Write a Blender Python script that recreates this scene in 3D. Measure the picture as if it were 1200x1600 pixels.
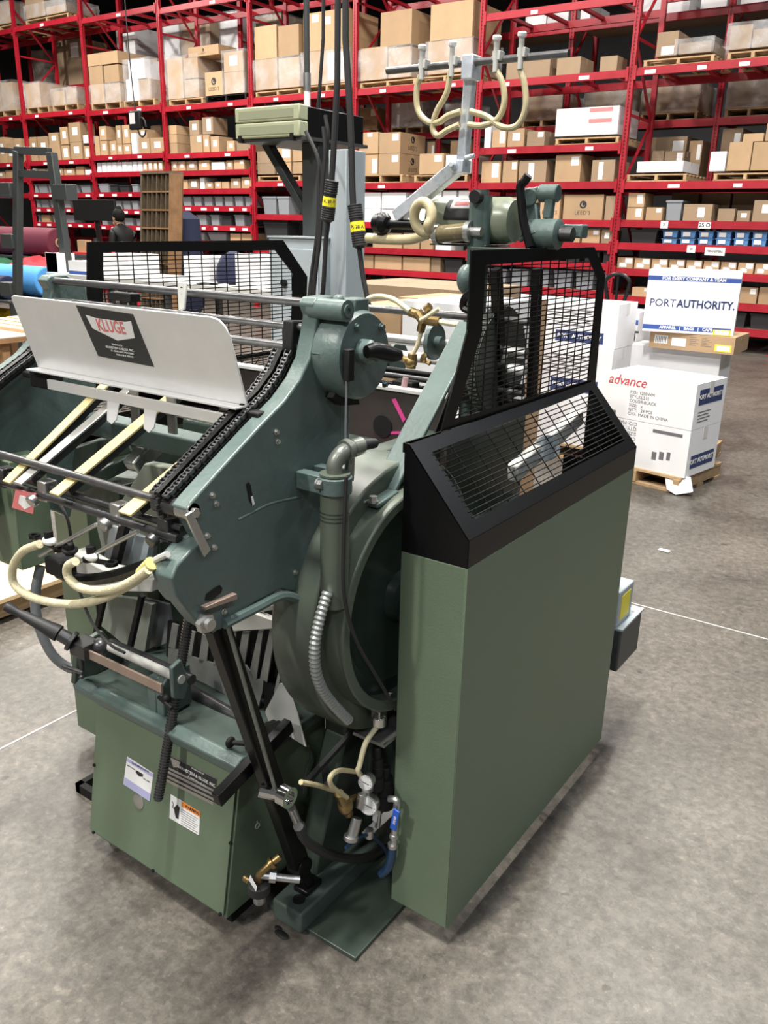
import bpy, math, random
from mathutils import Vector, Matrix
random.seed(7)
for o in list(bpy.data.objects): bpy.data.objects.remove(o)
scene = bpy.context.scene
COL = scene.collection
V = Vector

# ------------------------------------------------------------------ camera
FPX = 1305.0; CX = 600.0; CY = 800.0; CAMZ = 1.62
def camray(u, v): return V(((u - CX) / FPX, -(v - CY) / FPX, -1.0))
_x = -camray(-1369, 311).normalized()
_y = camray(1570, 376).normalized(); _y = (_y - _y.dot(_x) * _x).normalized()
_z = _x.cross(_y)
ROT = Matrix((_x, _y, _z))                       # camera space -> world
CAMLOC = V((0, 0, CAMZ))
cam_d = bpy.data.cameras.new('camera'); cam = bpy.data.objects.new('camera', cam_d); COL.objects.link(cam)
cam_d.sensor_width = 36.0; cam_d.sensor_fit = 'AUTO'; cam_d.lens = FPX / 1600 * 36
cam_d.clip_start = 0.05; cam_d.clip_end = 200
cam.matrix_world = Matrix.Translation(CAMLOC) @ ROT.to_4x4()
scene.camera = cam

# ------------------------------------------------------------------ light and exposure
vs = scene.view_settings
vs.view_transform = 'Standard'; vs.look = 'None'; vs.gamma = 1.0; vs.use_curve_mapping = False
vs.exposure = 0.15
w = bpy.data.worlds.new('hall_air'); scene.world = w; w.use_nodes = True
w.node_tree.nodes['Background'].inputs[0].default_value = (0.75, 0.85, 1.0, 1)
w.node_tree.nodes['Background'].inputs[1].default_value = 0.03
LAMPS = [(-1.1, 0.7), (-6.2, -0.6), (3.2, -0.6), (-1.0, 4.2), (-5.6, 4.2), (-10.5, 4.2), (-15.5, 4.2), (3.6, 4.2),
         (-1.8, 9.0), (-7.2, 9.4), (-12.5, 9.4), (-18.0, 9.4), (3.6, 9.4), (-3.0, -5.5), (3.0, -5.5)]
LAMPZ = 7.6
for i, (lx, ly) in enumerate(LAMPS):
    ld = bpy.data.lights.new('high_bay_light', 'AREA'); ld.shape = 'RECTANGLE'; ld.size = 0.35; ld.size_y = 1.2
    ld.energy = {-5.5: 700, 0.7: 760, -0.6: 240, 4.2: 280}.get(ly, 430) * (0.40 if lx > 0 else 1.35 if lx < -10 else 1.0); ld.color = (0.90, 0.95, 1.0) if lx > 0 else (1.0, 0.965, 0.90)
    lo = bpy.data.objects.new('high_bay_light', ld); COL.objects.link(lo); lo.location = (lx, ly, LAMPZ - 0.09)

# ------------------------------------------------------------------ helpers
def P(u, v, x=None, y=None, z=None):
    """point of the photograph (1200x1600 pixels) on a world plane x=, y= or z="""
    d = ROT @ camray(u, v)
    for i, q in enumerate((x, y, z)):
        if q is not None:
            t = (q - CAMLOC[i]) / d[i]
            return CAMLOC + d * t

def mat(name, col, rough=0.5, metal=0.0, var=0.0, scale=8.0, bump=0.0, bscale=60.0, col2=None, spec=0.5, coat=0.0, alpha=None, trans=0.0, emit=None, objrand=0.0):
    m = bpy.data.materials.new(name); m.use_nodes = True
    nt = m.node_tree; b = nt.nodes['Principled BSDF']
    c = (*col, 1)
    b.inputs['Base Color'].default_value = c
    b.inputs['Roughness'].default_value = rough; b.inputs['Metallic'].default_value = metal
    b.inputs['Specular IOR Level'].default_value = spec; b.inputs['Coat Weight'].default_value = coat
    b.inputs['Coat Roughness'].default_value = 0.15
    if trans: b.inputs['Transmission Weight'].default_value = trans
    if emit:
        b.inputs['Emission Color'].default_value = (*emit[0], 1); b.inputs['Emission Strength'].default_value = emit[1]
    if alpha is not None: b.inputs['Alpha'].default_value = alpha
    tc = nt.nodes.new('ShaderNodeTexCoord')
    out = None
    if var or col2:
        n = nt.nodes.new('ShaderNodeTexNoise'); n.inputs['Scale'].default_value = scale; n.inputs['Detail'].default_value = 5
        n.inputs['Roughness'].default_value = 0.62
        nt.links.new(tc.outputs['Object'], n.inputs['Vector'])
        r = nt.nodes.new('ShaderNodeValToRGB')
        r.color_ramp.elements[0].position = 0.32; r.color_ramp.elements[1].position = 0.68
        a = col2 if col2 else tuple(max(0, q * (1 - var)) for q in col)
        bb = col if col2 else tuple(min(1, q * (1 + var)) for q in col)
        r.color_ramp.elements[0].color = (*a, 1); r.color_ramp.elements[1].color = (*bb, 1)
        nt.links.new(n.outputs['Fac'], r.inputs['Fac']); out = r.outputs['Color']
        mr = nt.nodes.new('ShaderNodeMapRange'); mr.inputs['To Min'].default_value = max(0.03, rough - 0.08); mr.inputs['To Max'].default_value = min(1, rough + 0.1)
        nt.links.new(n.outputs['Fac'], mr.inputs['Value']); nt.links.new(mr.outputs['Result'], b.inputs['Roughness'])
    if objrand:
        oi = nt.nodes.new('ShaderNodeObjectInfo')
        hv = nt.nodes.new('ShaderNodeHueSaturation')
        m2 = nt.nodes.new('ShaderNodeMapRange'); m2.inputs['To Min'].default_value = 1 - objrand; m2.inputs['To Max'].default_value = 1 + objrand
        nt.links.new(oi.outputs['Random'], m2.inputs['Value']); nt.links.new(m2.outputs['Result'], hv.inputs['Value'])
        if out: nt.links.new(out, hv.inputs['Color'])
        else: hv.inputs['Color'].default_value = c
        out = hv.outputs['Color']
    if out: nt.links.new(out, b.inputs['Base Color'])
    if bump:
        n2 = nt.nodes.new('ShaderNodeTexNoise'); n2.inputs['Scale'].default_value = bscale; n2.inputs['Detail'].default_value = 4
        nt.links.new(tc.outputs['Object'], n2.inputs['Vector'])
        bn = nt.nodes.new('ShaderNodeBump'); bn.inputs['Strength'].default_value = bump; bn.inputs['Distance'].default_value = 0.01
        nt.links.new(n2.outputs['Fac'], bn.inputs['Height']); nt.links.new(bn.outputs['Normal'], b.inputs['Normal'])
    return m

ORG = {}
class MB:
    """collects solids; build() links them as one mesh object"""
    def __init__(s): s.v = []; s.f = []
    def _add(s, vs_, fs):
        n = len(s.v); s.v += [V(q) for q in vs_]; s.f += [[i + n for i in f] for f in fs]; return s
    def box(s, x0, x1, y0, y1, z0, z1, M=None):
        if x0 > x1: x0, x1 = x1, x0
        if y0 > y1: y0, y1 = y1, y0
        if z0 > z1: z0, z1 = z1, z0
        q = [V((x, y, z)) for x in (x0, x1) for y in (y0, y1) for z in (z0, z1)]
        if M: q = [M @ p for p in q]
        return s._add(q, [(0, 1, 3, 2), (4, 6, 7, 5), (0, 4, 5, 1), (2, 3, 7, 6), (0, 2, 6, 4), (1, 5, 7, 3)])
    def prism(s, pts, ext):
        pts = [V(p) for p in pts]; ext = V(ext); n = len(pts)
        nrm = V((0, 0, 0))
        for i in range(n): nrm += pts[i].cross(pts[(i + 1) % n])
        if nrm.dot(ext) > 0: pts.reverse()
        q = pts + [p + ext for p in pts]
        fs = [tuple(range(n)), tuple(range(2 * n - 1, n - 1, -1))]
        for i in range(n):
            j = (i + 1) % n; fs.append((i, i + n, j + n, j))
        return s._add(q, fs)
    def frame(s, outer, inner, ext):
        """ring-shaped plate between two matching outlines"""
        ext = V(ext); n = len(outer)
        for i in range(n):
            j = (i + 1) % n
            s.prism([outer[i], outer[j], inner[j], inner[i]], ext)
        return s
    def bar(s, p0, p1, wa, wb, up=(0, 0, 1)):
        """rectangular bar p0->p1; wa across, wb along up"""
        p0 = V(p0); p1 = V(p1); d = (p1 - p0).normalized(); a = d.cross(V(up))
        if a.length < 1e-4: a = d.cross(V((0, 1, 0)))
        a.normalize(); b = a.cross(d).normalized()
        q = [p + a * (sa * wa / 2) + b * (sb * wb / 2) for p in (p0, p1) for sa, sb in ((-1, -1), (1, -1), (1, 1), (-1, 1))]
        return s._add(q, [(3, 2, 1, 0), (4, 5, 6, 7), (0, 1, 5, 4), (1, 2, 6, 5), (2, 3, 7, 6), (3, 0, 4, 7)])
    def cyl(s, p0, p1, r0, r1=None, n=16):
        p0 = V(p0); p1 = V(p1); r1 = r0 if r1 is None else r1
        d = (p1 - p0).normalized(); a = d.orthogonal().normalized(); b = d.cross(a)
        q = []
        for p, r in ((p0, r0), (p1, r1)):
            for i in range(n):
                t = 2 * math.pi * i / n; q.append(p + a * (r * math.cos(t)) + b * (r * math.sin(t)))
        fs = [tuple(range(n - 1, -1, -1)), tuple(range(n, 2 * n))]
        for i in range(n):
            j = (i + 1) % n; fs.append((i, j, j + n, i + n))
        return s._add(q, fs)
    def ringcyl(s, p0, p1, ro, ri, n=24):
        p0 = V(p0); p1 = V(p1); d = (p1 - p0).normalized(); a = d.orthogonal().normalized(); b = d.cross(a)
        q = []
        for p in (p0, p1):
            for r in (ro, ri):
                for i in range(n):
                    t = 2 * math.pi * i / n; q.append(p + a * (r * math.cos(t)) + b * (r * math.sin(t)))
        fs = []
        for i in range(n):
            j = (i + 1) % n
            fs += [(i, j, j + 2 * n, i + 2 * n), (n + j, n + i, 3 * n + i, 3 * n + j), (j, i, n + i, n + j), (2 * n + i, 2 * n + j, 3 * n + j, 3 * n + i)]
        return s._add(q, fs)
    def tube(s, pts, r, n=8, k=6, smooth=True):
        pts = [V(p) for p in pts]
        if smooth and len(pts) > 2:
            o = []
            e = [pts[0] * 2 - pts[1]] + pts + [pts[-1] * 2 - pts[-2]]
            for i in range(1, len(e) - 2):
                for j in range(k):
                    t = j / k; a, b, c, d = e[i - 1], e[i], e[i + 1], e[i + 2]
                    o.append(0.5 * ((2 * b) + (c - a) * t + (2 * a - 5 * b + 4 * c - d) * t * t + (3 * b - a - 3 * c + d) * t ** 3))
            o.append(pts[-1]); pts = o
        rr = r if callable(r) else (lambda i, m: r)
        up = (pts[1] - pts[0]).orthogonal().normalized(); q = []
        m = len(pts)
        for i, p in enumerate(pts):
            d = (pts[min(i + 1, m - 1)] - pts[max(i - 1, 0)]).normalized()
            a = (up - d * up.dot(d)); a = a.normalized() if a.length > 1e-6 else d.orthogonal().normalized()
            up = a; b = d.cross(a); R_ = rr(i, m)
            for j in range(n):
                t = 2 * math.pi * j / n; q.append(p + a * (R_ * math.cos(t)) + b * (R_ * math.sin(t)))
        fs = [tuple(range(n - 1, -1, -1)), tuple(range((m - 1) * n, m * n))]
        for i in range(m - 1):
            for j in range(n):
                k2 = (j + 1) % n; fs.append((i * n + j, i * n + k2, (i + 1) * n + k2, (i + 1) * n + j))
        return s._add(q, fs)
    def lathe(s, prof, p0, axis, n=24):
        """prof = [(distance along axis, radius)...]"""
        p0 = V(p0); d = V(axis).normalized(); a = d.orthogonal().normalized(); b = d.cross(a); q = []
        for h, r in prof:
            for i in range(n):
                t = 2 * math.pi * i / n; q.append(p0 + d * h + a * (r * math.cos(t)) + b * (r * math.sin(t)))
        m = len(prof); fs = [tuple(range(n - 1, -1, -1)), tuple(range((m - 1) * n, m * n))]
        for i in range(m - 1):
            for j in range(n):
                k = (j + 1) % n; fs.append((i * n + j, i * n + k, (i + 1) * n + k, (i + 1) * n + j))
        return s._add(q, fs)
    def ball(s, c, r, n=12, m=8, sc=(1, 1, 1)):
        c = V(c); pr = []
        q = []; fs = []
        for i in range(m + 1):
            ph = math.pi * i / m
            for j in range(n):
                t = 2 * math.pi * j / n
                q.append(c + V((r * sc[0] * math.sin(ph) * math.cos(t), r * sc[1] * math.sin(ph) * math.sin(t), r * sc[2] * math.cos(ph))))
        for i in range(m):
            for j in range(n):
                k = (j + 1) % n; fs.append((i * n + j, (i + 1) * n + j, (i + 1) * n + k, i * n + k))
        return s._add(q, fs)
    def hexbolt(s, p, axis, r, h):
        p = V(p); a = V(axis).normalized()
        s.cyl(p, p + a * h * 0.3, r * 1.35, n=14); return s.cyl(p + a * h * 0.3, p + a * h, r, n=6)
    def mesh(s, name, material, org=V((0, 0, 0)), sharp=35):
        me = bpy.data.meshes.new(name)
        me.from_pydata([tuple(p - org) for p in s.v], [], s.f); me.validate(); me.update()
        if material: me.materials.append(material)
        me.shade_smooth(); me.set_sharp_from_angle(angle=math.radians(sharp))
        return me
    def build(s, name, material, parent=None, bevel=0.0, sharp=35, org=None, seg=2):
        if parent is not None: org = ORG.get(parent.name, V((0, 0, 0)))
        elif org is None:
            xs = [p.x for p in s.v]; ys = [p.y for p in s.v]; zs = [p.z for p in s.v]
            org = V(((min(xs) + max(xs)) / 2, (min(ys) + max(ys)) / 2, min(zs)))
        o = bpy.data.objects.new(name, s.mesh(name, material, org, sharp)); COL.objects.link(o)
        ORG[o.name] = org
        if parent is not None: o.parent = parent
        else: o.location = org
        if bevel:
            bm_ = o.modifiers.new('bevel', 'BEVEL'); bm_.width = bevel; bm_.segments = seg; bm_.limit_method = 'ANGLE'; bm_.angle_limit = math.radians(40)
            bm_.harden_normals = False
        return o

def tag(o, label, cat, group=None, kind=None):
    if label: o['label'] = label
    if cat: o['category'] = cat
    if group: o['group'] = group
    if kind: o['kind'] = kind
    return o
def thing(name, loc, label, cat, group=None):
    o = bpy.data.objects.new(name, None); COL.objects.link(o); o.empty_display_size = 0.1
    o.location = V(loc); ORG[o.name] = V(loc)
    return tag(o, label, cat, group)
def struct(o): o['kind'] = 'structure'; return o
def copy_tree(o, parent=None):
    c = o.copy(); COL.objects.link(c)
    if parent is not None: c.parent = parent
    for ch in list(o.children): copy_tree(ch, c)
    return c
_dg = None
def text(name, s_, material, parent, pos, right, up, size, align='CENTER', bold=0.0, depth=0.0006, shear=0.0, xs=1.0, space=1.0):
    """lettering as thin geometry standing on a surface; right/up give the reading direction"""
    cu = bpy.data.curves.new(name, 'FONT'); cu.body = s_; cu.size = size; cu.align_x = align; cu.align_y = 'CENTER'
    cu.extrude = depth / 2; cu.offset = bold; cu.shear = shear; cu.space_character = space; cu.resolution_u = 2
    tmp = bpy.data.objects.new(name, cu); COL.objects.link(tmp)
    bpy.context.view_layer.update()
    me = bpy.data.meshes.new_from_object(tmp.evaluated_get(bpy.context.evaluated_depsgraph_get()))
    bpy.data.objects.remove(tmp); bpy.data.curves.remove(cu)
    r = V(right).normalized(); u = V(up); u = (u - r * u.dot(r)).normalized(); nn = r.cross(u)
    org = ORG.get(parent.name, V((0, 0, 0))) if parent is not None else V((0, 0, 0))
    M = Matrix((r * xs, u, nn)).transposed().to_4x4(); M.translation = V(pos) - org
    me.transform(M); me.materials.clear(); me.materials.append(material)
    o = bpy.data.objects.new(name, me); COL.objects.link(o); ORG[o.name] = org
    if parent is not None: o.parent = parent
    return o
def clipspan(poly, axis, val):
    """spans of a 2-D outline along the other axis at coordinate val"""
    xs = []
    n = len(poly)
    for i in range(n):
        a = poly[i]; b = poly[(i + 1) % n]
        if (a[axis] - val) * (b[axis] - val) < 0:
            t = (val - a[axis]) / (b[axis] - a[axis]); xs.append(a[1 - axis] + t * (b[1 - axis] - a[1 - axis]))
    xs.sort(); return list(zip(xs[::2], xs[1::2]))
def inset(poly, d):
    """shrink a convex planar outline towards its centroid by roughly d"""
    c = V((0, 0, 0))
    for p in poly: c += p
    c /= len(poly); return [p + (c - p).normalized() * d for p in poly]

# ------------------------------------------------------------------ materials
M = {}
M['green'] = mat('olive_green_enamel', (0.118, 0.162, 0.106), 0.42, var=0.06, scale=5, bump=0.05, bscale=220)
M['teal'] = mat('grey_teal_casting_paint', (0.086, 0.124, 0.116), 0.36, var=0.10, scale=6, bump=0.10, bscale=90)
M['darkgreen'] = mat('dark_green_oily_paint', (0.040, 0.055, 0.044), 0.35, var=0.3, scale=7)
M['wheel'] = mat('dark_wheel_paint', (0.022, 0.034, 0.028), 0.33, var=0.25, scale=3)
M['black'] = mat('satin_black_enamel', (0.0045, 0.0045, 0.005), 0.34, spec=0.28)
M['blackmat'] = mat('matt_black', (0.008, 0.008, 0.0085), 0.6, spec=0.3)
M['rubber'] = mat('black_rubber', (0.016, 0.016, 0.017), 0.55)
M['steel'] = mat('brushed_steel', (0.50, 0.50, 0.49), 0.34, 0.9, var=0.12, scale=20)
M['darksteel'] = mat('dark_oiled_steel', (0.085, 0.085, 0.088), 0.32, 0.7, var=0.2, scale=18)
M['rodsteel'] = mat('grey_rod_steel', (0.16, 0.16, 0.165), 0.3, 0.75, var=0.15, scale=30)
M['alu'] = mat('aluminium_sheet', (0.80, 0.80, 0.79), 0.38, 0.3, var=0.07, scale=4)
M['chrome'] = mat('chrome', (0.72, 0.72, 0.72), 0.12, 1.0)
M['galv'] = mat('galvanised_tube', (0.72, 0.77, 0.84), 0.28, 0.35, var=0.18, scale=25)
M['brass'] = mat('brass', (0.30, 0.21, 0.09), 0.35, 0.85, var=0.2, scale=30)
M['strip'] = mat('yellow_feed_strip', (0.62, 0.50, 0.23), 0.45, var=0.08, scale=8)
M['hose'] = mat('cream_braided_hose', (0.66, 0.60, 0.40), 0.4, var=0.1, scale=60, bump=0.3, bscale=300)
M['hoseo'] = mat('old_yellowed_hose', (0.50, 0.43, 0.26), 0.4, var=0.15, scale=30)
M['greyhose'] = mat('grey_conduit', (0.17, 0.18, 0.19), 0.5)
M['white'] = mat('white_paint', (0.78, 0.78, 0.77), 0.5)
M['paper'] = mat('white_paper', (0.80, 0.80, 0.80), 0.7)
M['palegrey'] = mat('pale_grey_sheet', (0.52, 0.52, 0.49), 0.5, var=0.08, scale=4)
M['greybox'] = mat('light_grey_electrical_paint', (0.36, 0.41, 0.44), 0.45, var=0.04)
M['colgrey'] = mat('dark_grey_console_paint', (0.042, 0.047, 0.047), 0.45)
M['console'] = mat('pale_olive_console_plastic', (0.36, 0.38, 0.25), 0.5, var=0.04)
M['console2'] = mat('olive_console_inset', (0.25, 0.27, 0.18), 0.5)
M['red_rack'] = mat('red_rack_enamel', (0.34, 0.010, 0.022), 0.38, var=0.12, scale=4, objrand=0.12)
M['card'] = mat('brown_cardboard', (0.40, 0.265, 0.150), 0.75, var=0.07, scale=3, objrand=0.16)
M['card2'] = mat('grey_brown_cardboard', (0.27, 0.19, 0.12), 0.75, var=0.08, scale=3, objrand=0.16)
M['wcard'] = mat('white_cardboard', (0.74, 0.74, 0.76), 0.65, var=0.03, scale=3, objrand=0.05)
M['tape'] = mat('packing_tape', (0.46, 0.33, 0.20), 0.25)
M['wtape'] = mat('clear_tape_on_white', (0.62, 0.61, 0.60), 0.25)
M['label'] = mat('white_sticker', (0.80, 0.80, 0.80), 0.6)
M['wood'] = mat('pallet_wood', (0.44, 0.30, 0.165), 0.8, var=0.2, scale=9, objrand=0.12)
M['darkwood'] = mat('dark_type_case_wood', (0.13, 0.095, 0.06), 0.7, var=0.25, scale=9)
M['oak'] = mat('brown_oak', (0.26, 0.145, 0.07), 0.6, var=0.2, scale=8)
M['ply'] = mat('plywood', (0.66, 0.47, 0.27), 0.6, var=0.12, scale=4)
M['bin'] = mat('grey_plastic_bin', (0.24, 0.26, 0.285), 0.45, objrand=0.08)
M['dbin'] = mat('dark_plastic_bin', (0.03, 0.032, 0.035), 0.45)
M['bbin'] = mat('blue_plastic_bin', (0.10, 0.27, 0.56), 0.4, objrand=0.08)
M['navy'] = mat('navy_print', (0.022, 0.040, 0.13), 0.6)
M['blue'] = mat('blue_print', (0.035, 0.085, 0.32), 0.6)
M['ink'] = mat('black_ink', (0.02, 0.02, 0.022), 0.6)
M['greyink'] = mat('grey_ink', (0.14, 0.14, 0.15), 0.7)
M['redink'] = mat('red_marker_ink', (0.55, 0.05, 0.06), 0.6)
M['palered'] = mat('faded_red_print', (0.70, 0.20, 0.20), 0.6)
M['orange'] = mat('orange_print', (0.80, 0.24, 0.03), 0.5)
M['yellow'] = mat('yellow_tag', (0.82, 0.72, 0.03), 0.5)
M['lilac'] = mat('lilac_print', (0.42, 0.42, 0.66), 0.6)
M['pink'] = mat('magenta_tape', (0.62, 0.06, 0.26), 0.5)
M['copper'] = mat('copper_edge', (0.36, 0.27, 0.22), 0.4, 0.4)
M['conduit'] = mat('ribbed_conduit_metal', (0.30, 0.32, 0.31), 0.35, 0.5)
M['bedgreen'] = mat('worn_bed_paint', (0.060, 0.082, 0.072), 0.4, var=0.25, scale=7)
M['valveblue'] = mat('blue_valve_lever', (0.02, 0.10, 0.52), 0.35)
M['bluehose'] = mat('blue_air_hose', (0.012, 0.040, 0.10), 0.4)
M['dirtyteal'] = mat('oily_olive_casting_paint', (0.100, 0.118, 0.090), 0.36, col2=(0.065, 0.082, 0.066), scale=4)
M['pipemetal'] = mat('dull_pipe_metal', (0.20, 0.215, 0.19), 0.35, 0.5, var=0.15, scale=20)
M['wall'] = mat('dark_wall_panel', (0.10, 0.10, 0.105), 0.8, var=0.1, scale=1)
M['deck'] = mat('deck_board', (0.22, 0.16, 0.11), 0.8, var=0.15, scale=2)
M['maroon'] = mat('maroon_fabric', (0.12, 0.012, 0.028), 0.85, bump=0.2, bscale=200)
M['bluefab'] = mat('bright_blue_fabric', (0.08, 0.32, 0.72), 0.8, bump=0.2, bscale=60)
M['redfab'] = mat('red_fabric', (0.55, 0.02, 0.03), 0.8, bump=0.3, bscale=40)
M['yelfab'] = mat('yellow_fabric', (0.75, 0.50, 0.02), 0.8)
M['navyfab'] = mat('navy_fabric', (0.010, 0.014, 0.045), 0.85)
M['greenfab'] = mat('green_fabric', (0.02, 0.12, 0.05), 0.85)
M['skin'] = mat('skin', (0.50, 0.28, 0.19), 0.55)
M['hair'] = mat('dark_hair', (0.008, 0.007, 0.006), 0.75, spec=0.15)
M['lamp'] = mat('lamp_lens', (0.9, 0.9, 0.9), 0.4, emit=((1, 0.97, 0.92), 6))

def wrap_mat():
    m = bpy.data.materials.new('stretch_film'); m.use_nodes = True; nt = m.node_tree; nt.nodes.clear()
    o = nt.nodes.new('ShaderNodeOutputMaterial'); mx = nt.nodes.new('ShaderNodeMixShader'); t = nt.nodes.new('ShaderNodeBsdfTransparent')
    p = nt.nodes.new('ShaderNodeBsdfPrincipled'); p.inputs['Base Color'].default_value = (0.8, 0.8, 0.82, 1); p.inputs['Roughness'].default_value = 0.16
    n = nt.nodes.new('ShaderNodeTexNoise'); n.inputs['Scale'].default_value = 2.2; n.inputs['Detail'].default_value = 7; n.inputs['Distortion'].default_value = 0.3
    tc = nt.nodes.new('ShaderNodeTexCoord'); nt.links.new(tc.outputs['Object'], n.inputs['Vector'])
    r = nt.nodes.new('ShaderNodeMapRange'); r.inputs['From Min'].default_value = 0.35; r.inputs['From Max'].default_value = 0.75
    r.inputs['To Min'].default_value = 0.06; r.inputs['To Max'].default_value = 0.45
    nt.links.new(n.outputs['Fac'], r.inputs['Value']); nt.links.new(r.outputs['Result'], mx.inputs['Fac'])
    b = nt.nodes.new('ShaderNodeBump'); b.inputs['Strength'].default_value = 0.7; b.inputs['Distance'].default_value = 0.06
    nt.links.new(n.outputs['Fac'], b.inputs['Height']); nt.links.new(b.outputs['Normal'], p.inputs['Normal'])
    nt.links.new(t.outputs[0], mx.inputs[1]); nt.links.new(p.outputs[0], mx.inputs[2]); nt.links.new(mx.outputs[0], o.inputs[0])
    return m
M['film'] = wrap_mat()

def floor_mat():
    m = bpy.data.materials.new('polished_concrete'); m.use_nodes = True; nt = m.node_tree; b = nt.nodes['Principled BSDF']
    tc = nt.nodes.new('ShaderNodeTexCoord')
    def noise(s, d=6, dist=0.0, rg=0.6):
        n = nt.nodes.new('ShaderNodeTexNoise'); n.inputs['Scale'].default_value = s; n.inputs['Detail'].default_value = d
        n.inputs['Distortion'].default_value = dist; n.inputs['Roughness'].default_value = rg
        nt.links.new(tc.outputs['Object'], n.inputs['Vector']); return n.outputs['Fac']
    def ramp(f, p0, c0, p1, c1):
        r = nt.nodes.new('ShaderNodeValToRGB'); e = r.color_ramp.elements
        e[0].position = p0; e[0].color = (*c0, 1); e[1].position = p1; e[1].color = (*c1, 1)
        nt.links.new(f, r.inputs['Fac']); return r.outputs['Color']
    def mix(kind, a, bb, fac=1.0):
        x = nt.nodes.new('ShaderNodeMix'); x.data_type = 'RGBA'; x.blend_type = kind
        if isinstance(fac, float): x.inputs['Factor'].default_value = fac
        else: nt.links.new(fac, x.inputs['Factor'])
        nt.links.new(a, x.inputs['A']); nt.links.new(bb, x.inputs['B']); return x.outputs['Result']
    base = ramp(noise(0.9, 6, 0.4), 0.30, (0.068, 0.060, 0.051), 0.72, (0.138, 0.126, 0.110))
    mott = ramp(noise(26, 8, 0.2, 0.8), 0.34, (0.56, 0.55, 0.54), 0.68, (1.45, 1.43, 1.40))
    c = mix('MULTIPLY', base, mott)
    vor = nt.nodes.new('ShaderNodeTexVoronoi'); vor.inputs['Scale'].default_value = 60; nt.links.new(tc.outputs['Object'], vor.inputs['Vector'])
    agg = ramp(vor.outputs['Color'], 0.2, (0.86, 0.86, 0.86), 0.8, (1.15, 1.14, 1.13))
    c = mix('MULTIPLY', c, agg, 0.8)
    stain = ramp(noise(0.55, 5, 1.6, 0.7), 0.54, (1, 1, 1), 0.68, (0.52, 0.50, 0.49))
    c = mix('MULTIPLY', c, stain, 0.85)
    spots = ramp(noise(9, 2, 0.3), 0.69, (1, 1, 1), 0.72, (0.42, 0.40, 0.39))
    c = mix('MULTIPLY', c, spots, 0.8)
    fleck = ramp(noise(48, 2, 0.0), 0.60, (1, 1, 1), 0.70, (1.45, 1.44, 1.42))
    c = mix('MULTIPLY', c, fleck, 0.8)
    nt.links.new(c, b.inputs['Base Color'])
    rr = nt.nodes.new('ShaderNodeMapRange'); rr.inputs['To Min'].default_value = 0.24; rr.inputs['To Max'].default_value = 0.58
    nt.links.new(noise(3.0, 5, 0.8), rr.inputs['Value']); nt.links.new(rr.outputs['Result'], b.inputs['Roughness'])
    bn = nt.nodes.new('ShaderNodeBump'); bn.inputs['Strength'].default_value = 0.12; bn.inputs['Distance'].default_value = 0.004
    nt.links.new(noise(40, 6), bn.inputs['Height']); nt.links.new(bn.outputs['Normal'], b.inputs['Normal'])
    return m
M['floor'] = floor_mat()

# ------------------------------------------------------------------ the hall
struct(MB().box(-34, 9, -9, 24, -0.12, 0.0).build('floor', M['floor'], org=V((0, 0, 0))))
jm = mat('pale_joint_filler', (0.48, 0.46, 0.43), 0.6)
# saw-cut joints filled with pale sealant, flush with the slab
ja = P(970, 940, z=0); jb = P(1200, 990, z=0)
jn = MB().box(-33.9, 8.9, 3.547, 3.555, -0.01, 0.0012)
struct(jn.build('trim_1', jm, org=V((0, 0, 0))))
struct(MB().box(-2.318, -2.310, -8.9, 3.54, -0.01, 0.0012).build('trim_2', jm, org=V((0, 0, 0))))
struct(MB().box(-34, 9, 24, 24.2, 0, 9.2).build('wall_back', M['wall']))
struct(MB().box(-34.2, -34, -9, 24, 0, 9.2).build('wall_left', M['wall']))
struct(MB().box(9, 9.2, -9, 24, 0, 9.2).build('wall_right', M['wall']))
struct(MB().box(-34, 9, -9.2, -9, 0, 9.2).build('wall_front', M['wall']))
struct(MB().box(-34, 9, -9, 24, 9.2, 9.4).build('ceiling', M['wall']))

# ------------------------------------------------------------------ pallet rack
RY = 13.0; RD = 1.06                          # front post line, depth of a rack row
BX = [-4.87 - 2.5 * k for k in range(-1, 8)]  # post lines; bay k lies between BX[k+1] and BX[k]
ORD = ['first', 'second', 'third', 'fourth', 'fifth', 'sixth', 'seventh', 'eighth', 'ninth', 'tenth', 'eleventh', 'twelfth', 'thirteenth', 'fourteenth', 'fifteenth', 'sixteenth']
BAYN = {0: 'rightmost rack bay', 1: 'second rack bay from right', 2: 'third rack bay from right', 3: 'fourth rack bay from right', 4: 'fourth rack bay from left', 5: 'third rack bay from left', 6: 'second rack bay from left', 7: 'leftmost rack bay'}
UMID = [1090, 862, 650, 475, 328, 203, 92, 10]
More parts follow.
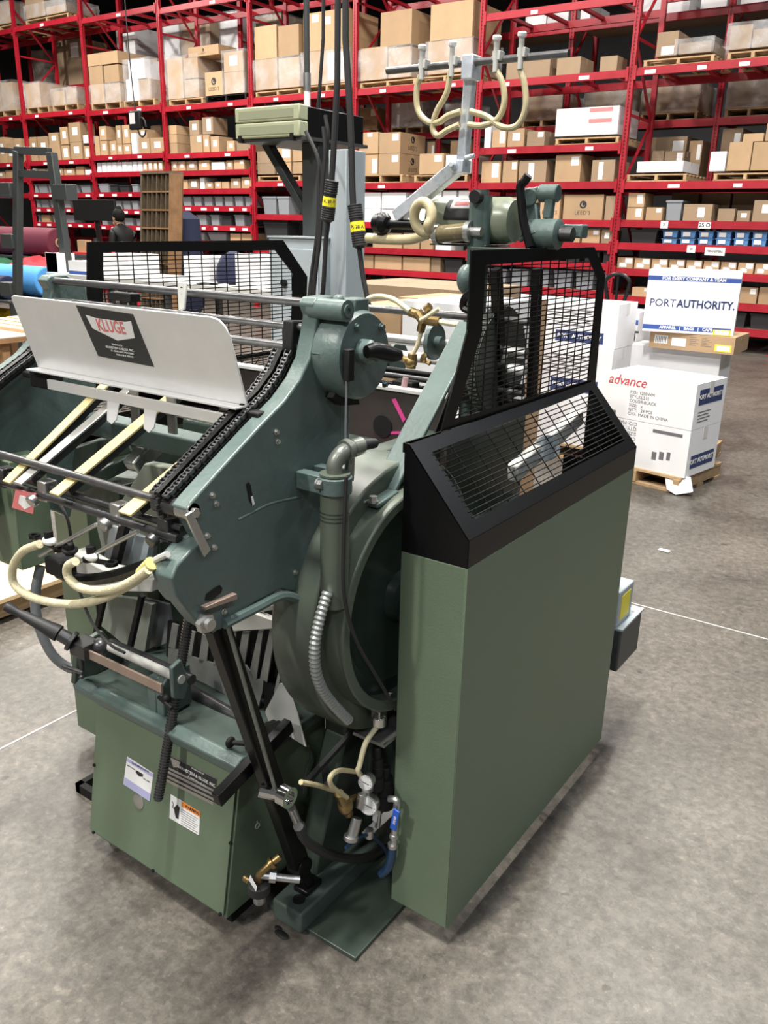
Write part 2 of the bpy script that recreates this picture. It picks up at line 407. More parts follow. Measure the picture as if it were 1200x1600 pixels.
# beam heights, read as pixel rows at the middle of each bay, top to bottom
BEAMV = [[(-40), 105, 289, 351, 388, 430, 475, 513],
         [15, 125, 233, 290, 348, 383, 413, 455],
         [-20, 137, 290, 353, 394, 428, 470],
         [-20, 151, 287, 340, 395],
         [4, 165, 242, 270, 299, 326, 356, 380],
         [20, 172, 245, 272, 304, 331, 356],
         [34, 178, 254, 278, 305, 328, 351],
         [50, 186, 258, 282, 306]]
def zrow(b, i): return P(UMID[b], BEAMV[b][i], y=RY).z
BEAMH = 0.105
rack = thing('pallet_rack', ((BX[0] + BX[-1]) / 2, RY, 0), 'long red steel pallet rack facing the hall, loaded with cartons', 'rack')
def hole_mat():
    m = M['red_rack'].copy(); m.name = 'red_punched_post'; nt = m.node_tree; b = nt.nodes['Principled BSDF']
    src = b.inputs['Base Color'].links[0].from_socket
    tc = nt.nodes.new('ShaderNodeTexCoord'); sx = nt.nodes.new('ShaderNodeSeparateXYZ'); nt.links.new(tc.outputs['Object'], sx.inputs[0])
    mo = nt.nodes.new('ShaderNodeMath'); mo.operation = 'FRACT'; mu = nt.nodes.new('ShaderNodeMath'); mu.operation = 'MULTIPLY'; mu.inputs[1].default_value = 20
    nt.links.new(sx.outputs['Z'], mu.inputs[0]); nt.links.new(mu.outputs[0], mo.inputs[0])
    gt = nt.nodes.new('ShaderNodeMath'); gt.operation = 'GREATER_THAN'; gt.inputs[1].default_value = 0.62; nt.links.new(mo.outputs[0], gt.inputs[0])
    x = nt.nodes.new('ShaderNodeMix'); x.data_type = 'RGBA'; x.inputs['B'].default_value = (0.03, 0.002, 0.004, 1)
    nt.links.new(gt.outputs[0], x.inputs['Factor']); nt.links.new(src, x.inputs['A']); nt.links.new(x.outputs['Result'], b.inputs['Base Color'])
    return m
M['holes'] = hole_mat()
def upright(parent, x, y0, y1, zt):
    m = MB()
    f = MB(); 
    f.box(x - 0.04, x - 0.012, y0, y0 + 0.07, 0, zt).box(x + 0.012, x + 0.04, y0, y0 + 0.07, 0, zt).box(x - 0.012, x + 0.012, y0 + 0.02, y0 + 0.06, 0, zt)
    p = f.build('upright_frame', M['red_rack'], parent)
    MB().box(x - 0.0115, x + 0.0115, y0 + 0.008, y0 + 0.02, 0, zt).build('punched_channel', M['holes'], p)
    MB().box(x - 0.04, x + 0.04, y1 - 0.07, y1, 0, zt).build('rear_post', M['red_rack'], p)
    br = MB(); z = 0.25; k = 0
    while z < zt - 0.7:
        a, b = (y0 + 0.07, y1 - 0.07) if k % 2 == 0 else (y1 - 0.07, y0 + 0.07)
        br.bar((x, a, z), (x, b, z + 0.95), 0.03, 0.035, (1, 0, 0)); br.bar((x, y0 + 0.07, z), (x, y1 - 0.07, z), 0.03, 0.035)
        z += 1.0; k += 1
    br.build('bracing', M['red_rack'], p)
    fp = MB(); fp.box(x - 0.07, x + 0.07, y0 - 0.03, y0 + 0.11, 0, 0.01).build('foot_plate', M['red_rack'], p)
for x in BX: upright(rack, x, RY - 0.035, RY + RD, 6.9)
SHELFZ = {}
for b in range(8):
    x1 = BX[b] - 0.04; x0 = BX[b + 1] + 0.04
    for i, vv in enumerate(BEAMV[b]):
        zc = zrow(b, i); SHELFZ[b, i] = zc + BEAMH / 2
        m = MB(); h = BEAMH / 2
        m.box(x0, x1, RY - 0.045, RY + 0.01, zc - h, zc + h * 0.35).box(x0, x1, RY - 0.03, RY + 0.01, zc + h * 0.35, zc + h)
        m.box(x0, x0 + 0.035, RY - 0.055, RY - 0.03, zc - h - 0.05, zc + h + 0.03).box(x1 - 0.035, x1, RY - 0.055, RY - 0.03, zc - h - 0.05, zc + h + 0.03)
        bo = m.build('beam', M['red_rack'], rack)
        m = MB(); m.box(x0, x1, RY + RD - 0.05, RY + RD, zc - h, zc + h).build('rear_beam', M['red_rack'], rack)
        dk = MB()
        if i <= 1:                                     # pallet levels: cross bars only
            for q in range(4):
                xx = x0 + (x1 - x0) * (q + 0.5) / 4; MB().box(xx - 0.03, xx + 0.03, RY + 0.012, RY + RD - 0.052, zc + h - 0.05, zc + h - 0.004).build('cross_bar', M['red_rack'], rack)
        else:
            dk.box(x0, x1, RY + 0.012, RY + RD - 0.052, zc + h - 0.02, zc + h - 0.002).build('deck_board', M['deck'], rack)
        # location stickers along the beam
        rng = random.Random(b * 31 + i)
        n = {0: 1, 1: 2, 2: 2}.get(i, 0)
        if b in (4, 5, 6) and i in (5, 6): n = 6
        if b in (4, 5, 6) and i == 4 and b != 4: n = 5
        if b == 0 and i == 1: n = 4
        for q in range(n):
            xx = x0 + (x1 - x0) * (q + 0.5 + rng.uniform(-0.15, 0.15)) / n; wl = rng.uniform(0.055, 0.085)
            MB().box(xx - wl, xx + wl, RY - 0.0475, RY - 0.045, zc - 0.038, zc + 0.012).build('location_sticker', M['label'], bo)
# signs on the nearest bay
zc = zrow(0, 3); c = P(1101, 352, y=RY - 0.046)
bo = MB().box(c.x - 0.085, c.x + 0.085, RY - 0.049, RY - 0.045, c.z - 0.045, c.z + 0.045).build('bay_number_sign', M['label'], rack)
text('bay_number', '25 O', M['ink'], bo, (c.x, RY - 0.05, c.z), (1, 0, 0), (0, 0, 1), 0.075, bold=0.002)
for (u, v, w_, h_, s_) in [(1038, 351, 0.055, 0.05, '25'), (1080, 389, 0.06, 0.05, '25'), (1117, 393, 0.14, 0.055, 'TRANSFERS')]:
    c = P(u, v, y=RY - 0.046)
    bo = MB().box(c.x - w_, c.x + w_, RY - 0.049, RY - 0.045, c.z - h_, c.z + h_).build('shelf_sign', M['label'], rack)
    text('lettering', s_, M['ink'], bo, (c.x, RY - 0.05, c.z), (1, 0, 0), (0, 0, 1), 0.042, bold=0.001)

# a second, back-to-back row behind the first
R2 = RY + RD + 0.30
rack2 = thing('pallet_rack', ((BX[0] + BX[-1]) / 2, R2, 0), 'second red pallet rack standing back to back behind the front one', 'rack')
for x in BX: upright(rack2, x + 0.9, R2, R2 + RD, 6.9)
Z2 = [0.12, 1.15, 2.25, 3.25, 4.75]
for b in range(8):
    for zc in Z2:
        m = MB(); m.box(BX[b + 1] + 0.94, BX[b] + 0.86, R2 - 0.01, R2 + 0.05, zc - 0.055, zc + 0.055); m.build('beam', M['red_rack'], rack2)
        MB().box(BX[b + 1] + 0.94, BX[b] + 0.86, R2 + 0.05, R2 + RD, zc + 0.03, zc + 0.05).build('deck_board', M['deck'], rack2)

# ------------------------------------------------------------------ cartons, bins, pallets
ITEMS = []
def carton_mesh(x0, x1, y0, y1, z0, z1):
    m = MB(); t = min(0.006, (z1 - z0) * 0.05); g = min(0.003, (y1 - y0) * 0.02); ym = (y0 + y1) / 2
    m.box(x0, x1, y0, y1, z0, z1 - t)
    m.box(x0, x1, y0, ym - g, z1 - t, z1); m.box(x0, x1, ym + g, y1, z1 - t, z1)
    return m
def carton(name, x0, x1, y0, y1, z0, z1, mt='card', stick=(), tape=True, rz=0.0, px=None):
    m = carton_mesh(x0, x1, y0, y1, z0, z1)
    o = m.build(name, M[mt], org=V(((x0 + x1) / 2, (y0 + y1) / 2, z0)))
    h = z1 - z0; w_ = x1 - x0
    if tape:
        tw = min(0.03, (x1 - x0) * 0.1); ym = (y0 + y1) / 2
        t = MB(); t.box(x0 + 0.001, x1 - 0.001, ym - tw, ym + tw, z1, z1 + 0.0012); t.box(x1, x1 + 0.001, ym - tw, ym + tw, z1 - min(0.08, h * 0.3), z1)
        t.build('tape', M['tape' if mt.startswith('card') else 'wtape'], o)
    for (a, b, c, d) in stick:      # stickers in fractions of the front face
        MB().box(x0 + a * w_, x0 + b * w_, y0 - 0.0015, y0, z0 + c * h, z0 + d * h).build('shipping_label', M['label'], o)
    if rz: o.rotation_euler.z = rz
    return o
def rackitem(o, desc, b, i, x, z, cat='carton'):
    ITEMS.append((o, desc, b, i, x, z, cat)); return o

_pal = {}
def pallet(x0, x1, y0, z0, mt='wood', depth=0.98, h=0.125):
    key = mt
    if key not in _pal:
        bo = MB().box(-0.5, 0.5, -0.045, 0.045, 0, 0.018).mesh('board', M[mt]); st = MB().box(-0.022, 0.022, 0, 1, 0, 1).mesh('stringer', M[mt]); _pal[key] = (bo, st)
    bo, st = _pal[key]
    t = thing('wooden_pallet' if mt == 'wood' else 'black_pallet', ((x0 + x1) / 2, y0 + depth / 2, z0), None, None)
    def inst(me, nm, loc, sc):
        o = bpy.data.objects.new(nm, me); COL.objects.link(o); o.parent = t; o.location = loc; o.scale = sc; ORG[o.name] = V((0, 0, 0))
    w_ = x1 - x0
    for k in range(3): inst(st, 'stringer', (-w_ / 2 + 0.03 + k * (w_ - 0.06) / 2, -depth / 2, 0.018), (1, depth, h - 0.036))
    for k in range(6): inst(bo, 'deck_board', (0, -depth / 2 + 0.05 + k * (depth - 0.1) / 5, h - 0.018), (w_, 1, 1))
    for k in range(3): inst(bo, 'bottom_board', (0, -depth / 2 + 0.05 + k * (depth - 0.1) / 2, 0), (w_, 1, 1))
    return t
def film(x0, x1, y0, y1, z0, z1, seed=0):
    rng = random.Random(seed); m = MB(); n = 7; k = 5
    # a wrinkled sleeve around the load
    ring = []
    for j in range(k + 1):
        z = z0 + (z1 - z0) * j / k; row = []
        for (ax, ay, bx, by) in ((x0, y0, x1, y0), (x1, y0, x1, y1), (x1, y1, x0, y1), (x0, y1, x0, y0)):
            for i in range(n):
                t = i / n; cx_, cy_ = (x0 + x1) / 2, (y0 + y1) / 2
                px, py = ax + (bx - ax) * t, ay + (by - ay) * t
                d = V((px - cx_, py - cy_, 0)).normalized() * rng.uniform(0.006, 0.03)
                row.append(V((px + d.x, py + d.y, z)))
        ring.append(row)
    q = [p for r in ring for p in r]; N = 4 * n; fs = []
    for j in range(k):
        for i in range(N):
            fs.append((j * N + i, j * N + (i + 1) % N, (j + 1) * N + (i + 1) % N, (j + 1) * N + i))
    fs.append(tuple(range(k * N, (k + 1) * N)))
    m._add(q, fs)
    return m.build('stretch_wrap', M['film'], sharp=60)
def binn(x0, x1, y0, z0, h, mt='bin', depth=0.38, lab=True):
    m = MB(); t = 0.02; w_ = x1 - x0; e = w_ * 0.09
    # tapered tub with a rolled rim, open on top
    def ring(z, ins): return [V((x0 + ins, y0 + ins, z)), V((x1 - ins, y0 + ins, z)), V((x1 - ins, y0 + depth - ins, z)), V((x0 + ins, y0 + depth - ins, z))]
    rs = [ring(z0, e), ring(z0 + h * 0.9, 0.012), ring(z0 + h * 0.9, 0.0), ring(z0 + h, 0.0), ring(z0 + h, 0.014), ring(z0 + 0.02, e + 0.01)]
    q = [p for r in rs for p in r]; fs = [(3, 2, 1, 0)]
    for j in range(len(rs) - 1):
        for i in range(4): fs.append((j * 4 + i, j * 4 + (i + 1) % 4, (j + 1) * 4 + (i + 1) % 4, (j + 1) * 4 + i))
    fs.append(tuple(range(20, 24)))
    m._add(q, fs)
    return m.build('storage_bin', M[mt])

def shelf(b, i, items, dy=0.0, base=None):
    """items: (u0, u1, vtop, kind, depth, stickers) read along the shelf; base None = on the beam, else height above it"""
    for it in items:
        u0, u1, vt, kind = it[:4]; depth = it[4] if len(it) > 4 else 0.42; st = it[5] if len(it) > 5 else (); bz = it[6] if len(it) > 6 else None
        y0 = RY + 0.03 + dy + random.uniform(0, 0.02)
        vb = BEAMV[b][i]
        x0 = P(u0, vb, y=y0).x + 0.004; x1 = P(u1, vb, y=y0).x - 0.004
        z0 = SHELFZ[b, i]
        x0 = max(x0, BX[b + 1] + 0.065); x1 = min(x1, BX[b] - 0.065)
        if base: z0 += base
        if bz is not None: z0 = bz if bz > 0 else z0
        z1 = P((u0 + u1) / 2, vt, y=y0).z
        if z1 < z0 + 0.05: z1 = z0 + 0.08
        if i > 0: z1 = min(z1, SHELFZ[b, i - 1] - BEAMH - 0.03)
        x, z = (x0 + x1) / 2, z0
        if kind in ('card', 'card2', 'wcard'):
            d = {'card': 'brown carton', 'card2': 'dull brown carton', 'wcard': 'white carton'}[kind]
            o = carton('cardboard_carton', x0, x1, y0, y0 + depth, z0, z1, kind, st); rackitem(o, d, b, i, x, z)
        elif kind in ('bin', 'dbin', 'bbin'):
            d = {'bin': 'grey plastic bin', 'dbin': 'dark plastic bin', 'bbin': 'blue plastic bin'}[kind]
            o = binn(x0, x1, y0, z0, z1 - z0, kind); rackitem(o, d, b, i, x, z, 'bin')
            if kind == 'bbin': MB().box(x0 + (x1 - x0) * .2, x1 - (x1 - x0) * .35, y0 - 0.002, y0 + 0.012, z0 + (z1 - z0) * 0.2, z0 + (z1 - z0) * 0.8).build('bin_label', M['label'], o)
        elif kind in ('pal', 'bpal'):
            o = pallet(x0, x1, y0, z0, 'wood' if kind == 'pal' else 'blackmat', depth=depth, h=max(0.1, min(0.15, z1 - z0))); rackitem(o, 'wooden pallet' if kind == 'pal' else 'black pallet', b, i, x, z, 'pallet')
        elif kind == 'film':
            o = film(x0 - 0.012, x1 + 0.012, y0 - 0.015, y0 + depth, z0, z1 + 0.02, seed=int(u0 * 7 + vt)); rackitem(o, 'clear film wrap', b, i, x, z, 'wrap')
        elif kind == 'leeds':
            o = carton('cardboard_carton', x0, x1, y0, y0 + depth, z0, z1, 'card', st); rackitem(o, 'logo-printed brown carton', b, i, x, z)
            logo(o, (x0 + x1) / 2, y0, z0 + (z1 - z0) * 0.6, (z1 - z0) * 0.16, z0 + (z1 - z0) * 0.27, (z1 - z0) * 0.22)
def logo(o, x, y, zc, r, zt, ts, side=False):
    """round swirl emblem over the printed name"""
    m = MB()
    ax = V((0, -1, 0)) if not side else V((1, 0, 0)); c = V((x, y, zc))
    m.ringcyl(c, c + ax * 0.0012, r, r * 0.55, n=18)
    off = V((r * 0.35, 0, r * 0.35)) if not side else V((0, r * 0.35, r * 0.35))
    m.cyl(c + off * 0.4, c + off * 0.4 + ax * 0.0016, r * 0.42, n=12)
    m.build('emblem', M['ink'], o)
    text('printed_name', "LEED'S", M['ink'], o, V((x, y, zt)) + ax * 0.0012, (1, 0, 0) if not side else (0, 1, 0), (0, 0, 1), ts, space=1.15)

L1 = ((0.62, 0.92, 0.6, 0.92),); L2 = ((0.3, 0.75, 0.35, 0.75),); L3 = ((0.55, 0.9, 0.25, 0.9),); LW = ((0.25, 0.8, 0.2, 0.8),)
PZ = 0.13
# --- rightmost bay
shelf(0, 1, [(1004, 1115, 92, 'pal', 1.0), (1133, 1215, 86, 'pal', 1.0)])
shelf(0, 1, [(1022, 1055, 50, 'card2', 0.6, ((0.25, 0.85, 0.05, 0.4),)), (1057, 1108, 66, 'card2', 0.7), (1134, 1168, 40, 'card2', 0.7), (1169, 1212, 45, 'card2', 0.8)], base=PZ)
shelf(0, 1, [(1053, 1110, 62, 'film', 0.75), (1132, 1213, 36, 'film', 0.85)], base=PZ)
shelf(0, 2, [(967, 1072, 272, 'pal', 1.0), (1112, 1214, 272, 'pal', 1.0)])
shelf(0, 2, [(992, 1064, 252, 'wcard', 0.8), (1131, 1167, 222, 'card', 0.45), (1168, 1204, 222, 'card', 0.45), (1104, 1129, 237, 'wcard', 0.4)], base=PZ)
zt = P(1167, 222, y=RY + 0.05).z
shelf(0, 2, [(1150, 1182, 209, 'card', 0.4, (), zt + .003), (1184, 1206, 193, 'card', 0.4, (), zt + .003)])
shelf(0, 2, [(1013, 1032, 236, 'card2', 0.3), (1033, 1064, 236, 'card2', 0.3, L1)], dy=0.86, base=PZ)
shelf(0, 3, [(977, 1003, 324, 'card', 0.4, L3), (1007, 1033, 324, 'card', 0.35, L1), (1036, 1063, 313, 'bin', 0.4), (1065, 1110, 319, 'card2', 0.45, ((0.5, 0.75, 0.2, 0.8),)), (1119, 1146, 326, 'card2', 0.4), (1149, 1170, 329, 'card2', 0.4, L2), (1173, 1213, 313, 'card2', 0.45, ((0.35, 0.8, 0.4, 0.8),))])
zt = P(990, 324, y=RY + 0.05).z
shelf(0, 3, [(977, 1003, 302, 'card', 0.4, L3, zt + .003)])
shelf(0, 3, [(1044, 1086, 300, 'card2', 0.35), (1091, 1136, 300, 'card2', 0.35), (1139, 1192, 300, 'card2', 0.35)], dy=0.6)
shelf(0, 4, [(981, 1025, 359, 'dbin')])
bu = [1031 + 28 * k for k in range(7)]
shelf(0, 4, [(u, u + 26, 373, 'bbin') for u in bu])
zt = P(1100, 373, y=RY + 0.05).z
shelf(0, 4, [(u, u + 26, 360, 'bbin', 0.4, (), zt + .006) for u in bu])
shelf(0, 5, [(u, u + 25, 402 + (u - 960) * 0.045, 'card', 0.4, ((0.5, 0.95, 0.45, 0.95), (0.15, 0.6, 0.1, 0.5))) for u in range(962, 1210, 27)])
shelf(0, 6, [(u, u + 31, 449, 'card', 0.42, L1) for u in (985, 1018, 1051, 1084, 1117, 1150, 1183)])
shelf(0, 7, [(1130, 1164, 484, 'dbin'), (1168, 1206, 484, 'dbin'), (1060, 1120, 484, 'dbin')])
# --- second bay from the right
shelf(1, 1, [(790, 858, 88, 'card2', 0.5), (868, 905, 90, 'card2', 0.5), (935, 962, 88, 'card2', 0.4)])
shelf(1, 2, [(866, 966, 217, 'pal', 1.0)])
shelf(1, 2, [(756, 766, 190, 'wcard', 0.3), (768, 790, 203, 'card', 0.4, L3), (792, 818, 201, 'card', 0.4, L2), (822, 850, 205, 'card2', 0.4, L1)])
shelf(1, 2, [(865, 962, 196, 'wcard', 0.85)], base=PZ)
zt = P(915, 196, y=RY + 0.05).z
c0 = len(ITEMS)
shelf(1, 2, [(865, 962, 168, 'wcard', 0.85, (), zt + .003)])
o = ITEMS[-1][0]
for (u, v, wpx) in ((939, 172, 36), (937, 189, 36)):
    q0 = P(u - wpx / 2, v, y=RY + 0.028); q1 = P(u + wpx / 2, v, y=RY + 0.028)
    MB().box(q0.x, q1.x, o.location.y - 0.427, o.location.y - 0.4255, q0.z - 0.028, q0.z + 0.028).build('red_print', M['palered'], o)
shelf(1, 3, [(751, 781, 252, 'card', 0.4, L3), (784, 807, 251, 'card', 0.4, L1), (809, 852, 251, 'card2', 0.45, ((0.35, 0.55, 0.1, 0.9),)), (865, 905, 241, 'card', 0.8, L1), (922, 958, 250, 'card2', 0.6, ((0.3, 0.5, 0.1, 0.9),))])
shelf(1, 4, [(842, 873, 304, 'leeds', 0.45), (878, 940, 304, 'leeds', 0.6), (943, 958, 306, 'card2', 0.4), (790, 838, 308, 'card', 0.4, L2)])
shelf(1, 5, [(908, 936, 358, 'card', 0.4, L1), (938, 955, 358, 'card2', 0.4, L2), (840, 870, 360, 'card', 0.4, L1), (872, 905, 360, 'card', 0.4, L1)])
shelf(1, 6, [(u, u + 26, 391, 'dbin') for u in range(760, 950, 30)])
shelf(1, 7, [(u, u + 30, 420, 'bin') for u in range(760, 940, 34)])
# --- third bay from the right
shelf(2, 1, [(562, 650, 126, 'pal', 1.0), (652, 738, 122, 'pal', 1.0)])
shelf(2, 1, [(563, 604, 74, 'card', 0.9, ()), (606, 640, 74, 'card', 0.9, ()), (667, 734, 62, 'card', 0.95)], base=PZ)
za = P(600, 74, y=RY + .05).z; zb = P(700, 62, y=RY + .05).z
shelf(2, 1, [(593, 641, 17, 'card', 0.9, (), za + .003), (669, 734, 4, 'card', 0.95, (), zb + .003)])
shelf(2, 1, [(562, 642, 76, 'film', 0.93), (666, 736, 64, 'film', 0.97)], base=PZ)
shelf(2, 2, [(556, 629, 273, 'pal', 1.0), (646, 730, 273, 'pal', 1.0)])
shelf(2, 2, [(557, 590, 240, 'card', 0.8, ((0.7, 0.95, 0.1, 0.75),)), (591, 624, 240, 'card', 0.8, L1), (654, 692, 240, 'card', 0.6, L1), (695, 735, 242, 'wcard', 0.6)], base=PZ)
za = P(600, 240, y=RY + .05).z
shelf(2, 2, [(557, 590, 207, 'card', 0.8, ((0.45, 0.7, 0.8, 0.97),), za + .003), (591, 624, 207, 'card', 0.8, L1, za + .003)])
o = ITEMS[-1][0]; logo(o, o.location.x + o.dimensions.x / 2, o.location.y, o.location.z + 0.24, 0.06, o.location.z + 0.1, 0.09, side=True)
o = ITEMS[-5][0]; logo(o, o.location.x + o.dimensions.x / 2, o.location.y, o.location.z + 0.24, 0.06, o.location.z + 0.1, 0.09, side=True)
shelf(2, 3, [(557, 594, 326, 'wcard'), (596, 633, 326, 'wcard'), (637, 664, 326, 'wcard'), (667, 688, 326, 'wcard'), (690, 711, 326, 'wcard'), (714, 736, 326, 'wcard')])
za = P(600, 326, y=RY + .05).z
shelf(2, 3, [(557, 594, 301, 'wcard', 0.42, (), za + .003), (596, 633, 301, 'wcard', 0.42, (), za + .003), (667, 688, 297, 'wcard', 0.42, (), za + .003), (690, 711, 297, 'wcard', 0.42, (), za + .003), (714, 736, 297, 'wcard', 0.42, (), za + .003)])
shelf(2, 4, [(582, 628, 364, 'card'), (630, 655, 364, 'card', 0.42, L1), (657, 676, 364, 'card', 0.42, L1), (680, 705, 366, 'wcard')])
shelf(2, 5, [(556, 583, 397, 'card', 0.42), (585, 627, 397, 'card', 0.42), (629, 671, 399, 'card', 0.42), (673, 688, 400, 'card2', 0.42), (692, 722, 402, 'dbin')])
shelf(2, 6, [(672, 690, 440, 'wcard'), (692, 712, 440, 'wcard'), (640, 668, 442, 'dbin')])
# --- fourth bay from the right
shelf(3, 1, [(399, 470, 141, 'pal', 1.0), (474, 548, 132, 'pal', 1.0)])
shelf(3, 1, [(400, 434, 90, 'card', 0.9), (436, 468, 90, 'card', 0.9), (475, 544, 78, 'card', 0.9, ((0.55, 0.9, 0.1, 0.9),))], base=PZ)
za = P(434, 90, y=RY + .05).z; zb = P(510, 78, y=RY + .05).z
shelf(3, 1, [(400, 434, 40, 'card', 0.9, (), za + .003), (436, 468, 39, 'card', 0.9, (), za + .003), (475, 543, 17, 'card', 0.9, ((0.2, 0.35, 0.75, 0.95), (0.5, 0.62, 0.65, 0.85)), zb + .003)])
shelf(3, 1, [(399, 470, 92, 'film', 0.92), (474, 546, 80, 'film', 0.92)], base=PZ)
shelf(3, 2, [(400, 470, 278, 'pal', 1.0), (478, 545, 278, 'pal', 1.0)])
shelf(3, 2, [(403, 430, 255, 'card2', 0.4), (433, 455, 253, 'card', 0.4, ((0.05, 0.6, 0.3, 0.9),)), (458, 476, 253, 'card', 0.4), (500, 540, 240, 'card', 0.5, L1)], base=PZ)
za = P(450, 253, y=RY + .05).z
shelf(3, 2, [(433, 455, 231, 'card', 0.4, ((0.4, 0.95, 0.3, 0.9),), za + .003), (458, 476, 231, 'card', 0.4, (), za + .003), (403, 430, 236, 'card2', 0.4, (), P(415, 255, y=RY + .05).z + .003)])
shelf(3, 3, [(410, 432, 307, 'bin'), (433, 452, 307, 'bin'), (500, 545, 312, 'card2', 0.4)])
shelf(3, 4, [(412, 450, 340, 'dbin'), (500, 540, 360, 'card', 0.4)])
# --- fifth
shelf(4, 1, [(264, 318, 154, 'pal', 1.0), (322, 386, 148, 'bpal', 1.0)])
shelf(4, 1, [(264, 288, 124, 'card', 0.8), (290, 312, 124, 'card', 0.8), (322, 349, 112, 'leeds', 0.4), (352, 382, 112, 'card', 0.5)], base=PZ)
za = P(285, 124, y=RY + .05).z; zb = P(365, 112, y=RY + .05).z
shelf(4, 1, [(264, 288, 90, 'card', 0.8, (), za + .003), (290, 312, 90, 'card', 0.8, (), za + .003), (352, 382, 80, 'card', 0.5, ((0.3, 0.7, 0.3, 0.8),), zb + .003)])
zc_ = P(300, 90, y=RY + .05).z
shelf(4, 1, [(298, 345, 71, 'leeds', 0.5, (), max(zc_, za) + .003)])
shelf(4, 1, [(263, 313, 88, 'film', 0.85), (351, 384, 79, 'film', 0.56)], base=PZ)
shelf(4, 2, [(264, 278, 224, 'card', 0.6), (298, 317, 211, 'card', 0.4, L1), (318, 328, 211, 'card', 0.4, L2), (330, 343, 213, 'card', 0.4, L2), (355, 367, 220, 'card', 0.4, L2), (370, 394, 222, 'card2', 0.4)])
za = P(270, 224, y=RY + .05).z; zb = P(307, 211, y=RY + .05).z
shelf(4, 2, [(264, 278, 210, 'card', 0.6, (), za + .003), (298, 313, 188, 'card2', 0.4, L2, zb + .003), (318, 335, 183, 'card2', 0.4, ((0.4, 0.8, 0.2, 0.9),), zb + .003)])
zb = P(270, 210, y=RY + .05).z
shelf(4, 2, [(264, 278, 196, 'card', 0.6, (), zb + .003)])
shelf(4, 3, [(268, 278, 252, 'card', 0.4, L2), (279, 290, 252, 'card', 0.4, L2), (292, 308, 252, 'card2', 0.4, L2), (311, 328, 251, 'card', 0.4, L2), (331, 351, 253, 'wcard', 0.4), (354, 364, 251, 'card', 0.4, L2), (366, 382, 250, 'card', 0.4, L1)])
shelf(4, 4, [(281, 294, 281, 'card', 0.4), (296, 311, 280, 'card2', 0.4, LW), (313, 320, 277, 'wcard', 0.4), (322, 333, 285, 'card', 0.4, L2), (336, 346, 284, 'card', 0.4, L2), (347, 358, 284, 'card', 0.4), (361, 376, 279, 'card', 0.4, L2), (378, 394, 277, 'card', 0.4, L2)])
shelf(4, 5, [(285, 299, 307, 'bin'), (302, 315, 307, 'bin'), (318, 332, 307, 'bin'), (335, 348, 307, 'bin'), (350, 364, 307, 'bin'), (366, 380, 307, 'bin'), (382, 395, 307, 'bin')])
shelf(4, 6, [(290, 304, 336, 'bin'), (308, 323, 336, 'bin'), (329, 343, 336, 'bin'), (347, 362, 337, 'dbin'), (366, 382, 336, 'bin')])
shelf(4, 7, [(297, 320, 363, 'bin'), (324, 354, 363, 'bin'), (360, 376, 365, 'card'), (378, 394, 365, 'card')])
# --- sixth
shelf(5, 1, [(141, 190, 160, 'pal', 1.0), (194, 243, 156, 'pal', 1.0)])
shelf(5, 1, [(142, 165, 130, 'card', 0.8), (167, 190, 130, 'card', 0.8), (200, 219, 123, 'wcard', 0.45), (221, 237, 123, 'card', 0.45)], base=PZ)
za = P(165, 130, y=RY + .05).z; zb = P(220, 123, y=RY + .05).z
shelf(5, 1, [(142, 165, 101, 'card', 0.8, (), za + .003), (167, 190, 101, 'card', 0.8, (), za + .003), (205, 230, 92, 'wcard', 0.42, (), zb + .003)])
zb = P(165, 101, y=RY + .05).z
shelf(5, 1, [(142, 190, 81, 'card', 0.8, (), zb + .003)])
shelf(5, 1, [(226, 250, 92, 'card2', 0.3)], dy=0.5, base=PZ)
shelf(5, 1, [(199, 239, 92, 'film', 0.49), (140, 191, 132, 'film', 0.84)], base=PZ)
shelf(5, 2, [(148, 157, 213, 'card'), (158, 169, 219, 'card', 0.4, L2), (173, 183, 220, 'card', 0.4, L2), (184, 192, 225, 'card', 0.4, L2), (194, 205, 225, 'card', 0.4, L2), (207, 215, 208, 'wcard', 0.4), (218, 235, 216, 'card', 0.4, L2), (236, 257, 215, 'card', 0.4, L2)])
za = P(165, 219, y=RY + .05).z; zb = P(190, 225, y=RY + .05).z
shelf(5, 2, [(158, 169, 197, 'card', 0.4, L2, za + .003), (184, 192, 196, 'card', 0.4, L2, zb + .003), (194, 205, 195, 'card', 0.4, L2, zb + .003), (219, 232, 202, 'card', 0.4, L2, P(228, 216, y=RY + .05).z + .003)])
shelf(5, 2, [(238, 254, 196, 'card2', 0.4)], dy=0.5)
shelf(5, 3, [(152 + 8 * k, 159 + 8 * k, 254 - k * 0.2, 'wcard' if k < 9 else 'card', 0.4, LW if k > 6 else ()) for k in range(13)])
shelf(5, 4, [(154, 170, 287, 'bin'), (172, 184, 289, 'dbin'), (186, 202, 290, 'dbin'), (206, 216, 288, 'bin'), (220, 236, 288, 'bin'), (240, 255, 288, 'bin')])
shelf(5, 5, [(152, 164, 316, 'bin'), (168, 176, 316, 'bin'), (178, 190, 314, 'bin'), (192, 204, 314, 'bin'), (206, 216, 314, 'bin'), (222, 236, 314, 'bin')])
shelf(5, 6, [(154, 168, 342, 'bin'), (180, 192, 341, 'bin'), (194, 208, 341, 'bin'), (212, 226, 342, 'bin')])
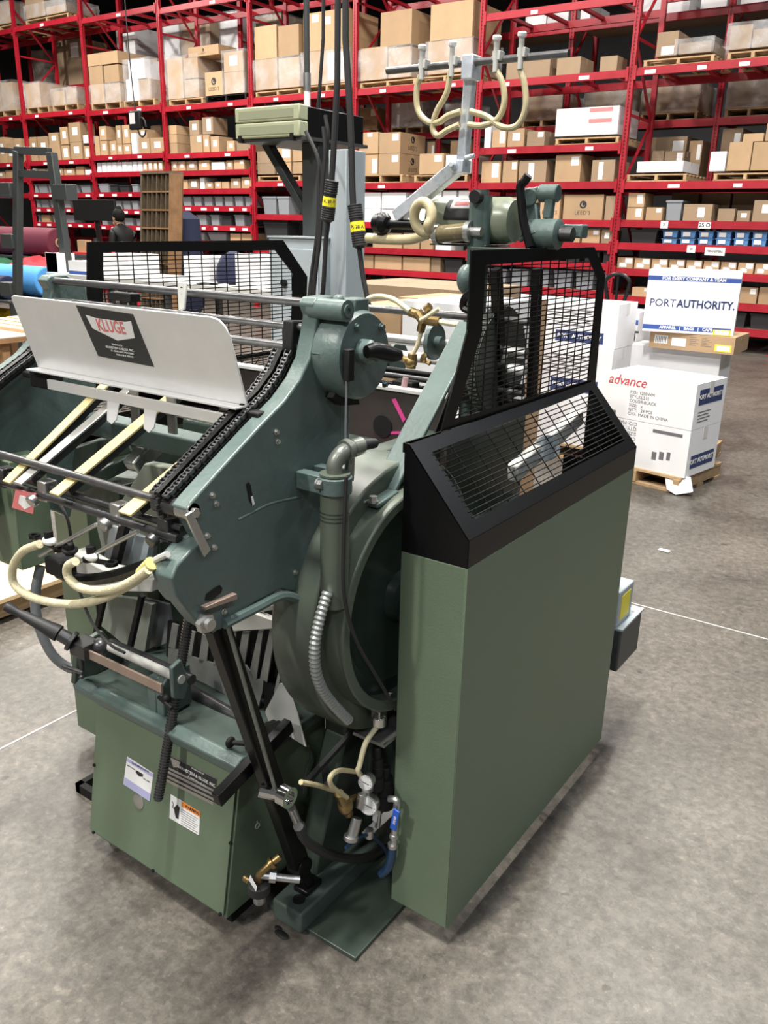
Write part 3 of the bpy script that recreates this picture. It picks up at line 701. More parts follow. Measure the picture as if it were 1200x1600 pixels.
# --- seventh
shelf(6, 0, [(40, 108, 26, 'pal', 1.0)])
shelf(6, 0, [(42, 72, -4, 'card2', 0.8), (74, 104, 8, 'card', 0.8)], base=PZ)
shelf(6, 0, [(41, 106, 4, 'film', 0.84)], base=PZ)
shelf(6, 1, [(43, 78, 166, 'pal', 1.0), (83, 124, 163, 'pal', 1.0)])
shelf(6, 1, [(44, 66, 129, 'card', 0.8), (85, 104, 142, 'card', 0.7), (106, 122, 138, 'card', 0.7)], base=PZ)
shelf(6, 1, [(43, 67, 129, 'film', 0.84), (84, 124, 138, 'film', 0.75)], base=PZ)
shelf(6, 2, [(46, 60, 214, 'card', 0.4, L2), (62, 78, 213, 'card', 0.4, L2), (79, 96, 226, 'card', 0.4), (98, 110, 227, 'card', 0.4, LW), (112, 130, 222, 'card', 0.4, L2), (133, 142, 228, 'card', 0.4, LW)])
za = P(100, 226, y=RY + .05).z
shelf(6, 2, [(80, 95, 207, 'card', 0.4, L2, za + .003), (98, 110, 198, 'card', 0.4, L2, za + .003), (112, 130, 191, 'card', 0.4, L2, P(120, 222, y=RY + .05).z + .003), (133, 141, 211, 'wcard', 0.4, (), za + .003)])
shelf(6, 3, [(42, 56, 263, 'wcard'), (58, 72, 264, 'card', 0.4, L2), (74, 84, 263, 'card'), (86, 99, 263, 'card', 0.4, L2), (101, 117, 263, 'card', 0.4, L2), (120, 132, 260, 'card'), (134, 146, 265, 'wcard')])
shelf(6, 4, [(45, 58, 288, 'bin'), (60, 74, 288, 'bin'), (76, 88, 288, 'bin'), (90, 104, 289, 'bin'), (108, 122, 289, 'bin'), (126, 142, 289, 'bin')])
shelf(6, 5, [(48, 62, 312, 'bin'), (64, 76, 312, 'bin'), (78, 92, 312, 'bin'), (96, 110, 312, 'bin')])
shelf(6, 6, [(48, 62, 336, 'bin'), (66, 78, 336, 'card'), (82, 96, 336, 'bin'), (100, 116, 336, 'bin')])
# --- leftmost
shelf(7, 0, [(-20, 22, 44, 'pal', 1.0)])
shelf(7, 0, [(-18, 20, 4, 'card', 0.8)], base=PZ)
shelf(7, 0, [(-19, 21, 4, 'film', 0.84)], base=PZ)
shelf(7, 1, [(-14, 28, 172, 'pal', 1.0)])
shelf(7, 1, [(-12, 5, 128, 'card', 0.8), (7, 25, 128, 'card', 0.8)], base=PZ)
shelf(7, 1, [(-13, 26, 127, 'film', 0.84)], base=PZ)
shelf(7, 2, [(-10, 0, 214, 'card', 0.4, L2), (1, 11, 214, 'card', 0.4, L2), (13, 24, 224, 'card', 0.4, L2), (26, 36, 216, 'card', 0.4, L2)])
shelf(7, 3, [(-5, 8, 268, 'card', 0.4, L2), (10, 22, 266, 'card', 0.4), (24, 35, 266, 'wcard', 0.4)])

# --- loads on the rear row, seen between the shelves of the front one
rng = random.Random(5)
REAR = [  # (u0, u1, vtop, level, kind, wrapped)
    (1005, 1092, 131, 3, 'card', 1), (1122, 1212, 126, 3, 'card2', 1), (915, 983, 139, 3, 'card2', 1), (818, 888, 148, 3, 'card', 1),
    (1120, 1160, 190, 2, 'card2', 0), (1016, 1072, 214, 2, 'card2', 0), (1076, 1096, 220, 2, 'card', 0), (668, 702, 203, 2, 'card', 0), (704, 736, 208, 2, 'card', 0),
    (612, 660, 160, 3, 'wcard', 1), (664, 728, 163, 3, 'wcard', 1), (818, 850, 58, 4, 'wcard', 0), (852, 884, 56, 4, 'wcard', 0), (886, 918, 54, 4, 'wcard', 0),
    (1000, 1034, 40, 4, 'wcard', 0), (1036, 1072, 32, 4, 'wcard', 0), (1090, 1130, 28, 4, 'wcard', 0), (1150, 1196, 20, 4, 'wcard', 0),
    (236, 280, 34, 4, 'wcard', 1), (283, 328, 30, 4, 'card', 1), (344, 386, 18, 4, 'wcard', 1), (42, 70, 80, 4, 'card2', 1), (86, 126, 62, 4, 'card2', 0),
    (182, 214, 44, 4, 'wcard', 0), (562, 590, 168, 3, 'card', 0), (406, 440, 186, 3, 'card2', 0), (440, 480, 184, 3, 'card', 0), (505, 545, 182, 3, 'card2', 1),
    (500, 545, 30, 4, 'card2', 1), (400, 440, 24, 4, 'card2', 1)]
RN = ['bottom', 'lower', 'middle', 'upper', 'top']
for k, (u0, u1, vt, lv, kd, wr) in enumerate(REAR):
    y0 = R2 + 0.06; z0 = Z2[lv] + 0.055
    vm = (vt + 20); x0 = P(u0, vm, y=y0).x; x1 = P(u1, vm, y=y0).x; z1 = P((u0 + u1) / 2, vt, y=y0).z
    if z1 < z0 + 0.2: z1 = z0 + 0.3
    zn = ([z for z in Z2 if z > Z2[lv]] + [9])[0] - 0.1
    z1 = min(z1, z0 + 1.3, zn)
    for xp in BX:
        xp += 0.9
        if x0 < xp < x1:
            if xp - x0 > x1 - xp: x1 = xp - 0.1
            else: x0 = xp + 0.1
        elif 0 <= x0 - xp < 0.1: x0 = xp + 0.1
        elif 0 <= xp - x1 < 0.1: x1 = xp - 0.1
    if wr or lv == 3:
        p = pallet(x0 - 0.02, x1 + 0.02, y0, z0, depth=0.95, h=0.12); rackitem(p, 'rear-row pallet', min(7, max(0, int((BX[0] - (x0 + x1) / 2) / 2.5))), 20 + lv, x0, z0, 'pallet'); z0 += 0.122
        if z1 < z0 + 0.2: z1 = z0 + 0.25
    z1 = max(z1, z0 + 0.15)
    o = carton('cardboard_carton', x0, x1, y0, y0 + 0.8, z0, z1, kd, () if wr else L1)
    bb = min(7, max(0, int((BX[0] - (x0 + x1) / 2) / 2.5)))
    rackitem(o, {'card': 'brown', 'card2': 'dull brown', 'wcard': 'white'}[kd] + ' carton in rear row', bb, 20 + lv, x0, z0)
    if wr:
        o = film(x0 - 0.012, x1 + 0.012, y0 - 0.012, y0 + 0.82, z0, z1 + 0.02, seed=k); rackitem(o, 'rear-row film wrap', bb, 20 + lv, x0, z0, 'wrap')

# ------------------------------------------------------------------ the press
press = thing('platen_press', (-1.45, 1.75, 0), 'large grey-green sheet-fed printing press with black mesh guards and open feed side', 'press')
def tr(pts, **k): return [P(u, v, **k) for u, v in pts]
XO, XI, Y0, Y1 = -0.748, -0.909, 1.372, 2.345       # right side cover
ZB, ZT = 0.05, 0.972; T = 0.003
# right side cover: folded sheet, open underneath and towards the machine
m = MB(); m.box(XO - T, XO, Y0, Y1, ZB, ZT).box(XI, XO - T, Y0, Y0 + T, ZB, ZT).box(XI, XO - T, Y1 - T, Y1, ZB, ZT).box(XI, XI + 0.02, Y0 + T, Y0 + 0.006, ZB, ZT)
sc = m.build('side_cover', M['green'], press, bevel=0.002)
MB().box(XO - T - 0.012, XO - T, Y0 + 0.02, Y1 - 0.02, ZT - 0.03, ZT - 0.005).build('stiffener', M['green'], sc)

def wires_poly(poly, x, sp_z, sp_y, r, m):
    """woven guard wires in a plane x=const, clipped to a (y,z) outline"""
    zs = [p[1] for p in poly]; ys = [p[0] for p in poly]
    z = min(zs) + sp_z * 0.6
    while z < max(zs):
        for a, b in clipspan(poly, 1, z): m.box(x - r, x + r, a - 0.006, b + 0.006, z - r, z + r)
        z += sp_z
    y = min(ys) + sp_y * 0.6
    while y < max(ys):
        for a, b in clipspan(poly, 0, y): m.box(x - r * 2.2, x - r * 0.4, y - r, y + r, a - 0.006, b + 0.006)
        y += sp_y
def guard(xi, xo, outer, inner, mirror):
    s = 1 if xo > xi else -1
    z1 = 1.207; zs = 1.034
    prof = [(xi, ZT), (xi, z1), (xi + s * 0.012, z1), (xo, zs), (xo, ZT)]
    m = MB()
    m.prism([V((a, Y0, b)) for a, b in prof], (0, T, 0)); m.prism([V((a, Y1 - T, b)) for a, b in prof], (0, T, 0))
    m.box(xo - s * T, xo, Y0, Y1, ZT, zs)
    g = m.build('mesh_guard', M['black'], press, bevel=0.0015)
    g['label'] = 'black sheet-steel guard with woven mesh openings'
    A = V((xi + s * 0.012, 0, z1)); B = V((xo, 0, zs)); D = (B - A); n = V((D.z * -s, 0, D.x * s)).normalized()
    if n.z < 0: n = -n
    def sp(t, y): q = A + D * t; return V((q.x, y, q.z))
    o_ = [sp(0, Y0), sp(0, Y1), sp(1, Y1), sp(1, Y0)]; i_ = [sp(0.14, Y0 + 0.055), sp(0.10, Y1 - 0.05), sp(0.86, Y1 - 0.05), sp(0.86, Y0 + 0.06)]
    MB().frame(o_, i_, -n * T).build('sloping_frame', M['black'], g)
    w_ = MB(); N = 13
    for k in range(N):
        t = 0.14 + 0.72 * (k + 0.5) / N; w_.cyl(sp(t, Y0 + 0.05), sp(t, Y1 - 0.045), 0.0016, n=5)
    for k in range(1, 11):
        y = Y0 + 0.055 + (Y1 - Y0 - 0.105) * k / 11; w_.cyl(sp(0.12, y) - n * 0.003, sp(0.88, y) - n * 0.003, 0.0016, n=5)
    wo = w_.build('sloping_mesh', M['black'], g); wo['kind'] = 'stuff'
    MB().frame(outer, inner, (-s * 0.004, 0, 0)).build('upright_frame', M['black'], g)
    w_ = MB(); wires_poly([(p.y, p.z) for p in inner], xi - s * 0.002, 0.0125, 0.052, 0.0013, w_)
    wo = w_.build('upright_mesh', M['black'], g); wo['kind'] = 'stuff'
    MB().prism([V((xi, Y0, z1 - 0.02)), V((xi, Y0, z1)), outer[4] if not mirror else outer[4], V((xi, outer[4].y, z1 - 0.02))], (-s * 0.004, 0, 0)).build('corner_gusset', M['black'], g)
    return g
XG = XI + 0.004
outer = tr([(737, 391), (929, 386), (946, 430), (930, 603), (690, 674), (731, 516)], x=XG)
inner = tr([(759, 414), (921, 403), (935, 437), (919, 595), (711, 655), (753, 520)], x=XG)
guard(XI, XO, outer, inner, False)
# dark backing plate inside the rear end of the right cover
MB().box(XI + 0.01, XO - 0.01, Y1 - 0.17, Y1 - 0.165, 0.6, 1.02).build('rear_baffle', M['black'], press)
# left side cover and its guard
XLO, XLI = -2.160, -2.000
m = MB(); m.box(XLO, XLO + T, Y0, Y1, ZB, ZT).box(XLO + T, XLI, Y0, Y0 + T, ZB, ZT).box(XLO + T, XLI, Y1 - T, Y1, ZB, ZT)
m.build('side_cover', M['green'], press, bevel=0.002)
yz_o = [(p.y, p.z) for p in tr([(135, 378), (441, 375), (479, 432), (474, 596), (350, 640), (135, 600)], x=XLI)]
yz_i = [(p.y, p.z) for p in tr([(160, 394), (429, 391), (457, 428), (452, 575), (350, 618), (160, 590)], x=XLI)]
outer = [V((XLI, a, b)) for a, b in yz_o]; inner = [V((XLI, a, b)) for a, b in yz_i]
guard(XLI, XLO, outer, inner, True)

# base cabinet under the bed, its front sloping out towards the foot
BL, BR_ = -1.703, -1.187
yt, yb, zt_, zb_ = 1.150, 1.080, 0.455, 0.05
side = [(yb + 0.004, zb_), (yt + 0.004, zt_), (1.46, zt_), (1.46, zb_)]
bc = MB().prism([V((BL, a, b)) for a, b in side], (BR_ - BL, 0, 0)).build('base_cabinet', M['green'], press, bevel=0.003)
def fp(u, v, off=0.0):
    """a point of the photograph on the sloping front panel"""
    n = V((0, -(zt_ - zb_), (yt - yb))).normalized(); p0 = V((0, yb, zb_)) + n * off
    d = ROT @ camray(u, v); t = (p0 - CAMLOC).dot(n) / d.dot(n); return CAMLOC + d * t
NP = V((0, -(zt_ - zb_), (yt - yb))).normalized(); UPP = V((0, yt - yb, zt_ - zb_)).normalized()
def on_panel(x0, x1, h0, h1, thick, lift=0.0):
    b0 = V((0, yb, zb_)) + NP * lift
    q = [V((x, 0, 0)) + b0 + UPP * h for x, h in ((x0, h0), (x1, h0), (x1, h1), (x0, h1))]
    return MB().prism(q, NP * thick)
HT = (V((0, yt, zt_)) - V((0, yb, zb_))).length
fc = on_panel(BL + 0.006, BR_ - 0.004, 0.012, HT - 0.004, 0.004).build('front_cover', M['green'], bc, bevel=0.001)
sm = MB()
for (u, v) in [(148, 1195), (147, 1300), (240, 1360), (345, 1428), (361, 1317), (370, 1192), (157, 1087)]:
    q = fp(u, v, 0.004); sm.cyl(q, q + NP * 0.004, 0.0045, n=8)
sm.build('cover_screw', M['blackmat'], bc)
def panel_rect(us, lift, thick, name, mt, parent):
    q = [fp(u, v, lift) for u, v in us]; return MB().prism(q, NP * thick).build(name, mt, parent)
# business card, warning label, nameplate, knock-out disc
card = panel_rect([(199, 1182), (240, 1208), (234, 1252), (193, 1225)], 0.004, 0.0008, 'service_card', M['paper'], bc)
panel_rect([(198.5, 1184), (240, 1210), (239.2, 1215), (197.8, 1189)], 0.0049, 0.0004, 'card_heading', M['lilac'], bc)
panel_rect([(194.8, 1214), (235.5, 1240.5), (234, 1252), (193, 1225)], 0.0049, 0.0004, 'card_footer', M['lilac'], bc)
panel_rect([(212.5, 1203), (224, 1210), (223, 1214), (217.5, 1213), (212, 1207)], 0.0049, 0.0004, 'card_emblem', M['ink'], bc)
for (u, v, t_) in [(205, 1199, 'Service dept.'), (229, 1219, 'Parts dept.')]:
    text('card_print', t_, M['greyink'], bc, fp(u, v, 0.0054), (1, 0, 0), UPP, 0.006)
text('card_print', 'KLUGE SERVICE & PARTS', M['ink'], bc, fp(219, 1199, 0.0056), (1, 0, 0), UPP, 0.0058)
wl = panel_rect([(267, 1241), (313, 1269), (311, 1305), (265, 1278)], 0.004, 0.0008, 'warning_label', M['paper'], bc)
panel_rect([(284, 1251.5), (313, 1269), (312.4, 1277), (283.4, 1259.5)], 0.0049, 0.0004, 'warning_heading', M['orange'], bc)
text('warning_word', 'WARNING', M['ink'], bc, fp(300, 1265.5, 0.0056), (1, 0, 0), UPP, 0.0105, bold=0.0002)
mm = MB()
for k in range(7):
    a = fp(283, 1264 + k * 3.6, 0.005); b = fp(309 - (k % 3) * 2, 1279.5 + k * 3.6 - (k % 3) * 1.2, 0.005)
    mm.bar(a, b, 0.0004, 0.0011, UPP)
mm.build('warning_print', M['greyink'], bc)
mm = MB()                       # hand in rollers pictogram
q = [fp(u, v, 0.005) for u, v in [(272, 1262), (277, 1257), (281, 1262), (280, 1270), (279, 1280), (275, 1278), (273, 1270)]]
mm.prism(q, NP * 0.0005); mm.tube([fp(u, v, 0.0052) for u, v in [(269, 1252), (271, 1257), (270, 1261), (274, 1266)]], 0.0009, n=5)
mm.build('warning_pictogram', M['ink'], bc)
npl = panel_rect([(259, 1176), (340, 1217), (334, 1258), (253, 1217)], 0.004, 0.0015, 'nameplate', M['steel'], bc)
panel_rect([(260, 1178), (339, 1218), (336.5, 1235), (257.3, 1195.5)], 0.0056, 0.0004, 'nameplate_top', M['ink'], bc)
panel_rect([(256.8, 1199), (336, 1238.5), (335.8, 1240.5), (256.5, 1201)], 0.0056, 0.0004, 'nameplate_rule', M['ink'], bc)
panel_rect([(255.7, 1205), (335.0, 1244.5), (334.6, 1247.5), (255.2, 1208)], 0.0056, 0.0004, 'nameplate_rule', M['ink'], bc)
panel_rect([(254.7, 1212), (334.2, 1251.5), (334, 1253.5), (254.4, 1214)], 0.0056, 0.0004, 'nameplate_rule', M['ink'], bc)
panel_rect([(266, 1183), (282, 1191), (279, 1199), (271, 1199)], 0.0061, 0.0004, 'nameplate_emblem', M['steel'], bc)
text('nameplate_name', 'BRANDTJEN & KLUGE, INC.', M['white'], bc, fp(307, 1213, 0.0064), (1, 0, 0), UPP, 0.0105, bold=0.0001)
text('nameplate_print', 'ST. CROIX FALLS, WIS. U.S.A.', M['white'], bc, fp(308, 1221, 0.0064), (1, 0, 0), UPP, 0.005)
text('nameplate_print', 'MANUFACTURED BY', M['white'], bc, fp(309, 1205, 0.0064), (1, 0, 0), UPP, 0.0045)
q = fp(217, 1252, 0.004); MB().lathe([(0, 0.020), (0.002, 0.020), (0.0035, 0.017)], q, NP, 24).build('knockout_disc', M['steel'], bc)
# dark gap strip below the cabinet (recessed plinth)
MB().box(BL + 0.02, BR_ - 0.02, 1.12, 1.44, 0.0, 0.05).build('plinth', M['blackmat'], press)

# bed casting: table above the cabinet with a raised front lip and cheeks
bz = 0.462
m = MB()
lipL = -1.735; lipR = -1.150
m.prism([V((lipL, 1.105, bz - 0.004)), V((lipL, 1.100, bz + 0.022)), V((lipL, 1.122, bz + 0.034)), V((lipL, 1.17, bz + 0.022)), V((lipL, 1.5, bz + 0.022)), V((lipL, 1.5, bz - 0.01)), V((lipL, 1.15, bz - 0.01))], (lipR - lipL, 0, 0))
bed = m.build('bed_casting', M['bedgreen'], press, bevel=0.005, seg=3)
MB().prism([V((lipL - 0.001, 1.1035, bz - 0.004)), V((lipL - 0.001, 1.098, bz + 0.022)), V((lipL - 0.001, 1.120, bz + 0.0355)), V((lipL - 0.001, 1.132, bz + 0.033)), V((lipL - 0.001, 1.125, bz - 0.004))], (lipR - lipL + 0.002, 0, 0)).build('front_lip', M['teal'], bed, bevel=0.004)
# right slide bracket and left cheek
m = MB(); a = P(245, 1060, y=1.135); b = P(268, 1115, y=1.135)
m.box(-1.475, -1.445, 1.13, 1.2, 0.49, 0.585); m.prism([V((-1.445, 1.13, 0.49)), V((-1.445, 1.13, 0.575)), V((-1.445, 1.155, 0.60)), V((-1.445, 1.22, 0.60)), V((-1.445, 1.22, 0.49))], (0.028, 0, 0))
m.build('slide_bracket', M['teal'], bed, bevel=0.004)
m = MB(); m.prism([V((-1.745, 1.10, 0.485)), V((-1.745, 1.12, 0.585)), V((-1.745, 1.2, 0.60)), V((-1.745, 1.26, 0.485))], (0.018, 0, 0))
m.build('left_cheek', M['darkgreen'], bed, bevel=0.003)
# feed roller with flat bar in front of it
a = P(140, 1020, y=1.10); b = P(255, 1076, y=1.10); zz = (a.z + b.z) / 2
MB().box(a.x, b.x, 1.094, 1.100, zz - 0.012, zz + 0.012).build('flat_bar', M['copper'], press, bevel=0.001)
MB().cyl((a.x + 0.01, 1.14, zz + 0.010), (b.x + 0.02, 1.14, zz + 0.010), 0.011, n=14).build('roller', M['palegrey'], press)
MB().cyl((a.x - 0.01, 1.17, zz - 0.004), (b.x + 0.02, 1.17, zz - 0.004), 0.013, n=12).build('roller_shaft', M['darksteel'], press)
m = MB(); q = V((b.x + 0.005, 1.115, zz))
m.prism([q + V((0, 0, -0.03)), q + V((0, 0.0, 0.05)), q + V((0, 0.03, 0.06)), q + V((0, 0.05, -0.01)), q + V((0, 0.03, -0.045))], (0.012, 0, 0)); m.build('roller_hook', M['teal'], press, bevel=0.003)
m = MB(); m.ball(q + V((-0.01, -0.005, -0.035)), 0.012).cyl(q + V((-0.03, -0.01, -0.035)), q + V((0.02, -0.015, -0.045)), 0.005, n=8); m.build('clamp_screw', M['blackmat'], press)
# eccentric crank and black hand grip at the left end
g0 = P(38, 962, y=1.03); g1 = P(92, 990, y=1.07); g2 = P(130, 1012, y=1.10)
m = MB(); d = (g1 - g0).normalized(); Lg = (g1 - g0).length
m.lathe([(-0.055, 0.004), (-0.05, 0.012), (-0.035, 0.013), (-0.02, 0.009), (0, 0.012), (Lg * 0.5, 0.016), (Lg * 0.92, 0.021), (Lg, 0.021)], g0, d, 18)
m.build('hand_grip', M['rubber'], press)
m = MB(); m.cyl(g1, g1 + (g2 - g1) * 0.5, 0.0165, n=16); m.ringcyl(g1 + (g2 - g1) * 0.45, g1 + (g2 - g1) * 0.6, 0.026, 0.012).box(g2.x - 0.03, g2.x + 0.03, 1.08, 1.13, g2.z - 0.02, g2.z + 0.018).cyl(g2 + V((0, -0.01, -0.08)), g2 + V((0, -0.01, 0)), 0.006).ball(g2 + V((0.01, -0.02, -0.07)), 0.006)
m.cyl(g2 + V((-0.05, -0.03, -0.055)), g2 + V((0.012, -0.015, -0.06)), 0.006).ball(g2 + V((0.03, 0.03, 0.0)), 0.025)
m.build('crank_block', M['darksteel'], press, bevel=0.002)
# graduated rod standing through the bed
rb = P(247, 1250, y=1.060)
ra = min((P(295, 968, y=1.06 + 0.002 * k) for k in range(140)), key=lambda q: abs((q.y - 1.06) - 0.30 * (q.z - rb.z)))
m = MB(); d = (rb - ra); n = 64
m.cyl(ra, rb, 0.0100, n=12)
for k in range(n):
    p0 = ra + d * (k / n); m.cyl(p0, p0 + d * (0.5 / n), 0.0122, n=10)
m.build('toothed_rod', M['darksteel'], press)

# right main frame and column, left main frame
m = MB(); m.box(-1.16, -1.09, 1.42, 2.05, 0.07, 1.05); m.prism([V((-1.16, 1.30, 0.03)), V((-1.16, 1.30, 0.10)), V((-1.16, 1.42, 0.42)), V((-1.16, 1.5, 0.42)), V((-1.16, 1.5, 0.03))], (0.07, 0, 0))
m.build('main_frame', M['darkgreen'], press, bevel=0.01)
m = MB(); m.box(-1.80, -1.73, 1.40, 2.05, 0.0, 1.05).build('main_frame', M['darkgreen'], press, bevel=0.01)
# foot block and floor plate
m = MB(); m.box(-1.130, -1.038, 1.182, 1.50, 0.012, 0.07); fb = m.build('foot_block', M['bedgreen'], press, bevel=0.006)
q = P(467, 1405, z=0.071); MB().cyl(q - V((0, 0, 0.004)), q + V((0, 0, 0.001)), 0.016, n=18).build('bolt_hole', M['blackmat'], fb)
m = MB(); m.box(-1.17, -0.893, 1.206, 2.2, 0.0, 0.012).build('floor_plate', M['darkgreen'], press, bevel=0.002)
m = MB(); q = P(118, 1228, z=0.02)
m.box(q.x, q.x + 0.25, q.y, q.y + 0.02, 0, 0.03).box(q.x, q.x + 0.02, q.y, q.y + 0.45, 0, 0.03).build('drip_tray', M['blackmat'], press)
# black supporting strut with a thin rod alongside it
PXo, PXi = -1.030, -1.068
sa = P(338, 975, x=-1.085); sb = P(468, 1352, x=-1.085)
m = MB(); m.bar(sa, sb, 0.030, 0.046, (0, -1, 0)); m.cyl(sb + V((-0.02, 0, 0)), sb + V((0.02, 0, 0)), 0.026, n=16)
m.build('support_strut', M['black'], press, bevel=0.003)
m = MB(); m.bar(V((sb.x, sb.y + 0.03, 0.07)), sb + V((0, 0, 0.0)), 0.03, 0.03, (0, 1, 0)).box(sb.x - 0.022, sb.x + 0.022, sb.y + 0.0, sb.y + 0.06, 0.068, 0.085); m.build('strut_foot', M['black'], press, bevel=0.004)
a = P(352, 965, x=-1.055); b = P(432, 1240, x=-1.055)
MB().cyl(a, b, 0.0045, n=10).build('link_rod', M['pipemetal'], press)
m = MB(); c = P(447, 1244, x=-1.035); m.ringcyl(c - V((0.012, 0, 0)), c + V((0.012, 0, 0)), 0.024, 0.014).cyl(c + V((-0.05, -0.03, 0.01)), c + V((-0.01, -0.005, 0)), 0.014, n=10); m.build('swivel_ring', M['chrome'], press)
a = P(455, 1262, x=-1.04); b = P(467, 1290, x=-1.04); m = MB(); m.cyl(a, b, 0.010, n=12).ringcyl(b, b + (b - a).normalized() * 0.008, 0.0135, 0.006); m.build('hose_coupling', M['steel'], press)
MB().tube(tr([(467, 1292), (480, 1315), (520, 1337), (570, 1340), (606, 1322)], x=-1.0), 0.011, n=8).build('drain_hose', M['rubber'], press)
# lever bar running back beside the strut
a = P(338, 1250, x=-1.125); b = P(452, 1132, x=-1.125); MB().bar(a, b, 0.022, 0.034, (0, -0.4, 1)).build('treadle_bar', M['black'], press, bevel=0.002)
a = P(360, 1160, x=-1.2); MB().cyl(a, a + V((0.05, 0.02, 0.005)), 0.006).ball(a, 0.014, sc=(.6, 1, 1)).build('knob', M['blackmat'], press)
m = MB(); a = P(295, 1078, y=1.25); b = P(382, 1128, y=1.25); m.cyl(a, b, 0.016, n=14); m.cyl(a + V((0, .05, -.03)), b + V((0, .05, -.03)), 0.010, n=10); m.build('cross_shaft', M['darksteel'], press)

# gear guard casting behind the right cover: ring with dark wheel face
wc = V((0, 1.455, 0.825))
m = MB(); m.ringcyl(V((-1.085, 1.475, 0.815)), V((-0.975, 1.475, 0.815)), 0.322, 0.262, n=56)
m.build('gear_guard_ring', M['dirtyteal'], press, bevel=0.006)
m = MB(); m.ringcyl(V((-0.99, wc.y, wc.z)), V((-0.925, wc.y, wc.z)), 0.262, 0.236, n=56); rimw = m.build('wheel_rim', M['dirtyteal'], press, bevel=0.004)
m = MB(); m.lathe([(0, 0.238), (0.02, 0.238), (0.024, 0.20), (0.018, 0.19), (0.018, 0.06), (0.04, 0.055), (0.05, 0.03)], V((-0.985, wc.y, wc.z)), (1, 0, 0), 48); m.build('drive_wheel', M['wheel'], press)

# big side plate of the feeder, outlined like the casting in the photograph
plate = [(268, 905), (276, 884), (300, 858), (318, 846), (290, 796), (300, 783), (350, 727), (405, 667), (445, 626), (469, 592), (484, 560), (491, 525), (496, 495), (489, 476), (496, 465), (520, 462), (546, 486), (548, 610), (546, 705), (520, 760), (503, 830), (500, 900), (491, 938), (472, 928), (440, 921), (400, 941), (366, 964), (346, 984), (330, 989), (311, 977), (290, 951), (276, 932)]
pp = tr(plate, x=PXo)
sp_ = MB().prism(pp, (PXi - PXo, 0, 0)).build('side_plate', M['teal'], press, bevel=0.004, seg=3)
# thicker nose, wrapped round the front
nose = [(268, 905), (276, 884), (300, 858), (330, 838), (340, 880), (322, 940), (290, 951), (276, 932)]
MB().prism(tr(nose, x=PXo - 0.001), (-0.058, 0, 0)).build('nose', M['teal'], sp_, bevel=0.012, seg=4)
# raised rib along the lower edge
ribp = tr([(350, 975), (400, 950), (440, 931), (470, 938), (489, 948), (500, 905), (505, 860)], x=PXo + 0.004)
MB().tube(ribp, 0.010, n=8).build('lower_rib', M['teal'], sp_)
q = P(462, 801 - 5, x=PXo)
m = MB()
ridge = tr([(372, 812), (395, 800), (425, 786), (470, 776)], x=PXo)
m.tube(ridge, 0.0022, n=6); m.build('cast_ridge', M['teal'], sp_)
# slots, copper strip, bolts
def slot(pts, name, mt, dep=0.0012): return MB().prism(tr(pts, x=PXo), (dep, 0, 0)).build(name, mt, sp_)
slot([(384, 756), (388, 753), (391, 758), (396, 786), (393, 789), (389, 782)], 'slot', M['blackmat'])
slot([(391, 776), (394, 775), (397, 787), (394, 790)], 'slot_pin', M['white'], 0.002)
slot([(320, 938), (322, 928), (335, 918), (343, 914), (347, 919), (345, 926), (330, 938)], 'slot', M['blackmat'])
MB().prism(tr([(313, 946), (314, 951), (364, 934), (363, 925)], x=PXo), (0.012, 0, 0)).build('copper_bar', M['copper'], sp_, bevel=0.001)
m = MB(); 
for (u, v) in [(331, 774), (337, 787), (323, 837), (334, 855), (431, 675), (433, 690), (349, 955), (460, 894)]:
    m.hexbolt(P(u, v, x=PXo), (1, 0, 0), 0.0042, 0.006)
m.build('bolt', M['steel'], sp_)
c = P(317, 972, x=PXo); m = MB(); m.cyl(c, c + V((0.012, 0, 0)), 0.019, n=6).cyl(c + V((0.012, 0, 0)), c + V((0.022, 0, 0)), 0.011, n=14); m.build('pivot_bolt', M['steel'], sp_)
# hinge strap at the front of the plate
m = MB(); m.prism(tr([(287, 805), (297, 798), (326, 858), (316, 870)], x=PXo + 0.004), (0.006, 0, 0)); m.build('hinge_strap', M['steel'], sp_, bevel=0.001)
# left plate, mirrored across the machine
PL = -1.865
MB().prism([V((PL, p.y, p.z)) for p in pp], (-0.038, 0, 0)).build('side_plate', M['teal'], press, bevel=0.004)

# clutch drum on the plate
dc = P(572, 556, x=-0.965)
m = MB(); m.lathe([(0, 0.086), (0.052, 0.086), (0.062, 0.080), (0.064, 0.0)], V((PXo, dc.y, dc.z)), (1, 0, 0), 44); dr = m.build('clutch_drum', M['teal'], press)
m = MB()
for (u, v) in [(557, 511), (595, 511), (541, 555), (600, 600)]: m.hexbolt(P(u, v, x=-0.967), (1, 0, 0), 0.0055, 0.008)
m.build('drum_bolt', M['teal'], dr)
hb = P(566, 549, x=-0.966); m = MB(); m.lathe([(0, 0.024), (0.018, 0.024), (0.022, 0.02), (0.034, 0.016)], hb, (1, 0, 0), 24); m.build('hub', M['teal'], dr)
a = hb + V((0.036, -0.035, 0.006)); b = hb + V((0.060, 0.040, -0.006))
m = MB(); m.tube([a, a + (b - a) * 0.3 + V((0, 0, .004)), a + (b - a) * 0.7, b], lambda i, n: 0.017 * (0.55 + 0.45 * math.sin(math.pi * min(1, (i + 2.5) / (n + 3)))), n=12); m.build('release_knob', M['black'], dr)
q = P(540, 570, x=-0.964); m = MB(); m.box(q.x, q.x + 0.014, q.y - 0.008, q.y + 0.010, q.z - 0.03, q.z + 0.03).build('switch', M['blackmat'], dr, bevel=0.002)
MB().tube(tr([(541, 590), (541, 620), (540, 680), (541, 740)], x=-0.958), 0.0022, n=6).build('switch_wire', M['greyhose'], dr)
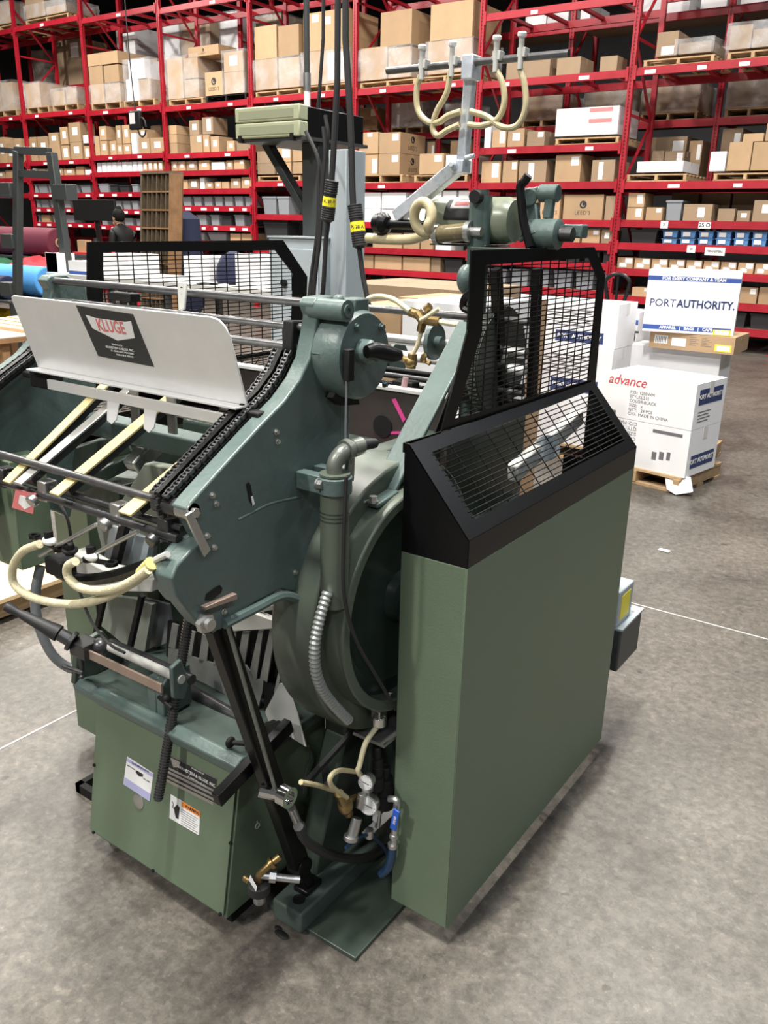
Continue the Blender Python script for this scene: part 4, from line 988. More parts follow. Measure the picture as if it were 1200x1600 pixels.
m = MB(); m.prism(tr([(525, 612), (560, 622), (562, 632), (535, 634), (520, 622)], x=-1.0), (-0.02, 0, 0)); m.build('drum_shoe', M['blackmat'], dr)
a = P(520, 484, x=-1.0); m = MB(); m.cyl(V((-1.05, a.y, a.z)), V((-0.965, a.y, a.z)), 0.020, n=20).ringcyl(V((-0.968, a.y, a.z)), V((-0.962, a.y, a.z)), 0.012, 0.006); m.build('pivot_sleeve', M['teal'], press)
a = P(552, 480, x=-0.99); m = MB(); m.box(a.x - 0.03, a.x + 0.012, a.y - 0.01, a.y + 0.035, a.z - 0.018, a.z + 0.016).ball(a + V((-0.02, -0.02, 0.012)), 0.012); m.build('lug_block', M['teal'], press, bevel=0.003)
MB().prism(tr([(486, 552), (512, 556), (512, 560), (490, 558)], x=PXo), (0.02, 0, 0)).build('ear', M['teal'], sp_)

# vertical air pipe clamped to the plate
pc = P(523, 800, x=-0.955); pz0 = P(523, 930, x=-0.955).z; pz1 = P(523, 742, x=-0.955).z
def px_(z): return V((pc.x, pc.y, z))
m = MB(); m.cyl(px_(pz0 - 0.02), px_(pz1), 0.0285, n=24); zr = P(523, 812, x=-0.955).z
for k in range(3): m.ringcyl(px_(zr + k * 0.008), px_(zr + k * 0.008 + 0.004), 0.0285, 0.02)
m.cyl(px_(pz1), px_(pz1 + 0.004), 0.030, n=24)
pipe = m.build('air_pipe', M['dirtyteal'], press)
m = MB(); e0 = px_(pz1); m.tube([e0, e0 + V((0, 0, 0.022)), e0 + V((0.004, 0.014, 0.040)), e0 + V((0.006, 0.045, 0.046))], 0.0155, n=14)
m.ringcyl(e0 + V((0.005, 0.025, 0.044)), e0 + V((0.006, 0.036, 0.046)), 0.0205, 0.01).cyl(e0 + V((0.006, 0.045, 0.046)), e0 + V((0.01, 0.070, 0.047)), 0.0165, n=12)
m.cyl(e0 + V((0.0, 0.045, -0.02)), e0 + V((0.002, 0.045, 0.04)), 0.010, n=10)
m.build('elbow', M['pipemetal'], pipe)
MB().cyl(e0 + V((0.01, 0.068, 0.047)), e0 + V((0.016, 0.108, 0.044)), 0.0125, 0.010, n=12).build('black_fitting', M['rubber'], pipe)
m = MB(); b0 = P(475, 752, x=PXo)
m.prism([V((PXo, b0.y, px_(pz1).z - 0.035)), V((PXo, b0.y, px_(pz1).z + 0.0)), V((PXo, pc.y - 0.028, px_(pz1).z + 0.0)), V((PXo, pc.y - 0.028, px_(pz1).z - 0.035))], (0.06, 0, 0))
m.ringcyl(px_(pz1 - 0.035), px_(pz1 - 0.002), 0.034, 0.026, n=24); m.box(PXo, -0.95, pc.y + 0.026, pc.y + 0.05, pz1 - 0.035, pz1)
cl = m.build('pipe_clamp', M['teal'], pipe, bevel=0.002)
MB().hexbolt(P(497, 756, x=PXo + 0.061), (1, 0, 0), 0.009, 0.012).build('clamp_bolt', M['steel'], cl)
# ribbed conduit curling down, thin black line beside it
cp = tr([(512, 925), (500, 965), (492, 1010), (495, 1055), (512, 1090), (545, 1126)], x=-0.945)
def resample(pts, n):
    e = [pts[0] * 2 - pts[1]] + pts + [pts[-1] * 2 - pts[-2]]; o = []
    for i in range(1, len(e) - 2):
        for j in range(40):
            t = j / 40; a, b, c, d = e[i - 1], e[i], e[i + 1], e[i + 2]
            o.append(0.5 * ((2 * b) + (c - a) * t + (2 * a - 5 * b + 4 * c - d) * t * t + (3 * b - a - 3 * c + d) * t ** 3))
    o.append(pts[-1]); L = [0]
    for a, b in zip(o, o[1:]): L.append(L[-1] + (b - a).length)
    out = []; k = 0
    for i in range(n + 1):
        s_ = L[-1] * i / n
        while k < len(L) - 2 and L[k + 1] < s_: k += 1
        out.append(o[k].lerp(o[k + 1], min(1, (s_ - L[k]) / max(1e-9, L[k + 1] - L[k]))))
    return out
m = MB(); m.tube(resample(cp, 76), lambda i, n: 0.0122 if i % 2 else 0.0098, n=10, smooth=False); m.build('ribbed_conduit', M['conduit'], press)
MB().tube(tr([(541, 745), (537, 850), (538, 930), (556, 1000), (590, 1060), (618, 1108)], x=-0.914), 0.0040, n=8).build('black_tube', M['rubber'], press)

# broad green stay from the guard ring up to the top shaft
f0 = P(577, 783, x=-0.995); g_ = P(600, 765, x=-0.985); h_ = P(735, 505, x=-0.985)
m = MB(); m.bar(V((-0.985, g_.y, g_.z)), V((-0.985, h_.y, h_.z)), 0.062, 0.010, (0, -0.7, 0.5))
m.bar(V((-0.985, g_.y + 0.004, g_.z)), V((-0.985, g_.y - 0.075, g_.z - 0.012)), 0.075, 0.010)
st = m.build('stay', M['teal'], press, bevel=0.003)
m = MB()
for (u, v) in [(567, 783), (583, 785)]: m.hexbolt(P(u, v, z=g_.z - 0.006), (0, 0, 1), 0.009, 0.014)
m.build('stay_bolt', M['steel'], st)
m = MB(); m.prism(tr([(737, 520), (741, 520), (692, 672), (680, 676)], x=-0.93), (-0.004, 0, 0)); m.build('stay_web', M['black'], press)

# ---- upper pneumatic group behind the right guard
yq = 2.0
pa = P(752, 306, y=yq); m = MB(); m.cyl((pa.x, yq, 0.95), (pa.x, yq, pa.z), 0.029, n=24); m.cyl((pa.x - 0.0, yq - 0.005, pa.z - 0.002), (pa.x, yq - 0.005, pa.z + 0.014), 0.022, n=16)
post = m.build('corner_post', M['teal'], press)
MB().cyl((pa.x + 0.005, yq - 0.024, pa.z - 0.004), (pa.x + 0.005, yq - 0.045, pa.z - 0.004), 0.016, n=16).build('post_plug', M['blackmat'], post)
c0 = P(674, 347, y=2.06); c1 = P(806, 342, y=2.06); cz = (c0.z + c1.z) / 2
m = MB(); L = c1.x - c0.x; m.lathe([(0, 0.035), (0.012, 0.054), (0.03, 0.059), (L - 0.02, 0.059), (L, 0.052), (L + 0.001, 0.02)], V((c0.x, 2.06, cz)), (1, 0, 0), 36); ac = m.build('air_cylinder', M['darkgreen'], press); ac.data.materials[0] = mat('cylinder_paint', (0.22, 0.245, 0.18), 0.28, var=0.12)
# label wrapped on the front of the cylinder
def arc_patch(x0, x1, a0, a1, r, name, mt, parent):
    q = []; n = 8
    for i in range(n + 1):
        a = a0 + (a1 - a0) * i / n
        for x in (x0, x1): q.append(V((x, 2.06 - r * math.cos(a), cz + r * math.sin(a))))
    fs = [(2 * i, 2 * i + 1, 2 * i + 3, 2 * i + 2) for i in range(n)]
    m = MB(); m._add(q, fs); o = m.build(name, mt, parent); s_ = o.modifiers.new('thickness', 'SOLIDIFY'); s_.thickness = 0.0006; return o
xl = P(693, 330, y=2.0).x; xr = P(736, 330, y=2.0).x
arc_patch(xl, xr, 0.0, 1.05, 0.0597, 'cylinder_label', M['ink'], ac); arc_patch(xl + 0.015, xr - 0.008, 0.50, 0.98, 0.0603, 'label_shield', M['paper'], ac); arc_patch(xl + 0.025, xr - 0.015, 0.64, 0.86, 0.061, 'label_name', M['palered'], ac)
m = MB(); a = P(676, 383, y=2.0); m.box(a.x, a.x + 0.17, 1.985, 2.12, cz - 0.064, cz - 0.060).build('drip_shield', M['darkgreen'], press, bevel=0.001)
a = P(681, 366, y=1.97); b = P(737, 362, y=1.97); m = MB(); m.cyl(a + V((0.01, 0, 0)), b - V((0.012, 0, 0)), 0.0225, n=20); mf = m.build('muffler', M['brass'], press); mf.data.materials[0] = mat('brown_tinted_filter', (0.16, 0.13, 0.07), 0.25, var=0.2, scale=20)
MB().cyl(a, a + V((0.014, 0, 0)), 0.026, n=20).build('muffler_collar', M['steel'], mf); MB().cyl(b - V((0.014, 0, 0)), b, 0.026, n=20).cyl(b, b + V((0.03, 0, 0)), 0.012, n=12).build('muffler_collar', M['steel'], mf)
lp = []
cc = P(662, 340, y=1.96)
for k in range(12):
    t = -1.2 + k * 0.56; lp.append(cc + V((0.034 * math.cos(t), 0.004 * (k - 6), 0.038 * math.sin(t))))
MB().tube([a + V((-0.004, 0, 0))] + lp[1:], 0.0135, n=12, k=4).build('hose_loop', M['hoseo'], press)
m = MB(); k0 = P(603, 350, y=2.02); m.lathe([(0, 0.012), (0.004, 0.028), (0.03, 0.03), (0.04, 0.022), (0.045, 0.016)], k0 + V((-0.03, 0, 0)), (1, -0.25, 0.05), 20); k1 = P(680, 352, y=2.02); m.cyl(k0, k1, 0.013, n=14); m.build('pivot_shaft', M['black'], press)
MB().tube(tr([(574, 372), (600, 374), (640, 374), (668, 366)], y=2.02), 0.014, n=12).build('supply_hose', M['hoseo'], press)
# bell-crank group to the right of the cylinder
m = MB(); h0 = P(858, 366, y=1.98); h1 = P(884, 362, y=1.98)
m.lathe([(0, 0.034), (0.05, 0.036), (0.075, 0.036), (0.08, 0.026)], V((h0.x - 0.05, 1.98, h0.z)), (1, 0, 0), 28); bk = m.build('rocker_hub', M['teal'], press)
MB().cyl(V((h0.x + 0.028, 1.98, h0.z)), V((h0.x + 0.062, 1.98, h0.z)), 0.017, n=16).build('rocker_shaft', M['darksteel'], bk)
a = P(880, 350, y=2.0); b = P(897, 372, y=2.0); MB().box(a.x, a.x + 0.05, 2.0, 2.04, b.z, a.z).build('end_block', M['teal'], bk, bevel=0.004)
m = MB(); m.bar(P(832, 318, y=1.99), P(838, 388, y=1.99), 0.03, 0.022, (0, 1, 0)); m.cyl(P(826, 308, y=1.97), P(826, 308, y=2.03), 0.022, n=16); m.bar(P(826, 304, y=2), P(866, 296, y=2), 0.026, 0.026); m.build('bell_crank', M['teal'], press, bevel=0.004)
m = MB(); a = P(862, 302, y=1.99); m.cyl(a + V((-0.03, 0, 0)), a + V((0.018, 0, 0)), 0.021, n=18); m.bar(P(860, 310, y=1.985), P(856, 342, y=1.985), 0.022, 0.02, (0, 1, 0)); m.build('clevis', M['teal'], press, bevel=0.003)
m = MB(); m.tube(tr([(826, 274), (819, 284), (813, 292), (815, 318), (818, 345), (828, 386)], y=1.94), 0.011, n=10, k=4); m.build('shift_lever', M['black'], press)
m = MB(); m.box(h0.x - 0.19, h0.x - 0.02, 1.93, 2.06, h0.z - 0.058, h0.z - 0.035).cyl(P(812, 376, y=1.95), P(838, 362, y=1.95), 0.006, n=8).build('top_bracket', M['darkgreen'], press, bevel=0.003)
q = P(728, 450 - 14, y=1.9); m = MB(); m.ball(q, 0.028, sc=(0.8, 1, 1.3)); m.build('acorn_cover', M['teal'], press)
m = MB(); m.tube(tr([(737, 456), (726, 466), (724, 480), (734, 486)], y=1.86), 0.010, n=8); m.build('hook_handle', M['black'], press)

# delivery arm: galvanised square tube with a cross rod of suction nozzles
yA = 1.98
a0 = P(622, 338, y=2.03); a1 = P(722, 256, y=yA); a2 = P(738, 90, y=yA - 0.02)
m = MB(); m.bar(a0, a1, 0.034, 0.036, (0, -1, 0)); lower = m.build('delivery_arm', M['galv'], press, bevel=0.003)
m = MB(); m.bar(a1 + V((0, 0, -0.02)), a2, 0.024, 0.026, (0, -1, 0)); m.build('upper_tube', M['galv'], lower, bevel=0.003)
m = MB(); m.box(a1.x - 0.022, a1.x + 0.014, yA - 0.022, yA + 0.022, a1.z - 0.022, a1.z + 0.008).hexbolt(P(708, 257, y=yA - 0.026), (0, -1, 0), 0.008, 0.012).cyl(P(727, 247, y=yA - 0.02), P(741, 243, y=yA - 0.02), 0.006)
m.build('joint_clamp', M['galv'], lower, bevel=0.002)
MB().box(a2.x - 0.016, a2.x + 0.016, yA - 0.045, yA - 0.0, a2.z - 0.05, a2.z + 0.004).build('rod_clamp', M['galv'], lower, bevel=0.003)
r0 = P(605, 111, y=yA - 0.03); r1 = P(889, 83, y=yA - 0.03)
MB().cyl(r0, r1, 0.0085, n=12).build('cross_rod', M['rodsteel'], lower)
nz = []
for (u, v) in [(659, 100), (706, 95), (775, 87), (814, 82)]:
    q = P(u, v, y=yA - 0.045); m = MB()
    m.cyl(q + V((0, 0, -0.035)), q + V((0, 0, 0.03)), 0.0065, n=12).box(q.x - 0.008, q.x + 0.012, q.y - 0.004, q.y + 0.02, q.z - 0.010, q.z + 0.010); m.build('suction_nozzle', M['palegrey'], lower, bevel=0.001)
    MB().lathe([(0, 0.007), (0.004, 0.0105), (0.010, 0.0105), (0.013, 0.007)], q + V((0, 0, 0.03)), (0.1, -0.2, 1), 16).build('suction_cup', M['paper'], lower)
    nz.append(q)
def hz(pts): return tr(pts, y=yA - 0.04)
for path in ([(657, 118), (651, 140), (653, 172), (668, 190), (685, 191), (700, 181), (720, 174)],
             [(704, 112), (698, 145), (682, 175), (676, 200), (684, 212), (700, 203), (718, 195)],
             [(774, 108), (785, 130), (788, 160), (778, 185), (755, 196), (732, 195)],
             [(812, 105), (820, 135), (821, 170), (808, 196), (785, 199), (760, 182), (735, 174)]):
    MB().tube(hz(path), 0.0075, n=10, k=8).build('suction_hose', M['hoseo'], lower)

# ---- feeder: rails, rods, feed board and guide strips
prx = [(p.y, p.z) for p in pp]
edge = [(p.y, p.z) for p in tr([(292, 790), (350, 727), (405, 667), (445, 626), (469, 592), (484, 558)], x=PXo)]
def along(poly, n):
    L = [0]; 
    for a, b in zip(poly, poly[1:]): L.append(L[-1] + math.hypot(b[0] - a[0], b[1] - a[1]))
    out = []
    for k in range(n + 1):
        s_ = L[-1] * k / n; i = max(j for j in range(len(L)) if L[j] <= s_ + 1e-9); i = min(i, len(poly) - 2)
        t = (s_ - L[i]) / (L[i + 1] - L[i]); out.append((poly[i][0] + (poly[i + 1][0] - poly[i][0]) * t, poly[i][1] + (poly[i + 1][1] - poly[i][1]) * t))
    return out
def rail(xr, sgn):
    """black channel with two roller chains running up the inside of a side plate"""
    m = MB()
    for (a, b) in zip(edge, edge[1:]):
        m.bar(V((xr - sgn * 0.030, a[0], a[1] - 0.006)), V((xr - sgn * 0.030, b[0], b[1] - 0.006)), 0.052, 0.006, (0, -0.7, 0.7))
        m.bar(V((xr - sgn * 0.031, a[0], a[1] + 0.004)), V((xr - sgn * 0.031, b[0], b[1] + 0.004)), 0.010, 0.016, (0, -0.7, 0.7))
    r = m.build('chain_rail', M['black'], press)
    for off in (0.014, 0.047):
        pts = along(edge, 46); m = MB()
        for k, (a, b) in enumerate(zip(pts, pts[1:])):
            x = xr - sgn * off; A = V((x, a[0], a[1] + 0.006)); B = V((x, b[0], b[1] + 0.006)); d = B - A
            wdt = 0.013 if k % 2 else 0.009
            for s_ in (-1, 1): m.bar(A - d * 0.15 + V((s_ * wdt / 2, 0, 0)), B + d * 0.15 + V((s_ * wdt / 2, 0, 0)), 0.002, 0.0075, (0, -0.7, 0.7))
            m.cyl(A - V((0.007, 0, 0)), A + V((0.007, 0, 0)), 0.0032, n=6)
        c = m.build('roller_chain', M['darksteel'], r); c['kind'] = 'stuff'
rail(PXi, 1); rail(PL, -1)
sp = P(283, 795, x=-1.06); m = MB(); m.cyl((-1.12, sp.y, sp.z), (-1.062, sp.y, sp.z), 0.017, n=16)
for k in range(10):
    t = k * 0.628; m.box(-1.10, -1.095, sp.y + 0.02 * math.cos(t) - 0.004, sp.y + 0.02 * math.cos(t) + 0.004, sp.z + 0.02 * math.sin(t) - 0.004, sp.z + 0.02 * math.sin(t) + 0.004)
m.build('sprocket', M['darksteel'], press)
m = MB(); m.cyl((-1.062, sp.y, sp.z), (-1.030, sp.y, sp.z), 0.016, n=20).cyl((-1.030, sp.y, sp.z), (-1.022, sp.y, sp.z), 0.009, n=6); m.build('sprocket_stub', M['steel'], press)
# round rods across the machine
def rod(u, v, xr, x0, x1, r, mt, name):
    q = P(u, v, x=xr); return MB().cyl((x0, q.y, q.z), (x1, q.y, q.z), r, n=14).build(name, M[mt], press)
rod(490, 474, PXo - 0.02, PL, PXi, 0.0085, 'rodsteel', 'top_rod')
rod(475, 512, PXi, PL, PXi, 0.0075, 'rodsteel', 'guide_rod')
rod(475, 544, PXi, PL, PXi, 0.0085, 'rodsteel', 'guide_rod')
rod(276, 790, -1.08, PL + 0.02, -1.06, 0.0085, 'rodsteel', 'front_rod')
b1 = P(285, 826, x=-1.07); b2 = P(280, 842, x=-1.07)
MB().cyl((PL + 0.02, b1.y, b1.z), (-1.07, b1.y, b1.z), 0.0065, n=12).build('gripper_rod', M['darksteel'], press)
MB().cyl((PL + 0.02, b2.y, b2.z), (-1.07, b2.y, b2.z), 0.0085, n=12).build('gripper_rod', M['darksteel'], press)
# hangers and clamps on the gripper rods
for (u, v) in [(262, 812), (188, 802), (75, 775), (8, 745)]:
    q = P(u, v, y=b1.y); m = MB(); m.box(q.x - 0.014, q.x + 0.014, b1.y - 0.014, b1.y + 0.016, b2.z - 0.012, b1.z + 0.013); m.cyl((q.x - 0.012, b1.y - 0.02, b2.z - 0.006), (q.x - 0.012, b1.y - 0.034, b2.z - 0.012), 0.013, n=14)
    m.build('rod_clamp', M['darksteel'] if u > 200 or u < 20 else M['steel'], press, bevel=0.003)
# black arm hanging behind the drum and perforated stop on the top rod
q = P(448, 500, x=-1.10); m = MB(); m.prism(tr([(442, 500), (478, 500), (478, 512), (458, 520), (458, 560), (462, 582), (455, 590), (446, 580), (440, 548)], x=-1.105), (0.025, 0, 0)); m.build('rocker_arm', M['blackmat'], press, bevel=0.003)
q = P(292, 452, y=1.24); m = MB()
o_ = [V((q.x - 0.014, 1.232, q.z + 0.016)), V((q.x + 0.014, 1.232, q.z + 0.016)), V((q.x + 0.012, 1.225, q.z - 0.040)), V((q.x - 0.008, 1.225, q.z - 0.045))]
m.prism(o_, (0, -0.006, 0)); ps = m.build('sheet_stop', M['palegrey'], press, bevel=0.003)
m = MB()
for k in range(3): m.cyl(V((q.x + 0.001, 1.2262 - 0.0015 * k, q.z + 0.002 - k * 0.015)), V((q.x + 0.001, 1.2245 - 0.0015 * k, q.z + 0.002 - k * 0.015)), 0.0042, n=10)
m.build('stop_hole', M['blackmat'], ps)
m = MB(); q = P(195, 462, y=1.26); m.box(q.x - 0.05, q.x + 0.03, 1.25, 1.28, q.z - 0.012, q.z + 0.006).build('rod_sleeve', M['blackmat'], press, bevel=0.002)
# aluminium feed board with hinge flange, printed plate on it
bx0, bx1 = -1.745, -1.088; yb_, zb2, yt_, zt2 = 1.109, 1.300, 1.061, 1.462
def bp(x, t, off=0.0):
    n = V((0, -(zt2 - zb2), -(yb_ - yt_))).normalized(); return V((x, yb_ + (yt_ - yb_) * t, zb2 + (zt2 - zb2) * t)) + n * off
NB = V((0, -(zt2 - zb2), -(yb_ - yt_))).normalized()
cr = 0.03; pts = [bp(bx0, 0), bp(bx1, 0), bp(bx1, 0.80), bp(bx1 - 0.006, 0.91), bp(bx1 - 0.018, 0.98), bp(bx1 - 0.035, 1.0), bp(bx0 + 0.012, 1.0), bp(bx0 + 0.003, 0.98), bp(bx0, 0.93)]
fb_ = MB().prism(pts, NB * -0.004).build('feed_board', M['alu'], press, bevel=0.0012)
fb_['label'] = 'brushed aluminium feed board carrying a black maker\'s plate'
MB().box(bx0, bx1, yb_ - 0.030, yb_ + 0.002, zb2 - 0.003, zb2).build('board_flange', M['alu'], fb_)
def onb(u, v, off): 
    p0 = bp(0, 0, off); d = ROT @ camray(u, v); t = (p0 - CAMLOC).dot(NB) / d.dot(NB); return CAMLOC + d * t
mk = MB().prism([onb(u, v, 0.0) for u, v in [(119, 477), (208, 491), (241, 573), (154, 556)]], NB * 0.001).build('maker_plate', M['ink'], fb_)
mk.data.materials[0] = mat('dark_grey_plate', (0.035, 0.036, 0.038), 0.4)
MB().prism([onb(u, v, 0.001) for u, v in [(134, 492), (141, 494), (150, 497), (195, 503), (205, 502), (211, 528), (184, 532), (145, 513)]], NB * 0.0006).build('maker_shield', M['paper'], fb_)
UB = V((0, yt_ - yb_, zt2 - zb2)).normalized()
q = onb(173, 511, 0.002); text('maker_name', 'KLUGE', M['palered'], fb_, q, (1, 0, 0), UB, 0.036, bold=0.0006, xs=0.78)
for (u, v, s_, z_) in [(183, 539, 'Manufactured by', 0.0048), (187, 545, 'BRANDTJEN & KLUGE, INC.', 0.0072), (191, 550.5, 'ST. CROIX FALLS, WISCONSIN', 0.0052), (195, 556, 'SALES  PARTS  SERVICE', 0.0052)]:
    text('maker_print', s_, M['paper'], fb_, onb(u, v, 0.0018), (1, 0, 0), UB, z_)
# angle rails and side blocks under the board
m = MB(); m.box(bx0 + 0.06, bx1 - 0.01, yb_ - 0.02, yb_ - 0.012, zb2 - 0.040, zb2 - 0.018); m.build('lower_angle', M['alu'], press, bevel=0.001)
MB().cyl((bx0 + 0.1, yb_ + 0.03, zb2 - 0.05), (bx1 - 0.02, yb_ + 0.03, zb2 - 0.05), 0.007, n=10).build('stop_rod', M['steel'], press)
MB().cyl((bx0 + 0.16, yb_ + 0.07, zb2 - 0.06), (bx1 - 0.02, yb_ + 0.07, zb2 - 0.06), 0.012, n=12).build('stop_shaft', M['steel'], press)
for x in (bx0 - 0.02, bx1 - 0.03): 
    m = MB(); m.box(x, x + 0.07, yb_ - 0.012, yb_ + 0.03, zb2 - 0.045, zb2 - 0.006).box(x - 0.045, x, yb_ - 0.002, yb_ + 0.012, zb2 - 0.03, zb2 - 0.015).build('board_block', M['blackmat'], press, bevel=0.004)
for (u, v) in [(178, 622), (236, 632), (345, 655)]:
    q = P(u, v, y=yb_ - 0.014); m = MB()
    m.prism([V((q.x - 0.018, q.y, zb2 - 0.03)), V((q.x + 0.022, q.y, zb2 - 0.03)), V((q.x + 0.022, q.y - 0.012, zb2 - 0.072)), V((q.x + 0.010, q.y - 0.016, zb2 - 0.084)), V((q.x - 0.008, q.y - 0.014, zb2 - 0.078))], (0, -0.003, 0)); m.build('side_finger', M['alu'], press, bevel=0.001)
for (u, v) in [(211, 640), (269, 655)]:
    q = P(u, v, y=yb_ + 0.04); MB().box(q.x - 0.012, q.x + 0.012, q.y - 0.003, q.y + 0.003, zb2 - 0.10, zb2 - 0.02).build('finger_post', M['steel'], press)
# four guide strips running down to the gripper rods
for (u0, v0, u1, v1, mt, wd) in [(163, 613, 18, 735, 'strip', 0.026), (172, 630, 48, 742, 'steel', 0.026), (232, 648, 104, 758, 'strip', 0.030), (345, 676, 213, 787, 'strip', 0.034)]:
    a = P(u0, v0, y=1.115); b = P(u1, v1, y=0.905); xm = (a.x + b.x) / 2
    a2_ = V((xm, a.y, a.z)); b2_ = V((xm, b.y, b.z)); d = (b2_ - a2_).normalized()
    m = MB(); m.bar(a2_ - d * 0.13, b2_ + d * 0.03, wd, 0.005, (0, -0.5, 0.8)); s_ = m.build('guide_strip', M[mt], press, bevel=0.001)
    MB().bar(a2_ - d * 0.10 - V((0, 0, 0.012)), b2_ - V((0, 0, 0.012)), wd * 0.55, 0.018, (0, -0.5, 0.8)).build('strip_backing', M['darksteel'], s_)
# pale green cross beam and the parts seen below it
a = P(90, 637, y=1.30); m = MB(); m.box(PL, PXi, 1.285, 1.35, a.z - 0.05, a.z - 0.0); m.build('cross_beam', M['teal'], press, bevel=0.006)
m = MB(); q0 = P(110, 706, y=1.40); m.box(q0.x, q0.x + 0.34, 1.30, 1.42, q0.z - 0.075, q0.z - 0.015); m.box(q0.x - 0.25, q0.x + 0.4, 1.33, 1.37, q0.z - 0.12, q0.z - 0.095); m.build('platen_arm', M['darkgreen'], press, bevel=0.004)
m = MB(); m.bar(P(55, 735, y=1.24), P(200, 690, y=1.42), 0.03, 0.06).bar(P(120, 760, y=1.22), P(222, 712, y=1.4), 0.02, 0.035); m.build('toggle_link', M['darkgreen'], press, bevel=0.004)
m = MB(); m.prism(tr([(225, 724), (290, 735), (300, 745), (250, 850), (190, 820), (178, 800)], y=1.22), (0, 0.03, 0)); m.build('ink_plate', M['greybox'], press, bevel=0.004); bpy.data.objects['ink_plate'].data.materials[0] = mat('grey_green_plate', (0.13, 0.145, 0.115), 0.45, var=0.1)
m = MB(); m.bar(P(205, 730, y=1.3), P(240, 690, y=1.38), 0.05, 0.03).bar(P(212, 735, y=1.3), P(248, 695, y=1.38), 0.015, 0.05); m.build('roller_stock', M['steel'], press, bevel=0.006)
# rear dark housing across the back of the machine
z0, z1 = 0.60, P(595, 607, y=1.78).z
m = MB(); m.box(PL, -1.05, 1.78, 1.80, z0, z1); rp = m.build('rear_panel', mat('brown_black_panel', (0.035, 0.028, 0.024), 0.5, var=0.25, scale=5), press)
MB().box(PL, -1.05, 1.772, 1.806, z1, z1 + 0.008).build('panel_edge', M['palegrey'], rp)
MB().prism(tr([(612, 624), (618, 622), (634, 655), (630, 660)], y=1.779), (0, -0.001, 0)).build('pink_tape', M['pink'], rp)
MB().prism(tr([(608, 674), (626, 674), (626, 678), (610, 678)], y=1.779), (0, -0.001, 0)).build('pink_tape', M['pink'], rp)
q = P(598, 666, y=1.779); MB().cyl(q, q + V((0, -0.003, 0)), 0.030, n=24).build('panel_port', M['blackmat'], rp)
zsh = P(560, 748, y=1.7).z
MB().box(-1.45, -1.02, 1.50, 1.78, zsh - 0.012, zsh).build('rear_shelf', M['palegrey'], press)
m = MB(); q = P(552, 750, z=zsh + 0.001); m.prism([V((q.x - 0.05, q.y - 0.02, zsh)), V((q.x + 0.12, q.y + 0.02, zsh)), V((q.x + 0.12, q.y + 0.10, zsh)), V((q.x - 0.05, q.y + 0.06, zsh))], (0, 0, 0.004)); m.build('pink_sheet', M['pink'], press)
# main platen body and dark interior plates between the side frames
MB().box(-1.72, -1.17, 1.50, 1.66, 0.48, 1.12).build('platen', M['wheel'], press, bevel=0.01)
MB().prism(tr([(150, 820), (152, 790), (210, 800), (240, 812), (236, 880), (160, 862)], y=1.34), (0, 0.02, 0)).build('platen_sheet', M['palegrey'], press, bevel=0.002); bpy.data.objects['platen_sheet'].data.materials[0] = mat('dull_grey_green_sheet', (0.20, 0.225, 0.195), 0.45, var=0.12)
m = MB(); m.prism(tr([(165, 930), (210, 936), (238, 945), (226, 1018), (200, 1012), (158, 978)], y=1.32), (0, 0.015, 0)); m.build('lower_sheet', bpy.data.objects['platen_sheet'].data.materials[0], press)
MB().prism(tr([(226, 935), (262, 945), (270, 1000), (228, 1019), (215, 1000)], y=1.36), (0, 0.01, 0)).build('lower_sheet', M['greyhose'], press)
m = MB(); m.bar(P(222, 930, y=1.27), P(199, 1030, y=1.27), 0.014, 0.012, (0, 1, 0)); m.bar(P(163, 935, y=1.28), P(150, 990, y=1.28), 0.014, 0.012, (0, 1, 0)); m.build('form_roller_arm', M['blackmat'], press)
m = MB(); m.prism(tr([(88, 878), (110, 862), (160, 890), (238, 905), (236, 926), (150, 924), (110, 905)], y=1.2), (0, 0.05, 0)); m.build('ledge', M['palegrey'], press, bevel=0.004)
m = MB(); m.prism(tr([(172, 822), (192, 826), (178, 890), (160, 885)], y=1.28), (0, 0.02, 0)); m.prism(tr([(186, 830), (235, 842), (226, 885), (180, 880)], y=1.31), (0, 0.02, 0)); m.build('platen_bar', M['greybox'], press)
m = MB(); m.bar(P(200, 800, y=1.27), P(178, 890, y=1.27), 0.022, 0.02, (0, 1, 0)).build('platen_gib', M['blackmat'], press)
# slotted delivery grille
gm = mat('worn_grey_grille', (0.30, 0.30, 0.29), 0.4, 0.4, var=0.15, scale=9)
gr = MB().prism(tr([(262, 1042), (263, 1010), (300, 1026), (345, 1040), (374, 1030), (384, 1040), (400, 1062), (412, 1060), (410, 1080), (402, 1112), (398, 1130), (360, 1090), (320, 1068)], y=1.30), (0, 0.004, 0)).build('slotted_grille', gm, press)
for q in ([(269, 974), (279, 977), (273, 1016), (263, 1012)], [(295, 984), (305, 988), (298, 1030), (286, 1024)], [(316, 991), (327, 996), (322, 1040), (310, 1034)], [(340, 985), (352, 985), (345, 1042), (333, 1040)], [(360, 986), (369, 987), (362, 1045), (350, 1044)], [(379, 987), (390, 987), (381, 1044), (370, 1036)], [(404, 985), (411, 985), (400, 1064), (389, 1054)], [(422, 982), (430, 982), (417, 1066), (406, 1060)]):
    MB().prism(tr(q, y=1.30), (0, 0.004, 0)).build('grille_bar', gm, gr)
MB().prism(tr([(447, 984), (454, 983), (448, 1015), (440, 1049), (433, 1082), (422, 1111), (417, 1110), (429, 1077), (437, 1040), (443, 1010)], y=1.30), (0, 0.012, 0)).build('grille_rib', gm, gr)
m = MB(); m.prism(tr([(344, 970), (393, 957), (452, 979), (426, 983), (360, 987)], y=1.285), (0, 0.02, 0)); m.build('grille_top', M['palegrey'], gr, bevel=0.002)
